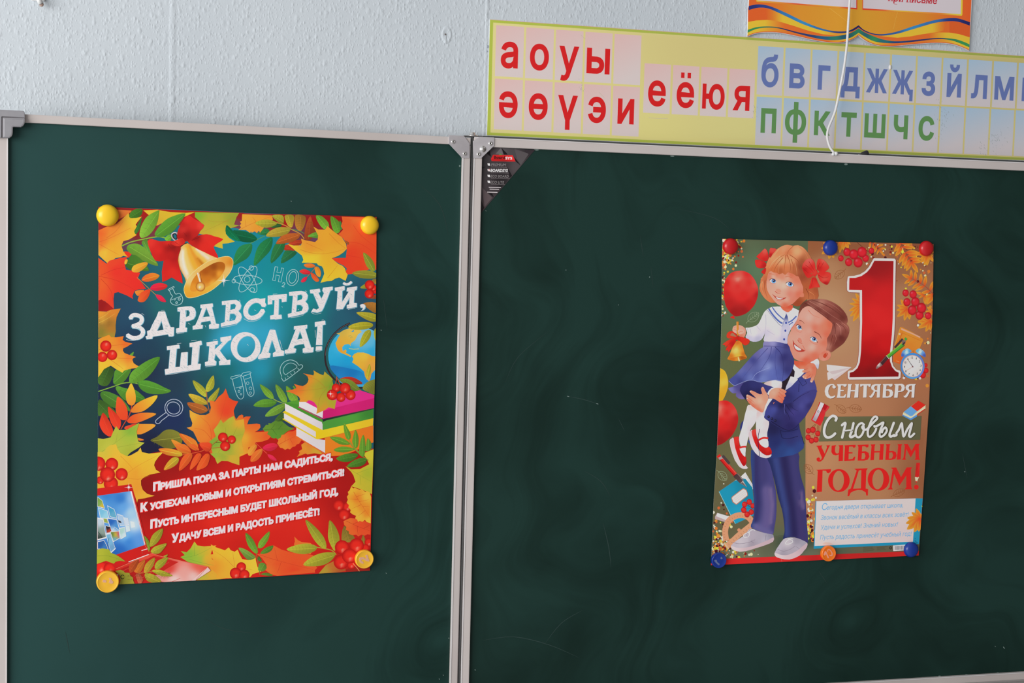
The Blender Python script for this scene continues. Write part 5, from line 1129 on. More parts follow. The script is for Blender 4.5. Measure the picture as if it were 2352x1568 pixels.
art.line(P('E', '590,1105 605,1050 600,1035'), 1.6, (140, 140, 46)); art.line(P('E', '480,1330 580,1315 700,1290'), 1.6, (190, 110, 50))
for st, c, c2 in (('600,1045 610,970 650,910 735,865 720,950 670,1020 625,1050', (152, 152, 44), (170, 160, 46)), ('540,940 590,990 600,1060 590,1100 570,1040', (122, 142, 42), None), ('610,1110 640,1060 700,1035 775,1020 740,1080 690,1125', (162, 156, 46), None), ('650,1270 680,1200 790,1160 750,1240 690,1285', (152, 152, 44), None), ('740,1150 785,1132 770,1160', (150, 150, 44), None),
                  ('540,1320 560,1230 650,1165 640,1240 590,1310', (172, 142, 44), None), ('440,1310 470,1240 550,1185 540,1250 500,1320', (190, 104, 36), None), ('385,1270 410,1220 490,1190 450,1290 400,1320', (172, 70, 30), None), ('620,1300 700,1290 780,1320 835,1355 720,1355', (166, 162, 46), None), ('550,1330 640,1340 720,1410 640,1425 570,1400', (162, 152, 46), None), ('455,1340 500,1335 530,1400 490,1440', (190, 90, 60), None)): lf('E', st, c, c2, 4)
art.fill(P('E', '255,1395 285,1340 305,1400 285,1430 250,1440'), (186, 28, 28))
mp_('E', '245,1302 300,1290 330,1302 345,1320 390,1322 400,1350 425,1370 430,1400 445,1437 285,1444 300,1400 290,1350', '300,1320,150,146,44 380,1400,150,150,50 420,1430,166,156,50')
art.part('small_text')
art.fill(P('E', '225,1335 276,1335 274,1445 225,1445'), (210, 196, 192)); art.fill(P('E', '225,1350 262,1350 262,1440 225,1440'), (120, 104, 100))
art.loop(ef('E', 320, 1364, 18, 20), 1.5, (28, 26, 16)); art.fill(P('E', '334,1352 346,1352 346,1376 334,1376'), (140, 138, 44))
rr_ = random.Random(3)
for x0, x1, ys in ((372, 432, (1352, 1364, 1390)), (452, 580, (1334, 1346, 1358, 1386)), (642, 820, (1322, 1334, 1346, 1362, 1376))):
    for y in ys: 
        x = x0
        while x < x1 - 20:
            w_ = rr_.uniform(12, 34); art.line(P('E', f'{x},{y - (x - x0) * 0.03} {x + w_},{y - (x + w_ - x0) * 0.03}'), 0.5, (82, 60, 28)); x += w_ + 7

# ---- lettering: ЗДРАВСТВУЙ, ШКОЛА!
art.part('title_lettering')
TW, TS = (228, 222, 222), (116, 186, 206)
GLY = [('U', ['575,512 672,510 690,570 712,650 740,710 760,757 815,757 812,830 810,888 790,902 738,902 722,868 600,888 482,905 470,940 390,946 370,900 402,890 395,815 440,803 480,710 540,600'], ['617,655 632,700 655,798 545,815 590,730']),
       ('U', ['870,450 1000,432 1085,430 1135,460 1155,520 1150,580 1120,630 1060,655 998,668 988,762 1018,765 1012,830 850,845 850,778 900,768 905,640 915,515 872,508'], ['992,492 1045,490 1066,525 1055,575 1002,605']),
       ('U', ['1230,405 1420,385 1425,432 1408,450 1440,570 1470,702 1520,708 1512,772 1368,782 1364,720 1400,702 1385,655 1310,668 1242,680 1225,715 1265,722 1258,778 1112,796 1108,740 1150,725 1190,640 1255,462 1230,455'], ['1322,450 1350,520 1380,590 1320,594 1262,604 1290,530']),
       ('U', ['1565,352 1700,335 1790,330 1845,360 1866,420 1855,470 1822,502 1862,545 1875,600 1855,655 1800,700 1700,722 1552,750 1548,696 1610,680 1618,560 1628,408 1568,410'], ['1698,400 1760,388 1788,415 1772,468 1692,490', '1688,552 1755,545 1792,585 1772,645 1678,665']),
       ('V', ['375,400 520,385 672,374 665,492 597,502 592,450 547,452 545,580 540,702 587,697 592,760 415,772 412,712 470,700 478,580 482,470 442,472 440,532 375,540'], []),
       ('V', ['708,345 820,330 900,325 965,340 1000,392 992,450 962,490 1000,535 1012,600 990,650 930,688 800,720 695,742 690,686 750,672 758,550 770,402 712,402'], ['838,392 900,380 922,415 908,458 832,480', '826,550 890,542 928,588 905,640 816,656']),
       ('V', ['1035,310 1185,290 1196,340 1165,356 1215,450 1255,362 1230,320 1240,275 1390,258 1388,310 1352,322 1300,460 1250,585 1218,642 1150,668 1055,652 1088,600 1140,620 1180,592 1160,540 1125,455 1088,366 1042,362'], []),
       ('V', ['1425,275 1575,250 1577,310 1540,326 1536,505 1590,420 1642,338 1610,330 1618,275 1772,255 1764,310 1732,322 1720,512 1766,516 1766,580 1615,602 1613,546 1650,535 1656,428 1600,520 1545,612 1448,612 1462,470 1470,330 1428,322'], []),
       ('V', ['1820,545 1850,530 1885,535 1902,565 1895,600 1870,625 1832,640 1862,610 1866,592 1832,585'], []),
       ('U', ['705,1055 895,1030 902,1088 856,1096 845,1230 832,1382 910,1375 920,1260 930,1155 1028,1145 1022,1362 1086,1346 1096,1200 1106,1068 1062,1066 1060,1005 1242,968 1252,1030 1212,1045 1185,1332 1232,1330 1222,1416 950,1452 680,1496 672,1416 732,1405 745,1250 755,1110 708,1116'], []),
       ('U', ['1325,995 1500,970 1497,1026 1456,1038 1452,1108 1520,1045 1578,990 1546,982 1540,920 1712,890 1706,952 1662,976 1590,1050 1530,1122 1590,1205 1645,1275 1696,1265 1692,1342 1525,1352 1520,1290 1547,1275 1462,1172 1442,1270 1476,1290 1470,1352 1305,1362 1300,1305 1350,1290 1362,1160 1370,1055 1330,1050'], []),
       ('V', ['405,940 490,935 515,1030 550,1150 582,1252 632,1265 622,1340 458,1356 455,1300 502,1270 475,1180 440,1088 410,1190 382,1290 418,1302 402,1370 225,1392 222,1322 270,1310 305,1215 340,1120'], []),
       ('V', ['785,880 992,855 987,910 960,922 1000,1060 1052,1212 1092,1206 1082,1282 925,1292 922,1230 962,1212 942,1155 865,1165 790,1182 775,1220 817,1230 806,1290 642,1306 642,1250 690,1240 750,1090 812,930 785,930'], ['880,950 900,1010 922,1072 880,1078 832,1092 855,1020']),
       ('V', ['1112,815 1270,790 1277,850 1232,862 1225,1172 1130,1172 1142,1020 1155,880 1115,887'], []), ('V', ['1130,1195 1222,1190 1220,1256 1125,1262'], [])]
def strokes_poly(fr, st, w):
    p = np.array(smooth(P(fr, st), 4, False)); d = np.gradient(p, axis=0); d /= np.linalg.norm(d, axis=1)[:, None]; nr = np.stack([-d[:, 1], d[:, 0]], 1) * w / 2
    a = [tuple(x) for x in p + nr]; b = [tuple(x) for x in (p - nr)[::-1]]
    cap1 = [tuple(p[-1] + d[-1] * w * 0.32)]; cap0 = [tuple(p[0] - d[0] * w * 0.32)]
    return a + cap1 + b + cap0
zee = strokes_poly('U', '132,618 165,575 225,568 290,590 312,640 285,695 215,728 165,745', 9.2), strokes_poly('U', '170,742 250,752 312,790 330,840 300,895 235,925 150,920 85,880', 9.4)
see = strokes_poly('V', '318,560 290,515 225,478 140,488 70,540 30,620 40,700 100,748 180,740 250,700 300,630', 10.6)
oh_o, oh_i = ell(564.2, 796.8, 33.6, 35.0, -38, 40), ell(565.2, 796.2, 20.2, 25.5, 24, 36)
brv = strokes_poly('V', '1562,205 1600,222 1645,216 1682,186', 5.4)
def title(poly, holes, solid=True):
    for dx, dy, cc in ((1.5, 0.7, TS), (-0.9, 1.0, (96, 160, 182))):
        art.fill([(x + dx, y + dy) for x, y in poly], cc, holes=[[(x + dx, y + dy) for x, y in h] for h in holes])
    art.fill(poly, TW, holes=holes)
    a = np.array(poly); lo, hi = a.min(0), a.max(0); rg = random.Random(int(lo[0] * 7)); v, fs, cs = [], [], []
    for _ in range(int((hi[0] - lo[0]) * (hi[1] - lo[1]) / 17)):
        x, y = rg.uniform(lo[0], hi[0]), rg.uniform(lo[1], hi[1]); l = rg.uniform(2.0, 6.0); an = 0.52 + rg.uniform(-0.12, 0.12)
        e = [(x, y), (x + l * math.cos(an), y + l * math.sin(an))]
        if not inside(np.array(e), [poly] + list(holes)).all(): continue
        n = np.array([-math.sin(an), math.cos(an)]) * rg.uniform(0.10, 0.27); k = len(v); e = np.array(e)
        v += [e[0] + n, e[1] + n * 0.3, e[1] - n * 0.3, e[0] - n]; fs.append((k, k + 1, k + 2, k + 3)); cs += [rg.choice(((150, 184, 190), (120, 168, 176), (176, 200, 204), (88, 140, 152)))] * 4
    if v: 
        L0 = art.level(np.array(v))
        for i in range(0, len(fs)):
            art.add(np.array(v[4 * i:4 * i + 4]), [(0, 1, 2, 3)], np.array(cs[4 * i:4 * i + 4], float), L0 + i % 5)
for pz in zee: title(pz, [])
for fr, pl_s, hs in GLY: title(P(fr, pl_s[0]), [P(fr, h) for h in hs])
title(see, []); art.fill(P('V', '255,450 338,440 330,562 282,572 240,500'), TW); title(oh_o, [oh_i]); title(brv, [])
for fr, st in (('U', '68,950 150,970 240,950 330,900'), ('U', '310,540 350,570'), ('U', '615,495 670,492'), ('U', '478,770 510,650'), ('U', '690,570 725,660 748,740'), ('U', '860,860 975,845'), ('U', '1035,690 1070,715'), ('U', '1300,730 1318,760'), ('U', '1405,788 1505,775'), ('U', '1560,762 1700,740 1805,712'), ('U', '1835,332 1860,355'), ('V', '0,760 90,805 200,790 265,752'), ('V', '455,378 525,372'), ('V', '485,775 590,762'), ('V', '735,745 860,728 940,700'), ('V', '965,322 992,345'), ('V', '1050,662 1120,690 1215,672'), ('V', '1460,630 1510,622'), ('V', '1630,615 1745,596'), ('U', '860,1018 930,1008'), ('U', '1085,972 1170,962'), ('U', '1425,960 1492,950'), ('U', '1215,1060 1205,1300'), ('U', '680,1506 850,1482 1000,1455 1215,1420'), ('U', '1310,1380 1470,1358'), ('V', '410,932 468,922'), ('V', '240,1408 370,1388'), ('V', '560,1090 605,1240'), ('V', '660,1318 800,1300'), ('V', '965,940 1015,1090'), ('V', '945,1300 1080,1288'), ('V', '1135,1278 1200,1268'), ('V', '1220,785 1250,775'), ('V', '1115,940 1120,1060'), ('V', '50,1160 75,1180'), ('V', '165,622 195,640'), ('V', '595,570 605,585')):
    art.line(P(fr, st), 0.95, (206, 216, 222), 3, False, None, 0.5)
for fr, st in (('U', '1010,500 1008,560'), ('U', '1710,640 1730,625'), ('V', '845,620 865,612'), ('U', '1690,545 1760,548 1795,580'), ('V', '828,545 895,548 928,580'), ('U', '205,765 255,775 285,810')):
    art.line(P(fr, st), 1.0, (150, 196, 208), 2)
for fr, x, y, r in (('A', 1537, 962, 78), ('E', 384, 442, 46), ('D', 1145, 858, 40)):
    art.part('sparkle_print#')
    cx_, cy_ = q(fr, x, y); rr = r / FR[fr][2]
    star = []
    for i in range(16):
        a_ = math.pi * i / 8; rad_ = rr * (1.0 if i % 4 == 0 else 0.42 if i % 2 == 0 else 0.17); star.append((cx_ + rad_ * math.cos(a_), cy_ + rad_ * math.sin(a_)))
    art.fill(star, (238, 234, 232))
# ---- verse
art.part('verse_lettering')
VW, VG = (226, 216, 220), (226, 34, 30)
for body, p0, p1 in (('Пришла пора за парты нам садиться,', q('E', 633, 478), q('F', 1050, 158)), ('К успехам новым и открытиям стремиться!', q('E', 503, 692), q('F', 1168, 318)), ('Пусть интересным будет школьный год,', q('E', 605, 862), q('F', 1108, 512)), ('Удачу всем и радость принесёт!', q('E', 822, 1010), q('F', 915, 722))):
    up_ = body.upper(); p0, p1 = np.array(p0), np.array(p1); d = p1 - p0
    wA = glyphs(up_[0], 0.070)[0]; full = glyphs(up_, 0.070)[0]
    wa = (wA[:, 0].max() - wA[:, 0].min()) * 1.28; tot = full[:, 0].max() - full[:, 0].min() + wa * 0.22 / 1.28
    sp_n = 2 if up_[1] == ' ' else 1
    f0 = wa / tot; f1 = (wa * 0.95 + (0.26 if sp_n == 2 else 0.03)) / tot
    for bo, cc in ((0.15, VG), (0.070, VW)):
        art.text(up_[0], p0, p0 + d * f0, 17.6, cc, bo, 0.2); art.text(up_[sp_n:], p0 + d * f1, p1, 14.2, cc, bo, 0.2)
art.finish()

# ------------------------------------------------------------------ poster on the main board
R_OFF = 0.0030
RCLIP = P('O', '1659.2,548.4 1900,554.6 2144.5,560 2142.4,700 2133.8,930 2119.2,1150 2110,1275.2 1870,1286.6 1633,1297.6 1639,1155 1646.8,1030 1653.4,870 1657,740')
c = MAIN.hit([(1870, 1286)], R_OFF)[0]
pr = empty('school_poster', tuple(c))
tag(pr, 'poster of a boy carrying a girl beside a big red number 1', 'poster')
sheet('poster_sheet', MAIN, pr, RCLIP, R_OFF, 0.00025, PAPER)
art = Art(MAIN, R_OFF, pr, 0.63, RCLIP)
art.part('background_print')
art.fill(RCLIP, idw('O', '1680,560,84,90,66 1780,555,78,88,64 1700,640,72,94,72 1740,620,86,112,82 1740,700,84,110,80 1740,760,86,100,66 1690,830,88,96,60 1680,920,94,92,56 1680,1000,94,90,58 1700,1060,100,96,64 1650,1100,90,86,58 1790,1180,98,92,66 1720,1200,94,88,62 1780,1255,76,92,72 1720,1278,104,110,84 1660,1200,90,86,60 1840,640,80,96,70'), 12)
art.fill(P('O', '1856,545 2160,545 2140,1240 1850,1240 1850,900'), idw('O', '1870,556,136,81,50 1960,560,132,79,50 1900,620,164,121,86 1900,700,172,133,98 1930,780,170,129,94 1960,840,166,123,92 2060,620,140,91,62 2100,560,118,69,46 2075,680,158,113,80 2070,800,158,111,78 2130,700,144,91,60 2125,800,148,95,62 2130,880,154,99,68 1950,860,170,119,86 1900,950,168,119,82 2000,960,164,111,78 2110,980,148,99,70 1880,1050,174,125,88 2000,1060,164,117,80 2002,1130,164,115,80 2112,1100,134,83,54 1870,1200,164,113,82 2115,1000,134,83,54'), 11)
art.fill(P('O', '1700,1240 1850,1222 2125,1215 2115,1270 1640,1290'), idw('O', '1720,1280,104,110,86 1800,1250,60,74,58 1850,1240,52,66,54 1900,1250,76,88,68 2000,1255,92,88,68 1780,1280,92,98,76 1860,1275,98,102,82 2100,1260,90,84,64 1760,1240,90,90,68'), 8)

art.part('confetti_print')
rc_ = random.Random(11)
CONF = [(226, 172, 56), (216, 212, 150), (216, 130, 48), (190, 94, 50), (122, 30, 24), (70, 20, 26), (232, 222, 182), (214, 196, 60), (200, 110, 40)]
def confetti(n, pick, rmin, rmax):
    for _ in range(n):
        x, y = pick(); r = rc_.uniform(rmin, rmax) * rc_.choice((0.6, 0.8, 1, 1, 1.25))
        if inside(np.array([(x, y)]), [RCLIP]).all(): art.fill(ell(x, y, r * 0.94, r, 0, 10), rc_.choice(CONF))
confetti(150, lambda: (1658 + abs(rc_.gauss(0, 17)), 549 + abs(rc_.gauss(0, 44))), 1.4, 4.0)
confetti(60, lambda: (1656 + abs(rc_.gauss(0, 30)), 549 + abs(rc_.gauss(0, 22))), 1.2, 3.6)
confetti(46, lambda: (1656 + abs(rc_.gauss(0, 6)), rc_.uniform(630, 730)), 1.2, 3.2)
confetti(170, lambda: (1637 + abs(rc_.gauss(0, 24)), 1283 - abs(rc_.gauss(0, 52))), 1.4, 4.2)
confetti(60, lambda: (1637 + abs(rc_.gauss(0, 48)), 1280 - abs(rc_.gauss(0, 20))), 1.4, 3.8)
confetti(90, lambda: (rc_.gauss(1862, 8), 1243 - abs(rc_.gauss(0, 48))), 1.5, 4.2)
confetti(90, lambda: (rc_.uniform(1990, 2140), 562 + abs(rc_.gauss(0, 34))), 1.2, 3.4)
confetti(44, lambda: (2138 - abs(rc_.gauss(0, 26)), rc_.uniform(600, 900)), 1.2, 3.6)
confetti(8, lambda: (rc_.uniform(1960, 2060), rc_.uniform(600, 640)), 1.2, 3.2)

art.part('leaf_print')
def leaflet(bx, by, tx, ty, w, c1=(222, 70, 32), c2=(230, 160, 44)):
    d = np.array([tx - bx, ty - by]); n = np.array([-d[1], d[0]]) / (np.linalg.norm(d) + 1e-9) * w; b = np.array([bx, by])
    pts = [b + d * t + n * o for t, o in ((0, 0), (0.2, 0.7), (0.45, 1.0), (0.75, 0.72), (1, 0), (0.75, -0.72), (0.45, -1.0), (0.2, -0.7))]
    dd = d / (d @ d)
    def f(p):
        t = np.clip((p - b) @ dd, 0, 1); s_ = np.abs((p - b) @ n) / (w * w + 1e-9)
        m_ = np.clip(0.8 * t + 0.5 * s_ - 0.12, 0, 1)[:, None]
        return np.array(c1, float) * (1 - m_) + np.array(c2, float) * m_
    art.fill(smooth([tuple(p) for p in pts], 2), f, max(1.6, w * 0.7))
def rowan(fr, stem, ln, n, w=0.17, spread=62, tip=True):
    art.part('rowan_leaf_print#'); k = FR[fr][2]; s_ = np.array(smooth(P(fr, stem), 6, False)); L = ln / k
    idx = np.linspace(0, len(s_) - 1, n).astype(int)
    for j, i in enumerate(idx):
        t = s_[min(i + 1, len(s_) - 1)] - s_[max(i - 1, 0)]; t = t / (np.linalg.norm(t) + 1e-9)
        for sg in (-1, 1):
            a_ = math.radians(spread) * sg; d = np.array([t[0] * math.cos(a_) - t[1] * math.sin(a_), t[0] * math.sin(a_) + t[1] * math.cos(a_)])
            l = L * (1.0 - 0.25 * abs(j / (n - 1) - 0.4)); e = s_[i] + d * l; leaflet(*s_[i], *e, l * w)
    if tip:
        t = s_[-1] - s_[-3]; t = t / np.linalg.norm(t); e = s_[-1] + t * L; leaflet(*s_[-1], *e, L * w)
    art.line([tuple(p) for p in s_], 0.8, (176, 40, 30))
def fan(fr, cx_, cy_, tips, w=0.18):
    art.part('rowan_leaf_print#')
    k = FR[fr][2]; b = q(fr, cx_, cy_)
    for t in tips.split():
        e = q(fr, *[float(z) for z in t.split(',')]); leaflet(*b, *e, math.dist(b, e) * w)
fan('H', 380, 220, '240,130 205,235 215,340 345,430 430,415 480,360', 0.2)
fan('H', 560, 90, '500,260 540,320 610,270 690,230 720,150', 0.16); fan('H', 640, 80, '600,260 700,235 735,170', 0.16)
rowan('H', '1080,120 1180,170 1250,250', 130, 4)
rowan('H', '1640,140 1710,290 1780,400 1830,480', 230, 6)
fan('H', 2130, 330, '1900,330 1960,250 1980,440 2000,500 2110,550 2060,540 2230,480 2240,300')
rowan('H', '2225,1060 2090,930 1950,840 1830,780', 190, 6)
fan('H', 2230, 1090, '2040,1130 2080,1230 2100,1250 2210,1180'); fan('H', 2060, 1080, '1900,1020 1960,1130 2080,1250 2110,1200', 0.15)
fan('H', 960, 1260, '820,1040 755,1135 710,1230 700,1365 720,1465 775,1555 890,1540', 0.14)
fan('H', 1760, 1330, '1635,1155 1570,1255 1560,1350 1570,1470 1700,1540 1820,1475 1800,1520')
fan('H', 2230, 1390, '2080,1370 2110,1290 2090,1450'); fan('H', 2210, 1560, '1940,1560 2000,1500 2080,1450')
fan('J', 2175, 60, '1940,60 1950,185 2085,250 2170,230 1990,0 2060,-60')
art.part('leaf_print')
def pinkb(fr, st, c=(206, 34, 46), hl=(226, 104, 122)):
    k = FR[fr][2]; was = art.cur; art.part('berry_cluster_print#')
    for t in st.split():
        x, y, r = [float(i) for i in t.split(',')]; a_, b_ = q(fr, x, y)
        art.berry(a_, b_, r / k, c, hl, (158, 20, 30), -0.35, -0.42, r / k * 1.12)
    art.cur = was
art.line(P('H', '850,130 960,220 1060,300'), 0.8, (70, 30, 20)); art.line(P('H', '1720,1080 1800,1130'), 0.7, (200, 120, 40))
pinkb('H', '560,415,50 670,305,66 700,485,66 1110,280,50 1005,415,60 790,345,82 870,490,82 940,305,86')
pinkb('H', '1725,1040,58 1860,1065,66 1750,1205,66 2130,1450,58 1845,1350,80 1900,1200,76 1975,1440,72 2010,1310,84')
art.part('red_balloon_print')
bal = smooth(P('G', '165,920 178,800 225,700 300,630 400,603 500,605 600,650 680,740 735,860 746,950 725,1080 660,1210 540,1320 400,1368 330,1355 250,1280 195,1180 170,1050'), 3)
art.fill(bal, idw('G', '300,650,212,46,40 400,850,216,40,38 400,740,232,150,130 400,690,222,80,66 450,800,218,60,50 350,800,218,60,52 350,1300,146,24,24 600,1150,180,28,28 500,1280,150,24,26 690,850,214,70,62 720,1000,168,24,28 220,800,190,30,30 200,1000,186,30,30 240,1150,170,28,28 500,1000,214,38,36 600,800,216,44,40 560,650,204,40,38 660,950,200,52,46 680,760,206,66,60'), 4)
art.fill(P('G', '330,1352 272,1385 285,1398 352,1412 340,1370'), (200, 36, 34))
art.part('yellow_balloon_print')
art.fill(smooth(P('O', '1640,838 1655,845.5 1665,852 1671,866 1672.6,884 1668.5,901 1660,919 1650,926 1640,920'), 3), idw('O', '1656,860,206,158,36 1663,880,216,176,64 1668,890,200,148,34 1656,910,196,148,30'), 3)
art.part('low_balloon_print')
art.fill(smooth(P('K', '100,440 170,398 280,386 340,404 400,442 455,510 492,590 515,700 505,800 470,900 400,1020 320,1100 230,1165 140,1198 60,1200'), 3), idw('K', '300,600,202,32,30 190,540,222,130,112 180,580,214,90,76 240,560,206,50,44 200,1120,142,20,22 350,1000,160,22,24 450,850,172,26,26 440,600,200,66,60 400,520,196,50,46 300,850,190,28,28 490,700,170,26,28 200,760,200,32,30 300,430,192,30,28'), 4)
art.part('leaf_outline_print')
def doodle(fr, x, y, rx, ry, rot, c):
    art.part('leaf_outline_print#')
    k = FR[fr][2]; cx_, cy_ = q(fr, x, y); rx, ry = rx / k, ry / k; co, si = math.cos(math.radians(rot)), math.sin(math.radians(rot))
    tr = lambda a, b: (cx_ + a * co - b * si, cy_ + a * si + b * co)
    o_ = [(-1, 0), (-0.6, -0.75), (0, -1), (0.6, -0.7), (1, 0), (0.6, 0.7), (0, 1), (-0.6, 0.75)]
    art.loop(smooth([tr(a * rx, b * ry) for a, b in o_], 3), 0.8, c); art.line([tr(-1.5 * rx, 0.15 * ry), tr(-rx, 0), tr(0, 0.05 * ry), tr(rx, 0)], 0.8, c, 3)
    for t in (-0.6, -0.2, 0.2, 0.55):
        for sg in (-1, 1): art.line([tr(t * rx, 0.03 * ry), tr((t + 0.28) * rx, sg * 0.66 * ry * (1 - 0.4 * abs(t)))], 0.7, c)
BR_, GR_ = (128, 74, 40), (138, 154, 122)
doodle('H', 535, 710, 105, 72, 140, BR_); doodle('I', 645, 340, 108, 72, -38, GR_); doodle('L', 580, 247, 82, 52, 38, BR_); doodle('L', 785, 238, 88, 58, 8, BR_)
doodle('L', 105, 1108, 82, 58, 228, BR_); doodle('L', 1412, 1448, 92, 50, -25, BR_); doodle('M', 222, 352, 72, 52, 48, GR_)

# ---- school things at the lower left
art.part('notebook_print')
art.fill(P('M', '175,552 455,360 515,303 610,465 612,520 400,700'), (208, 200, 202)); art.line(P('M', '520,335 600,480'), 0.7, (160, 165, 175))
art.fill(P('M', '175,552 380,412 490,384 520,392 605,500 620,640 620,860 385,968 320,850'), idw('M', '300,560,26,136,166 500,450,20,122,150 450,800,30,146,178 560,640,18,118,146'))
art.line(P('M', '176,553 330,862 388,968'), 1.0, (150, 196, 206))
art.fill(P('M', '333,634 345,615 480,512 500,510 530,530 545,572 548,605 415,712 398,722 350,690'), (172, 108, 80)); art.fill(P('M', '342,636 352,620 484,520 498,520 524,538 538,574 540,600 412,702 398,712 358,682'), (212, 200, 196))
for a_ in (0.3, 0.5, 0.7): art.line(P('M', f'{345 + 55 * a_ * 1.3},{620 + 90 * a_} {485 + 60 * a_},{515 + 90 * a_}'), 0.6, (196, 178, 172))
art.part('white_eraser_print')
art.fill(P('M', '125,872 152,825 322,875 330,900 268,945 240,940 125,905'), (172, 150, 150)); art.fill(P('M', '140,868 158,827 322,876 272,922'), (212, 202, 202))
art.part('protractor_print')
art.line(P('M', '270,1185 255,1060 290,945 370,875 470,855 550,880 600,935'), 13.5, (211, 140, 104), 4); art.line(P('M', '275,1255 430,1110 600,975 640,940'), 12.5, (214, 144, 108)); art.line(P('M', '240,1210 300,1290'), 4, (220, 164, 130)); art.fill(ef('M', 433, 1046, 22), (206, 134, 100))
for i in range(20):
    a_ = math.radians(-205 + i * 9.4); cx_, cy_ = 455, 1080; art.line(P('M', f'{cx_ + 205 * math.cos(a_)},{cy_ + 205 * math.sin(a_)} {cx_ + 225 * math.cos(a_)},{cy_ + 225 * math.sin(a_)}'), 0.5, (140, 76, 52))
for i in range(9): art.line(P('M', f'{310 + 32 * i},{1240 - 27 * i} {296 + 32 * i},{1222 - 27 * i}'), 0.5, (140, 76, 52))
art.part('red_pen_print')
art.line(P('M', '205,125 300,235 395,345'), 10.0, (200, 34, 30)); art.line(P('M', '185,135 290,258 375,350'), 2.6, (150, 20, 20)); art.line(P('M', '225,125 400,325'), 1.6, (226, 90, 76))
art.line(P('M', '165,85 192,118'), 9.0, (196, 36, 30)); art.line(P('M', '190,105 205,135'), 8.8, (150, 140, 142)); art.line(P('M', '222,90 310,195'), 6.4, (70, 58, 60)); art.line(P('M', '383,338 475,440'), 11.5, (64, 50, 52), 0, False, (84, 66, 66), 8.6); art.line(P('M', '412,320 492,405'), 2.0, (120, 100, 100)); art.fill(P('M', '484,410 535,497 452,446'), (176, 164, 160)); art.fill(P('M', '480,430 535,497 455,446'), (100, 84, 82))
art.part('leaf_print')
art.line(P('M', '540,725 580,750 615,780'), 0.9, (40, 30, 24)); art.line(P('M', '530,775 600,768'), 0.9, (60, 90, 110))
pinkb('M', '610,735,30 565,686,35 505,717,34 495,788,36 537,845,35 590,815,34', (204, 44, 36), (222, 84, 74))

# ---- the boy
JK = idw('K', '1700,250,62,66,132 1500,850,36,36,86 1300,1250,40,60,116 1450,1330,44,72,132 1150,900,30,30,70 1600,1000,50,52,108 1780,150,68,70,134 1400,300,40,40,92 1550,50,56,60,124 1850,100,66,64,126 1200,1150,34,40,92 1650,1200,46,64,124 900,1300,44,56,112 780,1150,50,70,132 1450,1100,44,46,100 1300,750,32,32,78 1500,180,56,58,120 1620,-10,52,58,120')
art.part('boy_print')
art.fill(smooth(P('M', '588,20 700,40 825,100 860,300 905,540 916,700 910,880 885,1030 868,1102 790,1090 700,1062 585,1012 605,940 625,840 625,640 608,480 595,300'), 2), idwl('M', ('600,20 600,300 622,650 600,990', (44, 64, 118)), ('648,60 650,400 672,700 640,930', (48, 44, 92)), ('630,985 720,1040 850,1085', (92, 86, 136)), ('725,110 742,400', (60, 56, 106)), ('775,520 805,800 780,1000', (90, 80, 130)), ('842,520 866,720 842,950', (104, 90, 134)), ('815,120 895,560 905,800 872,1060', (66, 62, 116))), 4.5)
art.fill(smooth(P('M', '800,100 1000,105 1195,50 1203,180 1215,300 1245,420 1275,520 1292,700 1305,950 1322,1210 1240,1172 1150,1140 1060,1140 1000,1166 1012,1100 1020,1040 1005,900 985,780 940,640 905,480 870,340 830,200'), 2), idwl('M', ('830,160 930,570 1000,900 1010,1150', (34, 42, 88)), ('905,150 960,450 1030,780 1040,1110', (52, 64, 120)), ('1010,130 1060,450 1120,800 1150,1110', (38, 34, 78)), ('1130,120 1180,480 1215,640', (58, 54, 104)), ('1232,560 1262,760', (98, 82, 124)), ('1200,760 1240,1100 1290,1190', (58, 50, 98)), ('1192,60 1212,280 1270,520 1298,800 1316,1190', (54, 52, 102))), 4.5)
art.fill(smooth(P('M', '332,1245 400,1182 490,1122 545,1060 580,1025 640,1045 700,1066 800,1092 868,1104 882,1140 875,1190 780,1235 650,1278 520,1315 420,1320 345,1290'), 2), idw('M', '600,1130,166,156,168 450,1200,188,180,186 400,1230,176,166,176 850,1130,134,130,146 700,1140,160,152,164 760,1180,168,162,174 600,1220,150,140,152 520,1180,180,172,180 820,1170,150,146,162'), 5)
art.fill(smooth(P('M', '328,1248 400,1272 500,1275 620,1250 720,1212 820,1170 880,1140 872,1195 780,1238 650,1280 520,1318 420,1322 345,1294'), 2), idw('M', '350,1270,206,186,188 600,1280,186,162,168 850,1180,182,158,166'), 6)
for st in ('345,1205 440,1222 560,1205 640,1170', '590,1185 620,1215', '780,1110 770,1180', '580,1040 530,1110 560,1130'): art.line(P('M', st), 0.8, (128, 118, 132), 3)
art.loop(smooth(P('M', '490,1112 540,1080 568,1090 555,1130 505,1142'), 2), 1.8, (216, 206, 212)); art.line(P('M', '545,1085 600,1042 640,1050'), 1.8, (216, 206, 212), 2); art.line(P('M', '560,1050 570,1090'), 1.4, (210, 200, 206))
art.fill(smooth(P('M', '895,1330 945,1245 1005,1165 1060,1145 1150,1142 1240,1172 1312,1212 1308,1260 1270,1310 1210,1375 1080,1424 960,1408 900,1380'), 2), idw('M', '950,1290,176,168,180 1060,1220,186,178,184 1180,1180,140,134,148 1270,1230,150,146,160 1100,1310,160,152,164 1200,1280,166,158,170 1000,1340,150,142,154'), 5)
art.fill(smooth(P('M', '893,1335 960,1362 1040,1370 1120,1345 1200,1300 1270,1240 1312,1212 1308,1262 1270,1312 1210,1377 1080,1426 960,1410 900,1382'), 2), idw('M', '920,1370,206,188,190 1100,1385,196,172,176 1280,1270,182,158,166'), 5)
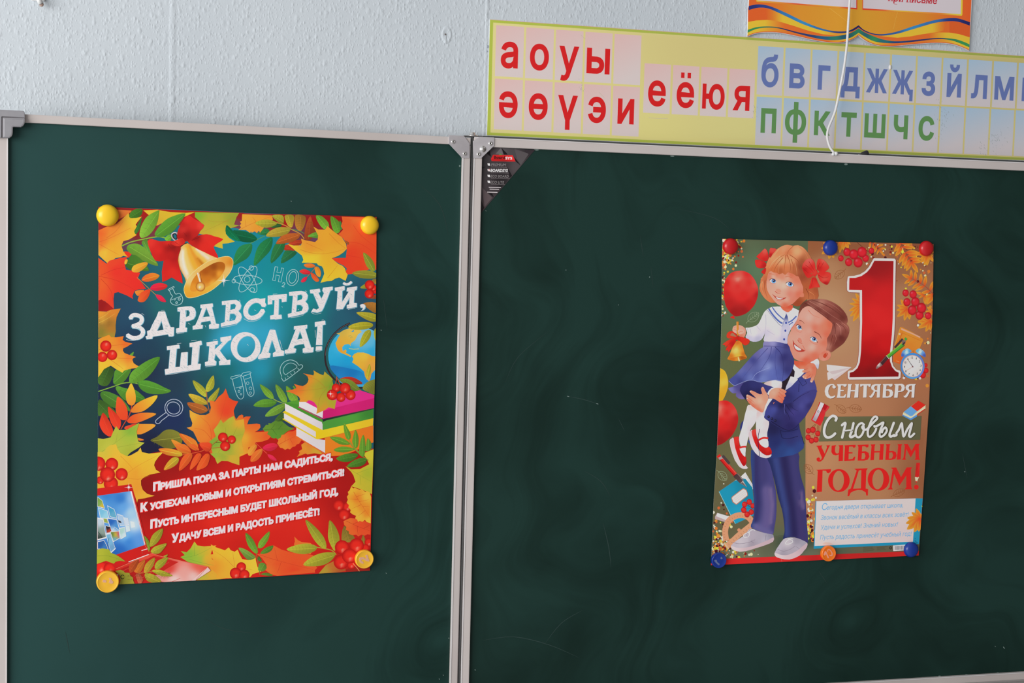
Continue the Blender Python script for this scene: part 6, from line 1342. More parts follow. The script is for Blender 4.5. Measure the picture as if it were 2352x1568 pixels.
art.loop(smooth(P('M', '1030,1210 1070,1170 1110,1175 1125,1200 1080,1225 1040,1228'), 2), 1.8, (218, 210, 214)); art.line(P('M', '1060,1160 1100,1150 1130,1165'), 1.6, (214, 206, 210), 2)
for st in ('930,1290 1000,1318 1080,1300 1160,1250', '1170,1260 1230,1300'): art.line(P('M', st), 0.8, (128, 118, 132), 3)
# jacket, shirt, tie
art.fill(smooth(P('K', '548,860 575,780 640,740 660,860 610,960 555,935'), 2), (46, 52, 112)); art.fill(smooth(P('K', '690,1130 720,1080 800,1000 850,1200 760,1200'), 2), (54, 70, 132))
art.fill(P('K', '1000,300 1300,0 1420,-20 1500,-60 1620,-75 1760,-50 1850,-20 1890,40 1925,160 1918,260 1880,380 1830,500 1720,680 1610,800 1622,900 1660,1030 1702,1165 1690,1250 1600,1325 1500,1370 1300,1405 1100,1425 950,1400 850,1340 745,1230 830,1000 1000,900'), JK, 4.5)
art.fill(P('I', '1230,1300 1310,1130 1340,1330 1240,1440 1165,1545 1110,1570 1095,1420'), (36, 26, 36))
art.fill(P('I', '1255,1310 1330,1330 1375,1362 1260,1490 1165,1545 1180,1480'), idw('I', '1280,1340,206,204,212 1220,1480,176,176,196'))
art.fill(P('I', '1480,1240 1520,1240 1640,1370 1690,1568 1500,1568 1180,1568 1170,1540 1262,1480 1376,1360'), JK, 4)
for st in ('1376,1362 1450,1470 1520,1425 1490,1380', '1395,1430 1385,1568'): art.line(P('I', st), 1.1, (26, 26, 62))
# neck and head
art.fill(smooth(P('I', '1310,1050 1450,1075 1605,1040 1590,1110 1540,1180 1470,1200 1400,1185 1345,1150 1315,1110'), 2), idw('I', '1350,1090,196,84,58 1450,1100,200,86,58 1560,1090,206,100,74 1450,1170,220,120,92'), 3)
art.fill(P('I', '1308,1110 1345,1150 1400,1190 1470,1192 1490,1240 1420,1310 1345,1362 1312,1330 1322,1230 1290,1180'), idw('I', '1320,1150,212,208,212 1400,1230,210,214,220 1340,1330,196,198,210 1450,1220,200,206,216'), 3)
art.fill(smooth(P('I', '1258,560 1250,520 1290,440 1345,428 1325,510 1275,600'), 2), (212, 116, 94))
art.fill(smooth(P('I', '1335,440 1370,300 1420,210 1500,165 1600,175 1700,240 1800,310 1935,440 1925,560 1860,680 1855,800 1835,900 1760,960 1690,1030 1600,1065 1500,1075 1400,1062 1310,1015 1245,905 1205,800 1200,720 1220,640 1262,560'), 2), idw('I', '1550,350,228,160,146 1450,330,226,150,134 1450,600,222,146,130 1560,560,226,150,134 1800,500,216,118,92 1900,470,208,100,74 1600,830,226,164,148 1520,780,222,140,122 1750,850,216,128,108 1800,760,208,108,84 1280,720,224,148,130 1250,850,218,128,108 1500,1050,200,90,66 1350,990,216,132,112 1450,960,220,140,122 1650,520,208,108,86 1700,600,212,120,98 1380,450,214,124,104 1850,620,206,100,76 1650,980,206,104,80 1400,700,226,150,134 1560,700,222,140,122 1700,400,226,144,126 1480,470,222,138,118 1740,700,220,132,112'), 3.2)
art.fill(smooth(P('I', '1715,990 1740,945 1800,900 1870,890 1912,940 1905,1000 1860,1045 1790,1058 1735,1040'), 2), idw('I', '1740,1000,214,124,104 1800,930,214,112,90 1880,930,220,128,108 1870,1020,216,120,100 1800,1040,222,136,116')); art.fill(smooth(P('I', '1785,985 1805,945 1845,925 1868,950 1850,1000 1815,1015'), 2), (182, 66, 44)); art.line(P('I', '1840,935 1855,975 1830,1010'), 1.0, (226, 150, 130), 2)
HB = idw('I', '1600,130,128,70,60 1750,110,172,116,100 1700,230,108,50,44 2000,350,122,60,52 2100,350,100,46,38 2050,520,158,98,88 2080,680,92,38,34 1930,700,130,66,56 1880,820,172,112,96 1480,130,100,50,40 2150,600,122,62,52 1850,180,140,76,66 1950,480,120,64,56 2000,600,140,80,70 1450,200,110,56,44 1850,330,110,52,46 1960,850,120,60,50 2120,240,112,54,46 1650,80,136,84,72 2000,780,104,46,40 2180,480,146,84,72')
art.fill(smooth(P('I', '1378,335 1392,240 1410,170 1450,115 1510,75 1600,50 1700,45 1850,60 2000,130 2110,225 2178,330 2186,420 2170,450 2205,500 2216,560 2195,650 2130,760 2060,820 1990,870 1920,920 1880,890 1835,880 1855,790 1850,690 1905,610 1935,500 1932,440 1860,380 1790,318 1690,250 1600,170 1530,160 1450,205 1400,280'), 2), HB, 3.2)
for st, cc in (('1480,110 1600,180 1750,290 1900,400', (84, 36, 32)), ('1560,80 1750,190 1950,330 2100,420', (166, 108, 94)), ('1640,70 1850,160 2050,290 2150,390', (94, 42, 36)), ('1750,60 1950,150 2090,260', (160, 100, 88)), ('1530,110 1700,230 1850,340', (150, 92, 80)), ('1960,430 1990,560 1960,700', (86, 36, 32)), ('2000,440 2070,520 2080,640', (186, 126, 110)), ('2050,450 2140,520 2160,620', (100, 46, 40)), ('2090,430 2180,500 2200,580', (170, 110, 94)), ('1940,640 1920,740 1890,840', (96, 42, 36)), ('1600,60 1800,130 1960,220', (104, 50, 42)), ('1980,620 2000,700 1960,800', (160, 98, 84)), ('1540,225 1620,310 1730,350', (200, 110, 84))):
    art.line(P('I', st), 1.3, cc, 4, False, None, 0.3)
def eye(fr, x, y, rx, ry, rot, ir, lash, iris=(96, 132, 190), shift=(0.1, 0.0)):
    k = FR[fr][2]
    art.fill(ef(fr, x, y, rx, ry, rot), (222, 214, 220)); cx_, cy_ = x + rx * shift[0], y + ry * shift[1]
    art.fill(ef(fr, cx_, cy_, ir * 0.95, ir), idw(fr, f'{cx_},{cy_ - ir * 0.6},{iris[0] * 0.6},{iris[1] * 0.6},{iris[2] * 0.7} {cx_},{cy_ + ir * 0.6},{iris[0] * 1.25},{iris[1] * 1.25},{iris[2] * 1.15}')); art.fill(ef(fr, cx_ + ir * 0.1, cy_, ir * 0.46), (20, 22, 40)); art.fill(ef(fr, cx_ - ir * 0.2, cy_ - ir * 0.25, ir * 0.2), (226, 232, 244))
    art.line(P(fr, lash), 1.3, (62, 26, 30), 3, False, None, 0.9)
eye('I', 1395, 512, 52, 34, 42, 33, '1342,480 1372,464 1410,490 1442,540'); eye('I', 1632, 705, 66, 36, 30, 36, '1572,688 1610,664 1660,690 1698,768')
art.line(P('I', '1350,560 1400,590 1440,580'), 0.8, (206, 110, 92), 3); art.line(P('I', '1560,720 1620,770 1690,790'), 0.8, (206, 110, 92), 3)
art.line(P('I', '1398,398 1440,408 1480,450'), 1.5, (124, 60, 46), 3, False, None, 0.6); art.line(P('I', '1642,580 1720,625 1758,692'), 1.8, (112, 50, 40), 3, False, None, 0.7)
art.line(P('I', '1370,712 1385,740 1410,765 1445,772'), 1.6, (182, 72, 54), 3, False, None, 0.8); art.fill(smooth(P('I', '1375,700 1395,680 1425,700 1440,750 1410,755'), 2), (216, 122, 104))
art.fill(smooth(P('I', '1288,715 1310,760 1350,800 1420,855 1492,892 1430,912 1360,900 1318,860 1296,790'), 2), (170, 58, 46)); art.fill(smooth(P('I', '1315,790 1345,815 1400,850 1432,880 1385,888 1340,865 1318,830'), 2), (228, 220, 214)); art.line(P('I', '1315,860 1360,902 1420,912'), 1.2, (206, 96, 80), 3); art.line(P('I', '1450,800 1480,860 1500,890'), 0.8, (196, 92, 74), 3)

# ---- the girl
art.part('girl_print')
art.fill(smooth(P('K', '335,165 420,140 480,100 600,55 720,60 700,200 640,340 600,365 520,350 470,300 480,255 420,260 365,215'), 2), idw('K', '380,180,110,110,170 480,120,70,66,124 520,300,96,84,140 600,200,50,44,100 560,340,110,100,156'), 4)
art.part('boy_print')
art.fill(smooth(P('K', '545,215 580,110 650,45 800,20 900,55 1000,95 1100,125 1195,150 1130,170 1070,220 1030,280 950,290 850,330 760,400 690,415 620,340'), 2), idw('K', '620,150,38,38,88 800,100,44,46,100 1000,150,52,54,112 700,300,26,24,62 900,250,34,32,76 1100,150,58,58,118'), 4)
art.fill(P('K', '1035,265 1060,215 1110,165 1190,145 1200,162 1130,190 1085,240 1060,290'), (208, 206, 216))
art.part('girl_print')
art.fill(smooth(P('K', '975,90 1030,50 1100,30 1200,22 1295,45 1302,110 1285,170 1190,165 1100,130'), 2), idw('K', '1020,80,190,172,168 1200,80,220,210,210 1280,140,196,182,186'), 3)
art.fill(smooth(P('I', '815,745 1000,742 1200,775 1255,900 1312,1050 1300,1150 1260,1250 1200,1340 1112,1398 1000,1372 900,1378 780,1412 690,1385 600,1380 500,1390 420,1432 335,1465 290,1430 232,1388 320,1310 400,1230 480,1140 560,1050 660,940 760,860 805,830'), 2), idw('I', '860,770,130,124,170 960,770,140,138,184 1100,785,78,80,140 1180,800,54,52,106 800,950,100,106,166 880,880,112,112,168 880,1150,124,136,186 820,1100,96,104,164 650,1050,60,64,126 700,950,96,92,146 560,1150,86,88,146 1150,1000,46,44,100 1050,900,70,74,136 950,1000,72,78,140 950,1250,90,102,168 1050,1250,74,84,150 800,1350,102,116,176 700,1300,70,76,140 500,1280,74,84,150 600,1330,96,108,168 350,1380,64,72,138 420,1400,52,56,116 1200,1200,50,50,106 1240,1080,56,54,108 1000,1340,84,96,164 1090,1370,76,84,150 450,1220,92,98,156'), 4)
for st, cc in (('940,830 900,1000 700,1300', (60, 62, 122)), ('1000,830 1100,950 1140,1150 1120,1380', (44, 44, 98)), ('880,850 700,1050 430,1390', (70, 72, 130)), ('1020,850 1000,1100 1040,1360', (66, 70, 134)), ('910,1170 700,1260 620,1370', (130, 140, 190)), ('820,815 1000,820 1200,850', (60, 58, 112))): art.line(P('I', st), 1.6, cc, 4, False, None, 0.4)
art.line(P('I', '240,1385 330,1460 430,1425 600,1372 780,1408 1000,1370 1110,1396'), 0.9, (140, 150, 196), 4)
art.fill(smooth(P('I', '515,520 570,515 690,480 745,420 790,320 830,250 900,195 980,175 1090,170 1160,240 1290,200 1380,240 1370,350 1320,450 1262,530 1215,640 1200,720 1196,778 1100,760 1000,742 820,740 822,670 835,600 800,680 740,735 640,745 560,715 515,665 545,600'), 2), idw('I', '950,400,218,208,212 850,600,186,180,198 800,500,204,198,208 650,600,216,210,214 560,560,212,206,212 580,690,180,176,198 1150,600,178,172,192 1150,720,172,168,192 720,700,166,164,186 1050,600,206,200,208 900,700,196,192,206 830,330,206,200,210 1000,500,212,204,210 760,560,196,190,202 1240,480,190,184,196'), 4)
for st in ('845,300 850,450 835,600', '700,490 760,560', '870,560 1000,640', '540,520 560,600 530,680', '590,530 610,620'): art.line(P('I', st), 0.8, (160, 154, 180), 3, False, None, 0.4)
art.fill(smooth(P('I', '1085,175 1200,150 1290,150 1275,225 1220,262 1160,245'), 2), idw('I', '1150,190,206,96,68 1230,180,196,78,54 1220,240,218,112,86'), 3)
art.fill(P('I', '1178,270 1205,330 1235,430 1245,520 1200,640 1192,765 1110,745 1100,620 1112,500'), idw('I', '1190,320,60,72,130 1180,450,176,178,202 1160,600,190,186,202 1150,720,176,172,196 1220,500,186,180,196'), 3)
art.fill(P('I', '868,218 910,190 960,172 1085,168 1120,215 1182,285 1145,380 1112,492 1060,450 1000,380 930,290'), idw('I', '950,200,222,216,220 1080,250,224,218,222 1100,420,206,202,216 950,280,212,208,218'), 3)
art.fill(P('I', '1196,280 1270,225 1292,185 1395,235 1362,330 1290,420 1250,520 1225,440'), idw('I', '1280,250,224,218,222 1340,300,206,200,214 1250,420,200,196,212'), 3)
for st, w_ in (('895,200 945,280 1010,360 1075,420 1122,445', 3.6), ('955,180 1010,260 1080,330 1142,380', 2.6), ('1215,430 1280,395 1350,325', 3.0), ('1228,470 1290,425', 2.2)): art.line(P('I', st), w_, (78, 98, 164), 4)
art.line(P('I', '868,222 930,300 1010,400 1112,494 1150,380 1182,290'), 0.8, (96, 96, 140), 2)
for x, y in ((1180, 437), (1168, 565), (1148, 705)): art.fill(ef('I', x, y, 16, 19), (60, 74, 150))
HG = idw('G', '1100,300,206,126,82 1150,430,226,164,118 1000,600,190,102,58 1400,280,216,154,108 1500,450,150,76,46 820,900,186,106,66 1500,700,140,66,42 1650,950,172,92,56 1420,1150,146,66,38 900,450,206,130,86 1450,540,130,60,40 1300,420,216,146,100 1240,300,186,104,66 1380,560,176,96,58 1600,1050,176,100,62 1700,920,150,74,44 850,1050,196,116,76 800,850,206,128,84 1560,850,166,84,50 1600,400,176,104,66 1000,400,212,140,94 1200,560,196,112,70 1130,600,166,86,50 900,800,170,86,54 1180,240,212,140,100')
art.fill(smooth(P('G', '1050,245 1150,182 1240,162 1330,178 1420,168 1510,210 1590,300 1660,430 1700,600 1730,800 1762,960 1745,1075 1560,1085 1450,1190 1380,1195 1320,1170 1300,1130 1010,1140 940,1130 860,1070 800,990 765,900 785,800 790,740 850,640 865,540 920,400 980,310'), 2), HG, 4)
art.part('girl_print')
art.fill(smooth(P('G', '905,640 1000,590 1150,600 1300,640 1440,690 1490,800 1505,960 1450,1040 1400,1085 1330,1155 1240,1200 1180,1212 1120,1190 1050,1145 960,1035 900,930 885,830 890,730'), 2), idw('G', '1000,700,226,168,148 1150,1000,226,152,132 1180,850,232,176,156 1290,1000,216,120,102 1430,1000,206,104,80 1400,750,214,112,86 1000,950,222,154,134 1200,1190,200,96,70 950,850,222,150,130 1350,900,222,140,120 1100,1120,224,148,130 1250,720,226,154,132 1150,700,216,126,100 1080,800,230,172,152 1330,1100,212,118,96 1060,660,206,112,84 1300,680,200,98,70 940,700,204,112,88 1220,1080,226,156,136'), 3)
art.fill(smooth(P('G', '1448,1040 1460,1000 1490,975 1515,985 1515,1040'), 2), (216, 116, 90))
art.part('girl_print')
art.fill(smooth(P('G', '862,660 880,560 930,450 1000,380 1100,340 1210,320 1320,345 1420,400 1490,510 1530,700 1560,850 1620,950 1640,1000 1540,930 1480,820 1430,700 1390,690 1340,655 1290,640 1250,625 1200,670 1160,640 1100,660 1060,635 1010,630 960,605 925,630 905,680 890,760 862,820'), 2), HG, 3.4)
for st, cc in (('1200,330 1100,380 1020,480 960,600', (176, 96, 58)), ('1200,330 1140,420 1100,520 1090,640', (206, 140, 96)), ('1210,330 1200,450 1190,560 1180,640', (164, 86, 50)), ('1230,330 1280,450 1290,560 1280,630', (150, 76, 46)), ('1250,330 1350,430 1390,560 1400,680', (210, 142, 98)), ('1280,330 1420,440 1470,600 1520,780', (150, 76, 46)), ('1340,180 1260,260 1230,330', (164, 88, 54)), ('1100,230 1020,330 960,420', (222, 158, 112)), ('1430,190 1540,300 1600,420', (196, 124, 82)), ('1600,950 1680,1000 1700,1080', (196, 120, 76)), ('1550,900 1600,1000 1590,1080', (120, 54, 34)), ('860,760 850,880 900,1060', (150, 74, 46)), ('820,780 800,900 880,1080', (220, 148, 100)), ('1120,350 1000,450 930,560', (226, 164, 118)), ('1160,380 1050,520 1010,620', (150, 76, 46)), ('1300,400 1340,520 1350,640', (160, 84, 50)), ('790,735 830,720', (206, 140, 90))):
    art.line(P('G', st), 1.5, cc, 4, False, None, 0.35)
art.part('girl_print')
eye('G', 995, 772, 56, 38, 22, 37, '935,762 965,736 1010,742 1045,775', (84, 128, 196), (0.2, 0.05)); eye('G', 1282, 830, 66, 38, 12, 38, '1212,812 1250,788 1310,802 1350,858', (84, 128, 196), (0.05, -0.05))
art.line(P('G', '945,800 1000,815 1045,805'), 0.8, (196, 110, 96), 3); art.line(P('G', '1215,850 1280,872 1340,862'), 0.8, (196, 110, 96), 3)
art.line(P('G', '930,650 975,655 1020,672'), 1.3, (186, 98, 64), 3, False, None, 0.5); art.line(P('G', '1205,705 1260,700 1330,725'), 1.3, (186, 98, 64), 3, False, None, 0.5)
art.line(P('G', '1030,945 1060,970 1090,978 1125,975'), 1.6, (186, 78, 58), 3, False, None, 0.7); art.fill(smooth(P('G', '1040,930 1065,905 1110,910 1135,950 1090,965'), 2), (222, 138, 116))
art.fill(smooth(P('G', '980,985 1030,1028 1100,1052 1160,1060 1225,1048 1170,1085 1110,1090 1065,1078 1025,1045'), 2), (172, 60, 48)); art.fill(smooth(P('G', '1042,1040 1090,1058 1140,1065 1165,1066 1120,1084 1070,1072'), 2), (236, 228, 222)); art.line(P('G', '1060,1096 1100,1108 1140,1104'), 1.4, (214, 110, 92), 3)
art.part('girl_print')
RB = idw('G', '1560,500,222,76,66 1600,430,226,90,82 1650,550,196,36,34 1800,470,206,46,38 1840,440,224,84,70 1780,560,180,30,28 1900,680,214,56,46 1870,740,226,80,64 1850,640,206,40,36 1880,810,160,24,26 1700,620,214,56,46 1680,780,206,46,38 1720,870,216,56,46 1640,860,196,40,34 1560,620,190,34,32 1540,570,170,26,26 1720,740,180,30,28')
for st in ('1745,650 1810,605 1880,612 1950,630 1975,680 1960,760 1915,835 1860,820 1790,770', '1735,570 1740,450 1770,395 1850,415 1910,480 1945,545 1895,600 1810,630', '1600,905 1630,800 1655,715 1720,720 1750,790 1785,860 1775,880 1700,880', '1485,540 1530,440 1590,395 1650,400 1700,470 1712,590 1660,640 1560,620', '1480,545 1540,590 1655,660 1660,690 1600,720 1550,690', '1655,650 1690,580 1730,580 1750,640 1700,700'):
    art.fill(smooth(P('G', st), 2), RB, 3)
for st in ('1540,500 1620,560 1680,630', '1600,440 1660,540 1700,610', '1780,470 1750,560 1725,610', '1850,460 1790,560', '1760,670 1850,720 1940,700', '1670,720 1660,800 1630,890', '1500,560 1600,640'): art.line(P('G', st), 1.0, (150, 22, 24), 3, False, None, 0.3)
RL = idw('G', '780,300,210,50,42 850,260,226,86,72 850,420,186,32,30 740,400,196,40,36 980,260,222,72,62 960,330,170,26,26 760,480,206,50,44 850,520,166,26,26 830,600,190,34,32')
for st in ('925,340 935,270 950,215 1000,220 1055,238 990,320 950,380', '715,365 780,300 850,228 890,250 915,320 925,390 880,440 800,420', '690,440 720,410 800,425 880,470 870,540 800,558 720,540', '795,625 850,560 880,560 860,655'): art.fill(smooth(P('G', st), 2), RL, 3)
# hand with the hand bell
art.fill(smooth(P('I', '305,520 325,490 380,472 440,478 500,515 522,570 510,650 470,680 410,650 360,610 305,575'), 2), idw('I', '330,520,222,150,130 420,520,226,150,130 480,600,222,140,118 360,590,226,164,146 440,640,206,108,84'), 3)
art.line(P('I', '385,415 385,470 388,590 400,640'), 5.2, (190, 112, 40), 2, False, (206, 130, 50)); art.line(P('I', '375,425 374,560'), 1.2, (226, 166, 90), 2)
art.fill(smooth(P('I', '390,560 430,540 480,545 500,590 440,625 395,610'), 2), (226, 156, 136)); art.line(P('I', '400,600 430,580 470,580'), 0.8, (196, 96, 76), 2); art.line(P('I', '320,540 370,560'), 0.8, (200, 106, 86), 2); art.line(P('I', '320,515 360,500'), 0.8, (200, 106, 86), 2)
art.fill(smooth(P('I', '345,750 400,728 445,745 475,830 505,940 542,1000 500,1030 400,1050 300,1052 218,1030 255,960 290,860'), 2), idw('I', '400,850,226,152,48 350,900,236,186,90 370,870,246,206,116 280,980,190,106,28 480,950,182,100,26 450,830,196,116,32 320,820,206,130,40 400,980,230,170,60 380,760,190,100,30'), 3)
art.fill(smooth(P('I', '232,1032 310,1005 400,985 480,985 535,1005 500,1030 420,1052 320,1058'), 2), idw('I', '300,1030,186,100,24 450,1010,150,74,18 400,1040,214,140,50')); art.line(P('I', '395,990 405,1030 415,1065'), 3.0, (226, 166, 90), 0, False, (246, 216, 160))
RI = idw('I', '300,600,196,46,28 250,650,216,56,34 400,700,180,26,20 520,750,210,46,30 450,690,206,44,28 200,760,214,56,36 230,850,200,40,28 300,780,170,26,22')
for st in ('370,690 420,660 500,680 582,715 565,780 500,805 440,750', '205,640 230,590 290,570 340,600 395,660 400,705 330,690 260,692 215,680', '138,790 240,715 350,685 380,700 260,770 190,835 180,800', '190,890 230,800 340,720 360,740 290,850 235,915 225,880', '370,690 400,655 435,680 420,720 380,720'): art.fill(smooth(P('I', st), 2), RI, 3)
art.fill(smooth(P('I', '265,640 300,600 340,630 370,665 320,655'), 2), (150, 110, 80))
# legs and shoes
art.fill(smooth(P('K', '690,470 780,480 860,560 862,640 835,760 780,850 730,920 705,1020 680,1120 650,1235 570,1240 530,1100 540,1010 575,900 610,760 640,620 665,540'), 2), idw('K', '750,520,206,186,182 740,620,220,208,208 660,700,206,196,200 800,700,206,194,196 640,900,216,206,208 600,1100,206,196,200 700,900,200,186,192 640,1150,214,204,206'), 4)
art.fill(smooth(P('K', '860,560 950,590 1010,650 1070,770 1062,860 1038,960 1040,1060 1062,1200 1010,1238 930,1190 870,1100 840,980 832,850 842,700'), 2), idw('K', '880,620,196,178,178 950,700,216,202,202 1020,800,204,188,190 900,850,220,208,208 1000,950,204,190,192 930,1050,218,206,206 1010,1180,206,192,194 860,950,196,182,186'), 4)
art.fill(smooth(P('K', '358,1110 395,1070 430,1060 460,1200 520,1370 600,1500 690,1600 620,1620 540,1585 470,1480 400,1320 370,1210'), 2), idw('K', '390,1150,196,176,178 480,1400,206,190,192 600,1560,206,190,192'), 4)
art.fill(P('M', '328,-10 380,60 440,170 500,205 525,195 515,225 475,248 430,225 380,150 345,60'), (204, 188, 190))
art.fill(smooth(P('K', '435,1062 475,1042 522,1040 530,1120 545,1230 570,1320 610,1380 650,1400 662,1470 650,1540 610,1570 560,1500 510,1390 460,1240'), 2), idw('K', '480,1100,206,46,42 500,1250,190,26,26 640,1450,196,28,26 580,1450,176,22,22 620,1540,160,18,20'), 4)
art.fill(smooth(P('K', '540,1250 600,1240 650,1240 645,1330 640,1400 600,1370 560,1310'), 2), (214, 202, 204)); art.line(P('K', '540,1240 590,1222 658,1218'), 4.0, (200, 36, 34), 2)
art.fill(smooth(P('K', '700,985 730,940 765,915 790,1050 830,1160 900,1290 990,1365 1060,1372 1112,1358 1095,1400 1010,1428 900,1395 820,1330 750,1220 715,1100'), 2), idw('K', '730,1000,196,176,180 800,1250,206,192,194 1000,1400,206,190,192'), 4)
art.fill(smooth(P('K', '755,945 790,915 832,908 835,980 860,1060 880,1110 905,1165 950,1215 1005,1236 1070,1222 1105,1270 1120,1320 1100,1360 1020,1375 920,1310 840,1210 785,1080'), 2), idw('K', '790,960,210,56,50 820,1080,190,28,26 900,1230,186,24,24 1050,1270,206,40,34 1100,1330,170,20,20 980,1320,170,20,20'), 4)
art.fill(smooth(P('K', '890,1115 960,1085 1040,1080 1062,1180 1050,1225 1000,1236 940,1205 900,1160'), 2), (216, 204, 206)); art.line(P('K', '872,1108 920,1078 980,1060 1055,1070'), 4.2, (200, 40, 36), 3)
# the boy's sleeve and hands, the girl's hand on his shoulder
art.part('boy_print')
art.fill(smooth(P('K', '1135,358 1230,400 1320,440 1420,440 1500,400 1620,300 1750,220 1900,190 1926,240 1905,330 1830,500 1720,670 1600,810 1520,890 1420,922 1330,905 1200,850 1080,770 982,700 990,600 1030,480 1080,400'), 2), idw('K', '1150,550,66,72,142 1080,600,60,66,134 1350,550,44,44,94 1500,600,62,56,122 1450,850,38,34,84 1750,400,66,66,132 1200,780,36,36,82 1650,480,70,70,136 1250,650,46,46,100 1400,720,44,40,92 1600,700,54,50,112 1850,280,60,58,118 1300,480,30,28,70 1450,480,34,32,76 1550,450,58,58,118 1800,480,46,42,96 1150,420,40,40,92'), 4.5)
for st, cc in (('1330,480 1360,560 1420,660 1440,740', (24, 22, 56)), ('1380,470 1440,560 1520,650', (28, 26, 66)), ('1430,460 1520,540 1600,580', (36, 34, 80)), ('1350,450 1345,560 1360,640', (84, 84, 150)), ('1500,410 1650,300 1800,230', (34, 32, 78)), ('1100,760 1300,880 1420,925 1520,890 1600,810', (22, 20, 54))): art.line(P('K', st), 1.6, cc, 4, False, None, 0.4)
for st in ('1270,930 1290,1010 1310,1060 1420,1075 1590,1030', '1265,925 1400,950 1590,900', '1660,1040 1700,1170', '900,900 870,1100 900,1390'): art.line(P('K', st), 1.2, (26, 26, 64), 3)
art.fill(P('K', '1060,352 1135,356 1085,420 1035,500 1000,590 985,670 950,628 965,560 1000,450'), idw('K', '1080,370,212,208,212 970,640,176,184,210 1020,500,214,212,218'), 3)
for x, y, r in ((1062, 680, 23), (1122, 716, 24), (1180, 750, 25)): art.fill(ef('K', x, y, r, r * 1.1), (28, 28, 60)); art.fill(ef('K', x - 5, y - 6, r * 0.4), (54, 54, 96))
SK = idw('K', '700,320,226,140,114 760,240,226,130,104 800,400,228,156,132 900,400,230,166,142 960,200,224,130,106 1000,350,224,140,114 950,500,226,152,128 880,560,212,110,84 720,420,214,112,86 780,500,210,104,78 1150,250,228,156,132 1200,200,226,150,126 1300,240,222,128,102 1300,320,212,106,80 1250,350,218,120,94 1320,400,206,96,72 1100,310,224,144,120')
art.fill(smooth(P('K', '1060,295 1090,215 1150,172 1220,160 1290,170 1375,215 1382,240 1350,262 1370,290 1362,318 1340,325 1345,360 1325,385 1312,438 1260,420 1190,375 1130,350 1075,350'), 2), SK, 3)
for st in ('1250,190 1310,230 1360,262', '1245,240 1300,290 1345,325', '1230,300 1290,350 1325,390'): art.line(P('K', st), 0.9, (190, 86, 64), 3, False, None, 0.4)
art.fill(P('K', '1150,450 1140,430 1175,415'), (214, 112, 86))
art.fill(smooth(P('K', '660,300 680,280 730,300 790,330 835,345 780,290 725,240 722,215 760,208 830,240 900,275 945,262 925,200 930,160 958,140 980,165 1000,210 1040,275 1060,345 1040,400 1000,490 965,600 900,585 820,535 740,470 690,410 662,370 664,345'), 2), SK, 3)
for st in ('680,330 750,380 810,430', '672,368 740,420 800,470', '835,345 800,350', '945,262 960,290', '700,430 770,480 800,510'): art.line(P('K', st), 0.9, (186, 82, 60), 3, False, None, 0.4)
for x, y, rt in ((676, 296, 30), (738, 222, 30), (960, 158, 80), (676, 352, 30)): art.fill(ef('K', x, y, 15, 10, rt), (238, 176, 156))
art.part('girl_print')
art.fill(smooth(P('I', '1575,1085 1640,1050 1690,1022 1722,1070 1718,1130 1705,1195 1680,1170 1640,1110'), 2), idw('I', '1620,1080,196,196,206 1690,1060,216,212,218 1700,1150,176,176,192'), 3)
art.fill(smooth(P('I', '1480,1170 1520,1120 1580,1095 1640,1105 1675,1170 1672,1260 1645,1330 1615,1405 1590,1412 1572,1392 1592,1330 1545,1345 1490,1358 1448,1325 1450,1300 1520,1250 1490,1252 1440,1245 1452,1215 1500,1200 1460,1190'), 2), idw('I', '1500,1160,214,112,86 1600,1130,216,116,90 1580,1200,222,134,110 1640,1250,214,112,86 1500,1310,222,134,110 1540,1290,214,108,82 1600,1380,224,140,116 1470,1230,220,126,100 1620,1180,210,102,76'), 3)
for st in ('1520,1250 1570,1230', '1500,1350 1560,1300 1590,1270', '1592,1330 1620,1270', '1500,1200 1540,1180'): art.line(P('I', st), 0.9, (182, 76, 54), 3, False, None, 0.4)
for x, y, rt in ((1452, 1242, -10), (1464, 1320, 40), (1592, 1398, 70), (1500, 1344, 40)): art.fill(ef('I', x, y, 14, 9, rt), (240, 184, 164))

# ---- right half: number, clock, pen, plane
art.part('orange_book_print')
art.fill(smooth(P('J', '1632,162 1660,165 1850,260 2035,375 2040,410 1990,520 1930,680 1850,830 1700,860 1500,785 1510,600 1540,470 1590,270'), 1), idw('J', '1750,350,216,132,42 1600,700,206,94,34 1950,450,202,126,44 1600,260,210,120,38 1560,500,206,110,36 1800,500,206,120,40 1700,800,196,76,34 1800,300,216,130,46'), 4)
art.fill(P('J', '1650,180 1990,335 1985,362 1860,300 1645,212'), (202, 152, 126)); art.line(P('J', '1630,170 1600,280 1530,500'), 1.4, (226, 150, 60)); art.line(P('J', '1665,265 1590,470'), 1.0, (176, 76, 30)); art.line(P('J', '1670,270 2000,410'), 0.8, (186, 96, 34)); art.fill(P('J', '1600,270 1635,275 1628,310 1600,300'), (226, 176, 140)); art.line(P('J', '1560,770 1610,792'), 0.8, (232, 170, 110))
art.part('leaf_print')
pinkb('J', '2088,850,34 2092,945,46 2035,1025,56', (200, 34, 34), (216, 70, 64))
art.part('number_print')
ONE_O = P('H', '1150,415 1525,420 1548,448 1546,560 1538,1000') + P('J', '1536,0 1520,300 1492,560 1478,680 1482,790 1510,870 1560,930 1620,946 1640,975 1634,1075 1600,1100 1150,1106 712,1110 682,1085 680,975 700,950 770,935 830,880 866,790 886,600 905,0') + P('H', '900,1568 898,1032 705,1026 670,990 668,850 682,750 705,735 800,730 900,705 990,650 1060,575 1120,470')
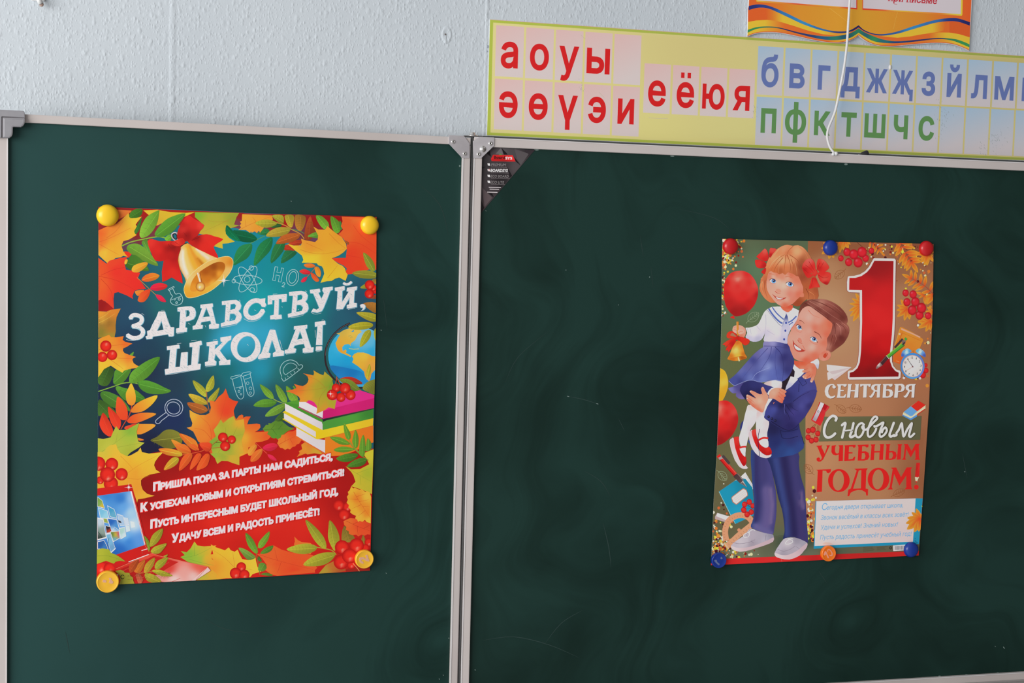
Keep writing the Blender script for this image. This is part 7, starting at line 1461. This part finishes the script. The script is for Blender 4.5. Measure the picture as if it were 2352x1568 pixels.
ONE_I = P('H', '1165,458 1508,463 1500,1000') + P('J', '1494,0 1478,300 1450,560 1438,690 1444,780 1480,880 1540,955 1602,984 1596,1055 1150,1062 715,1068 720,985 790,965 860,900 900,800 922,600 945,0') + P('H', '942,1568 940,990 708,984 714,768 820,768 930,735 1030,665 1100,580 1140,500')
art.fill([(x + 1.2, y + 0.8) for x, y in ONE_O], (120, 44, 40)); art.fill([(x - 0.9, y + 0.3) for x, y in ONE_O], (140, 50, 46)); art.fill(ONE_O, (212, 194, 190))
art.fill(ONE_I, idw('O', '2020,600,138,24,26 2000,620,140,24,28 1990,650,180,28,30 1960,650,172,26,28 2030,680,190,30,32 2010,720,200,34,34 2030,740,200,34,34 1990,760,194,30,30 2030,790,190,24,26 2010,800,176,18,22 1990,830,150,16,20 2020,835,140,16,20 2000,855,120,16,20 1960,862,124,18,20 2050,862,118,16,20'), 6)
art.part('green_pen_print')
art.line(P('J', '1685,470 1395,705'), 8.0, (78, 152, 50)); art.line(P('J', '1668,452 1380,688'), 1.8, (120, 180, 60)); art.line(P('J', '1705,490 1415,725'), 2.0, (46, 112, 46))
art.line(P('J', '1395,700 1285,828'), 9.4, (70, 42, 46), 0, False, (58, 34, 38), 8.4); art.line(P('J', '1375,690 1270,805'), 1.6, (112, 70, 66)); art.line(P('J', '1425,735 1375,675'), 1.2, (196, 176, 170)); art.fill(P('J', '1262,800 1310,852 1205,918 1188,905 1215,850'), idw('J', '1240,840,206,190,186 1220,900,120,96,94 1290,850,110,88,86'), 2)
art.line(P('J', '1672,376 1530,535'), 4.6, (66, 48, 48)); art.line(P('J', '1700,400 1682,470'), 8.0, (112, 96, 92)); art.line(P('J', '1680,455 1700,470'), 8.5, (60, 46, 46)); art.line(P('J', '1715,395 1740,362'), 6.0, (66, 150, 60))
art.part('alarm_clock_print')
art.fill(ef('J', 1695, 1080, 24, 22), (196, 186, 186)); art.fill(ef('J', 1983, 1085, 24, 22), (196, 186, 186)); art.line(P('J', '1700,1065 1720,1030'), 2, (60, 60, 80)); art.line(P('J', '1975,1065 1955,1035'), 2, (60, 60, 80))
for st, cs in (('1648,690 1660,610 1710,565 1760,548 1810,570 1832,602 1780,640 1690,692', '1740,610,200,224,240 1700,600,90,150,206 1670,670,62,96,170 1800,600,70,140,196'), ('1905,600 1930,565 1980,550 2040,585 2080,640 2085,700 2040,690 1960,650', '1990,610,200,224,240 1940,590,90,160,214 2060,670,66,84,160 2030,630,90,140,200')): art.fill(smooth(P('J', st), 2), idw('J', cs), 2)
art.line(P('J', '1700,560 1720,580'), 0.9, (90, 80, 90)); art.line(P('J', '2030,565 2010,580'), 0.9, (90, 80, 90)); art.line(P('J', '1850,600 1870,590 1865,630'), 1.2, (150, 90, 40))
art.fill(ef('J', 1850, 862, 216, 236, -8, 36), idw('J', '1700,720,70,130,190 1850,640,60,130,196 2040,800,92,118,182 1660,900,66,126,186 1800,1085,80,150,206 2020,980,96,128,196')); art.fill(ef('J', 1850, 866, 184, 200, -8, 36), (190, 150, 136)); art.fill(ef('J', 1851, 868, 176, 190, -8, 36), idw('J', '1850,870,214,204,202 1700,800,206,192,188 1950,1000,208,192,188'))
for i in range(12):
    a_ = math.radians(-90 + 30 * i - 4); x_, y_ = 1851 + 148 * math.cos(a_), 868 + 158 * math.sin(a_)
    s_ = str(i or 12); w_ = {1: 11, 10: 38, 11: 27, 12: 36}.get(i or 12, 24)
    art.text(s_, q('J', x_ - w_ / 2, y_ + 20), q('J', x_ + w_ / 2, y_ + 22), 5.0, (60, 50, 54), 0.01)
art.line(P('J', '1862,890 1760,738'), 1.4, (56, 44, 48), 0, False, None, 0.7); art.line(P('J', '1855,875 1745,945'), 1.5, (226, 172, 162)); art.fill(ef('J', 1852, 875, 13), (110, 70, 76))
art.part('paper_plane_print')
art.fill(P('J', '303,838 755,885 345,972 310,935'), (208, 194, 192)); art.fill(P('J', '310,985 345,968 755,885 400,1082 325,1122'), (206, 190, 188)); art.fill(P('J', '345,968 755,885 480,1000 400,1010'), (188, 172, 172)); art.fill(P('J', '400,1082 755,885 452,1118'), (196, 180, 180))
art.part('sharpener_print')
art.fill(P('L', '265,143 330,165 410,210 395,240 350,290 330,380 275,487 210,450 143,402 190,315 235,230'), idw('L', '180,380,196,40,40 370,230,206,56,62 300,400,206,40,44 250,180,180,30,34 340,190,150,20,28')); art.fill(P('L', '282,145 332,168 215,425 163,402'), idw('L', '240,260,206,196,202 180,390,150,140,146 300,160,206,196,200 215,330,176,164,172'), 3)
art.fill(P('L', '330,175 385,200 345,270 320,240'), (166, 22, 30)); art.loop(ef('L', 246, 280, 12), 0.9, (70, 60, 66)); art.line(P('L', '215,425 340,170'), 0.8, (130, 20, 26))
art.part('green_band_print')
art.fill(P('L', '332,357 1736,345 1715,687 253,713 300,480'), idw('L', '400,400,98,98,70 1000,500,90,88,58 1600,600,88,86,60'))
art.part('eraser_print')
art.fill(P('L', '1690,125 1795,190 1792,238 1580,405 1460,338 1475,290 1580,205'), (196, 186, 150)); art.fill(P('L', '1690,125 1795,188 1672,278 1582,206'), (204, 40, 28)); art.fill(P('L', '1580,205 1672,278 1600,345 1570,345 1478,288'), (96, 150, 206)); art.fill(P('L', '1462,325 1580,380 1668,325 1670,352 1580,406 1458,340'), (80, 136, 196)); art.fill(P('L', '1670,318 1785,235 1780,255 1670,335'), (190, 50, 34)); art.fill(P('L', '1470,300 1575,352 1600,345 1790,215 1788,236 1580,378 1465,322'), (222, 210, 168))
art.part('leaf_print')
for st in ('200,465 130,525', '215,465 175,520', '235,480 232,560', '255,480 255,570', '150,610 190,600', '200,620 195,650'): art.line(P('L', st), 0.9, (128, 84, 46))
pinkb('L', '105,560,36 170,545,41 240,597,37 100,652,37 215,685,38 150,700,38', (206, 44, 38), (220, 80, 70))

# ---- lettering
art.part('heading_lettering#')
def glyph_set(fr, items, col, shadow=None):
    for o_, *hs in items:
        pl_ = P(fr, o_); hl = [P(fr, h) for h in hs]
        if shadow: art.fill([(x + 0.9, y + 0.8) for x, y in pl_], shadow, holes=[[(x + 0.9, y + 0.8) for x, y in h] for h in hl])
        art.fill(pl_, col, holes=hl)
glyph_set('J', [('470,1240 462,1262 438,1272 412,1258 405,1235 422,1215 400,1208 372,1218 345,1265 332,1320 340,1372 375,1412 420,1408 450,1392 458,1412 425,1440 370,1450 315,1430 282,1385 268,1320 282,1250 320,1208 372,1190 430,1190',),
    ('490,1193 665,1190 666,1212 640,1240 615,1236 600,1215 562,1215 556,1296 612,1300 612,1314 555,1316 550,1410 605,1410 640,1372 656,1376 640,1436 483,1438 498,1390 510,1240',),
    ('680,1190 762,1190 746,1216 740,1300 815,1300 826,1216 810,1190 892,1190 880,1216 870,1432 800,1436 812,1320 736,1320 726,1436 668,1436 690,1216',), ('905,1190 1102,1188 1092,1236 1066,1242 1050,1216 1030,1216 1020,1432 958,1434 970,1216 945,1218 925,1240 905,1232',),
    ('1290,1190 1270,1216 1260,1432 1205,1434 1212,1330 1182,1322 1150,1390 1120,1432 1090,1436 1065,1402 1092,1402 1130,1350 1152,1312 1112,1285 1104,1245 1125,1205 1180,1190', '1216,1214 1175,1224 1158,1260 1178,1298 1212,1302'),
    ('1310,1190 1490,1186 1488,1222 1462,1240 1436,1232 1420,1214 1382,1214 1376,1284 1430,1280 1480,1298 1502,1340 1494,1395 1455,1428 1400,1436 1310,1436 1325,1212', '1374,1308 1415,1306 1440,1335 1438,1385 1412,1410 1370,1410'),
    ('1515,1190 1660,1184 1700,1208 1714,1255 1700,1300 1660,1326 1592,1336 1582,1436 1518,1436 1540,1216', '1598,1214 1640,1214 1656,1255 1640,1308 1592,1312'),
    ('1912,1188 1892,1216 1880,1434 1830,1434 1836,1326 1805,1322 1770,1395 1740,1432 1712,1436 1684,1402 1712,1402 1750,1350 1770,1312 1732,1288 1722,1245 1745,1205 1800,1190', '1838,1214 1795,1224 1778,1260 1798,1298 1833,1302')], (210, 196, 194), (104, 58, 40))
art.part('heading_lettering#')
for st, w_ in (('500,408 510,375 490,352 450,345 400,385 360,450 335,530 335,600 360,645 400,655 450,635 490,598', 6.0), ('590,478 615,455 640,452 620,540 592,655', 5.6), ('755,450 730,560 705,630 725,650 775,625', 5.6), ('618,560 680,552 728,548', 3.4),
               ('905,470 880,450 840,462 800,520 785,590 800,640 840,650 885,600 905,530 895,490 880,510 905,540 945,540', 5.0), ('945,540 985,500 1050,430 1095,385 1090,360 1060,355 1020,400 985,480 962,560 965,625 990,645 1035,615 1075,550 1080,505 1055,490', 5.0), ('1060,500 1110,480 1185,440 1150,530 1130,610 1150,645 1200,615 1235,555 1215,510 1180,540 1165,580', 5.0), ('1335,445 1300,540 1275,610 1290,642 1340,620', 5.4), ('1340,635 1375,620 1375,590 1410,540 1450,450 1462,540 1478,640 1530,540 1595,450 1570,560 1555,625 1580,645 1630,600', 5.0)):
    pp = P('L', st); art.line([(x + 0.9, y + 0.6) for x, y in pp], w_ + 0.6, (70, 66, 46), 4, True)
    art.line(pp, w_, (210, 198, 196), 4, True)
RD = (200, 30, 28)
art.part('heading_lettering#')
glyph_set('L', [('215,775 305,768 292,792 340,890 376,790 360,770 418,766 402,792 360,880 318,970 280,1002 245,1002 222,980 226,952 255,940 276,962 262,986 290,970 300,945 236,792',), ('440,772 505,765 492,792 488,850 502,882 530,885 545,872 552,790 538,767 606,764 603,990 540,995 542,900 500,912 458,900 436,865',),
    ('625,768 787,760 784,792 760,806 740,786 692,786 686,865 742,868 742,884 686,886 684,970 740,962 765,930 782,932 770,986 620,993 632,792',), ('812,762 974,755 968,795 942,800 920,780 882,780 876,855 930,852 972,876 985,930 960,975 905,988 815,988 826,792', '876,880 912,878 928,920 912,962 870,968'),
    ('1002,755 1072,752 1060,780 1056,850 1136,848 1142,776 1130,750 1198,748 1190,780 1180,976 1125,978 1130,870 1056,873 1050,980 998,983 1015,782',), ('1220,750 1288,748 1276,776 1270,850 1325,846 1366,868 1378,915 1360,960 1300,978 1213,978 1230,778', '1270,872 1312,870 1326,912 1308,955 1265,960'), ('1388,750 1458,748 1446,776 1435,970 1378,975 1400,776',),
    ('1478,748 1535,747 1592,848 1650,746 1712,744 1696,772 1700,950 1717,976 1633,976 1650,950 1645,830 1580,942 1515,820 1502,950 1512,976 1448,976 1474,950 1496,776',)], RD)
def el_l(x, y, rx, ry, rot=0): return ef('L', x, y, rx, ry, rot, 36)
art.part('heading_lettering#')
glyph_set('L', [('218,1120 432,1110 425,1150 395,1172 370,1160 360,1135 310,1130 300,1436 225,1442 240,1135',), ('765,1104 962,1097 940,1132 930,1390 966,1396 962,1490 940,1492 930,1445 880,1415 820,1410 760,1425 715,1450 692,1500 668,1500 680,1405 715,1390 800,1132', '832,1130 868,1124 862,1388 750,1392'),
    ('1292,1090 1370,1087 1440,1225 1520,1087 1602,1084 1582,1112 1588,1370 1604,1400 1492,1401 1516,1372 1516,1200 1416,1348 1340,1180 1306,1370 1322,1402 1243,1406 1275,1372 1320,1112',)], RD)
for cx_, cy_ in ((545, 1275), (1115, 1257)): art.fill(el_l(cx_, cy_, 156, 166), RD, holes=[el_l(cx_ - 8, cy_ + 2, 80, 142, 4)])
art.fill(P('L', '1660,1018 1713,1018 1702,1228 1640,1230'), idw('L', '1665,1100,176,24,24 1700,1100,206,40,36')); art.fill(P('L', '1640,1228 1655,1222 1672,1232 1690,1222 1697,1230 1672,1288 1648,1282'), (220, 190, 160)); art.fill(P('L', '1650,1280 1672,1286 1660,1314'), RD); art.fill(ef('L', 1660, 1369, 34, 34), RD)
art.part('verse_box_print')
art.fill(P('N', '262,240 2064,188 2190,190 2122,1012 225,1096'), idw('N', '300,600,32,134,168 2120,300,30,134,166 1500,1020,28,130,164')); art.fill(P('N', '276,240 2062,190 2015,968 242,1046'), idw('N', '300,300,208,194,194 2000,300,204,188,186 400,900,206,190,188 1900,900,198,180,178'), 20)
art.fill(P('N', '380,1010 440,975 520,985 600,1030'), (214, 178, 168))
TB = (104, 160, 204)
art.text('С', q('N', 368, 400), q('N', 462, 396), 15.5, TB, 0.0, 0.18)
for body, x0, y0, x1, y1 in (('егодня двери открывает школа,', 455, 392, 1835, 350), ('Звонок весёлый в классы всех зовёт!', 352, 576, 1925, 515), ('Удачи и успехов! Знаний новых!', 352, 752, 1735, 692), ('Пусть радость принесёт учебный год!', 340, 932, 1985, 862)):
    art.text(body, q('N', x0, y0), q('N', x1, y1), 10.5, TB, 0.006, 0.22)
art.part('small_text')
art.fill(P('N', '1655,1037 1880,1022 1876,1124 1660,1139'), (206, 198, 200)); rb_ = random.Random(4); x = 1686
while x < 1855:
    w_ = rb_.uniform(3, 11); t_ = (x - 1686) / 170; art.fill(P('N', f'{x},{1046 - 8 * t_} {x + w_},{1046 - 8 * t_} {x + w_},{1120 - 10 * t_} {x},{1120 - 10 * t_}'), (92, 82, 84)); x += w_ + rb_.uniform(4, 10)
art.loop(ef('N', 1612, 1080, 18, 20), 1.6, (40, 40, 34))
for x0, x1 in ((1118, 1330), (1365, 1560)):
    for j in range(5 if x0 < 1200 else 4):
        y = 1070 + 18 * j; art.line(P('N', f'{x0},{y} {x1 - rb_.uniform(0, 60)},{y - 14}'), 0.7, (70, 72, 52))
art.line(P('N', '2050,905 2060,915'), 0.9, (20, 40, 60)); art.line(P('N', '2048,945 2075,975 2100,990'), 0.9, (16, 60, 80))
art.part('leaf_print')
fan('N', 2150, 560, '2068,370 1988,438 1908,540 1885,640 1905,750 2035,800 2118,788 2200,440', 0.2)
art.line(P('N', '2175,320 2180,345'), 1.2, (216, 200, 60))
art.part('red_band_print')
art.fill(P('O', '1630,1284 1888,1273.4 2114,1264.6 2112,1282 1630,1300'), idw('O', '1680,1290,196,36,36 1800,1285,200,40,40 1900,1280,170,28,28 2000,1276,176,32,32 2100,1270,190,34,34'), 9)
art.line(P('M', '975,1415 985,1455'), 0.8, (206, 90, 84))
art.part('boy_print')
art.fill(smooth(P('M', '893,1335 960,1362 1040,1370 1120,1345 1200,1300 1270,1240 1308,1262 1270,1312 1210,1377 1080,1426 960,1410 900,1382'), 2), idw('M', '920,1370,206,188,190 1100,1385,196,172,176 1280,1270,182,158,166'), 5)
for o in art.finish():
    if o.name.startswith('confetti'): o['kind'] = 'stuff'

# ------------------------------------------------------------------ magnets
DOME = [(1.0, 0.0), (1.0, 0.10), (0.985, 0.20), (0.94, 0.33), (0.86, 0.45), (0.74, 0.55), (0.58, 0.625), (0.4, 0.67), (0.2, 0.695), (0.0, 0.70)]
DISC = [(0.97, 0.0), (1.0, 0.06), (1.0, 0.44), (0.985, 0.52), (0.95, 0.57), (0.90, 0.585), (0.86, 0.565), (0.84, 0.555), (0.4, 0.575), (0.0, 0.58)]
PALE_Y, PALE_B, PALE_O = mat('worn_numeral_pale', (0.78, 0.42, 0.27), 0.5), mat('worn_numeral_blue', (0.13, 0.17, 0.33), 0.5), mat('worn_numeral_orange', (0.93, 0.37, 0.24), 0.5)
def magnet(pl, px, py, rx, kind, m, label, off, numeral=None):
    h_ = 0.45 if kind == 'dome' else 0.4
    c0 = pl.hit([(px, py)], off)[0]; r = rx / F * float(np.linalg.norm(c0 - CAM)) * 1.02
    c = pl.hit([(px, py)], off + r * h_ * 0.6)[0] - pl.n * (r * h_ * 0.6)
    e = empty('magnet', tuple(c), pl.ang)
    tag(e, label, 'magnet', 'round magnets holding up the posters')
    prof = DOME if kind == 'dome' else DISC
    body_ = mesh_obj('magnet_cap', lathe([(a * r, b * r) for a, b in prof], 48), m, e, True)
    mesh_obj('magnet_core', lathe([(0.72 * r, -0.0), (0.72 * r, 0.0004), (0, 0.0004)], 24), BLACKP, e, True)
    if numeral:
        fr, polys, pm = numeral; M = Matrix.LocRotScale(e.location, e.rotation_euler, None).inverted()
        for st in polys:
            pts = [M @ Vector(v) for v in pl.hit(P(fr, st), off + r * 0.59)]
            bm = prism([(v.x, v.z) for v in pts][::-1], -r * 0.592, -r * 0.56); mesh_obj('worn_numeral', bm, pm, e)
FR.update(a=(215, 1300, 24.125), b=(805, 1250, 24.125), c=(1625, 1255, 28.51), o=(1880, 1248, 19.91))
magnet(LEFT, 247.5, 494.5, 23.5, 'dome', YEL, 'yellow dome magnet at the upper left corner of the golden bell poster', L_OFF + 0.0005)
magnet(LEFT, 850.0, 517.0, 20.8, 'dome', YEL, 'yellow dome magnet at the upper right corner of the golden bell poster', L_OFF + 0.0005)
magnet(LEFT, 247.2, 1334.5, 23.4, 'disc', YEL_D, 'flat yellow magnet with worn pale numeral covering the laptop corner of the poster', L_OFF + 0.0005, ('a', ('530,745 600,742 660,770 705,800 700,905 600,905 490,880 500,820', '840,650 900,635 975,650 1000,740 1040,810 1095,850 1085,900 1050,965 940,955 840,915 870,850 890,790'), PALE_Y))
magnet(LEFT, 836.2, 1283.0, 20.6, 'disc', YEL_D, 'flat yellow magnet with a sideways numeral 2 on the berries of the bell poster', L_OFF + 0.0005, ('b', ('480,850 495,770 530,710 600,700 650,710 700,695 745,710 800,780 870,790 880,750 815,605 935,560 960,610 1055,945 960,940 860,915 780,855 720,820 650,820 605,865 620,930 680,930 730,1020 725,1060 640,1060 560,1015 500,930',), PALE_Y))
magnet(MAIN, 1679.0, 565.8, 18.2, 'dome', RED, 'red dome magnet above the red balloon on the number 1 poster', R_OFF + 0.0005)
magnet(MAIN, 1908.8, 569.0, 17.2, 'dome', BLU, 'blue dome magnet at the middle of the top edge of the number 1 poster', R_OFF + 0.0005)
magnet(MAIN, 2129.0, 570.6, 16.6, 'dome', RED, 'red dome magnet among rowan leaves in the top right corner of the number 1 poster', R_OFF + 0.0005)
magnet(MAIN, 1650.2, 1285.6, 17.2, 'disc', BLU, 'flat blue magnet with worn numeral at the confetti corner of the number 1 poster', R_OFF + 0.0005, ('c', ('440,930 500,860 600,870 640,1000 700,1050 790,1130 790,1180 735,1225 700,1200 560,1070', '895,655 950,690 1000,770 930,820 860,800 850,740'), PALE_B))
magnet(MAIN, 1901.6, 1270.2, 17.0, 'disc', ORA, 'flat orange magnet with pale number 10 on the red band of the poster', R_OFF + 0.0005, ('o', ('240,490 300,350 345,345 375,400 420,500 485,640 455,675 425,660 350,480 280,545 250,530', '405,300 430,265 480,245 530,260 590,330 640,410 660,490 640,560 570,585 520,560 490,520 530,510 575,525 600,490 590,420 540,340 500,300 450,300 440,330 450,390 430,400'), PALE_O))
magnet(MAIN, 2094.0, 1262.4, 16.6, 'dome', BLU, 'blue dome magnet beside the barcode at the bottom of the number 1 poster', R_OFF + 0.0005)
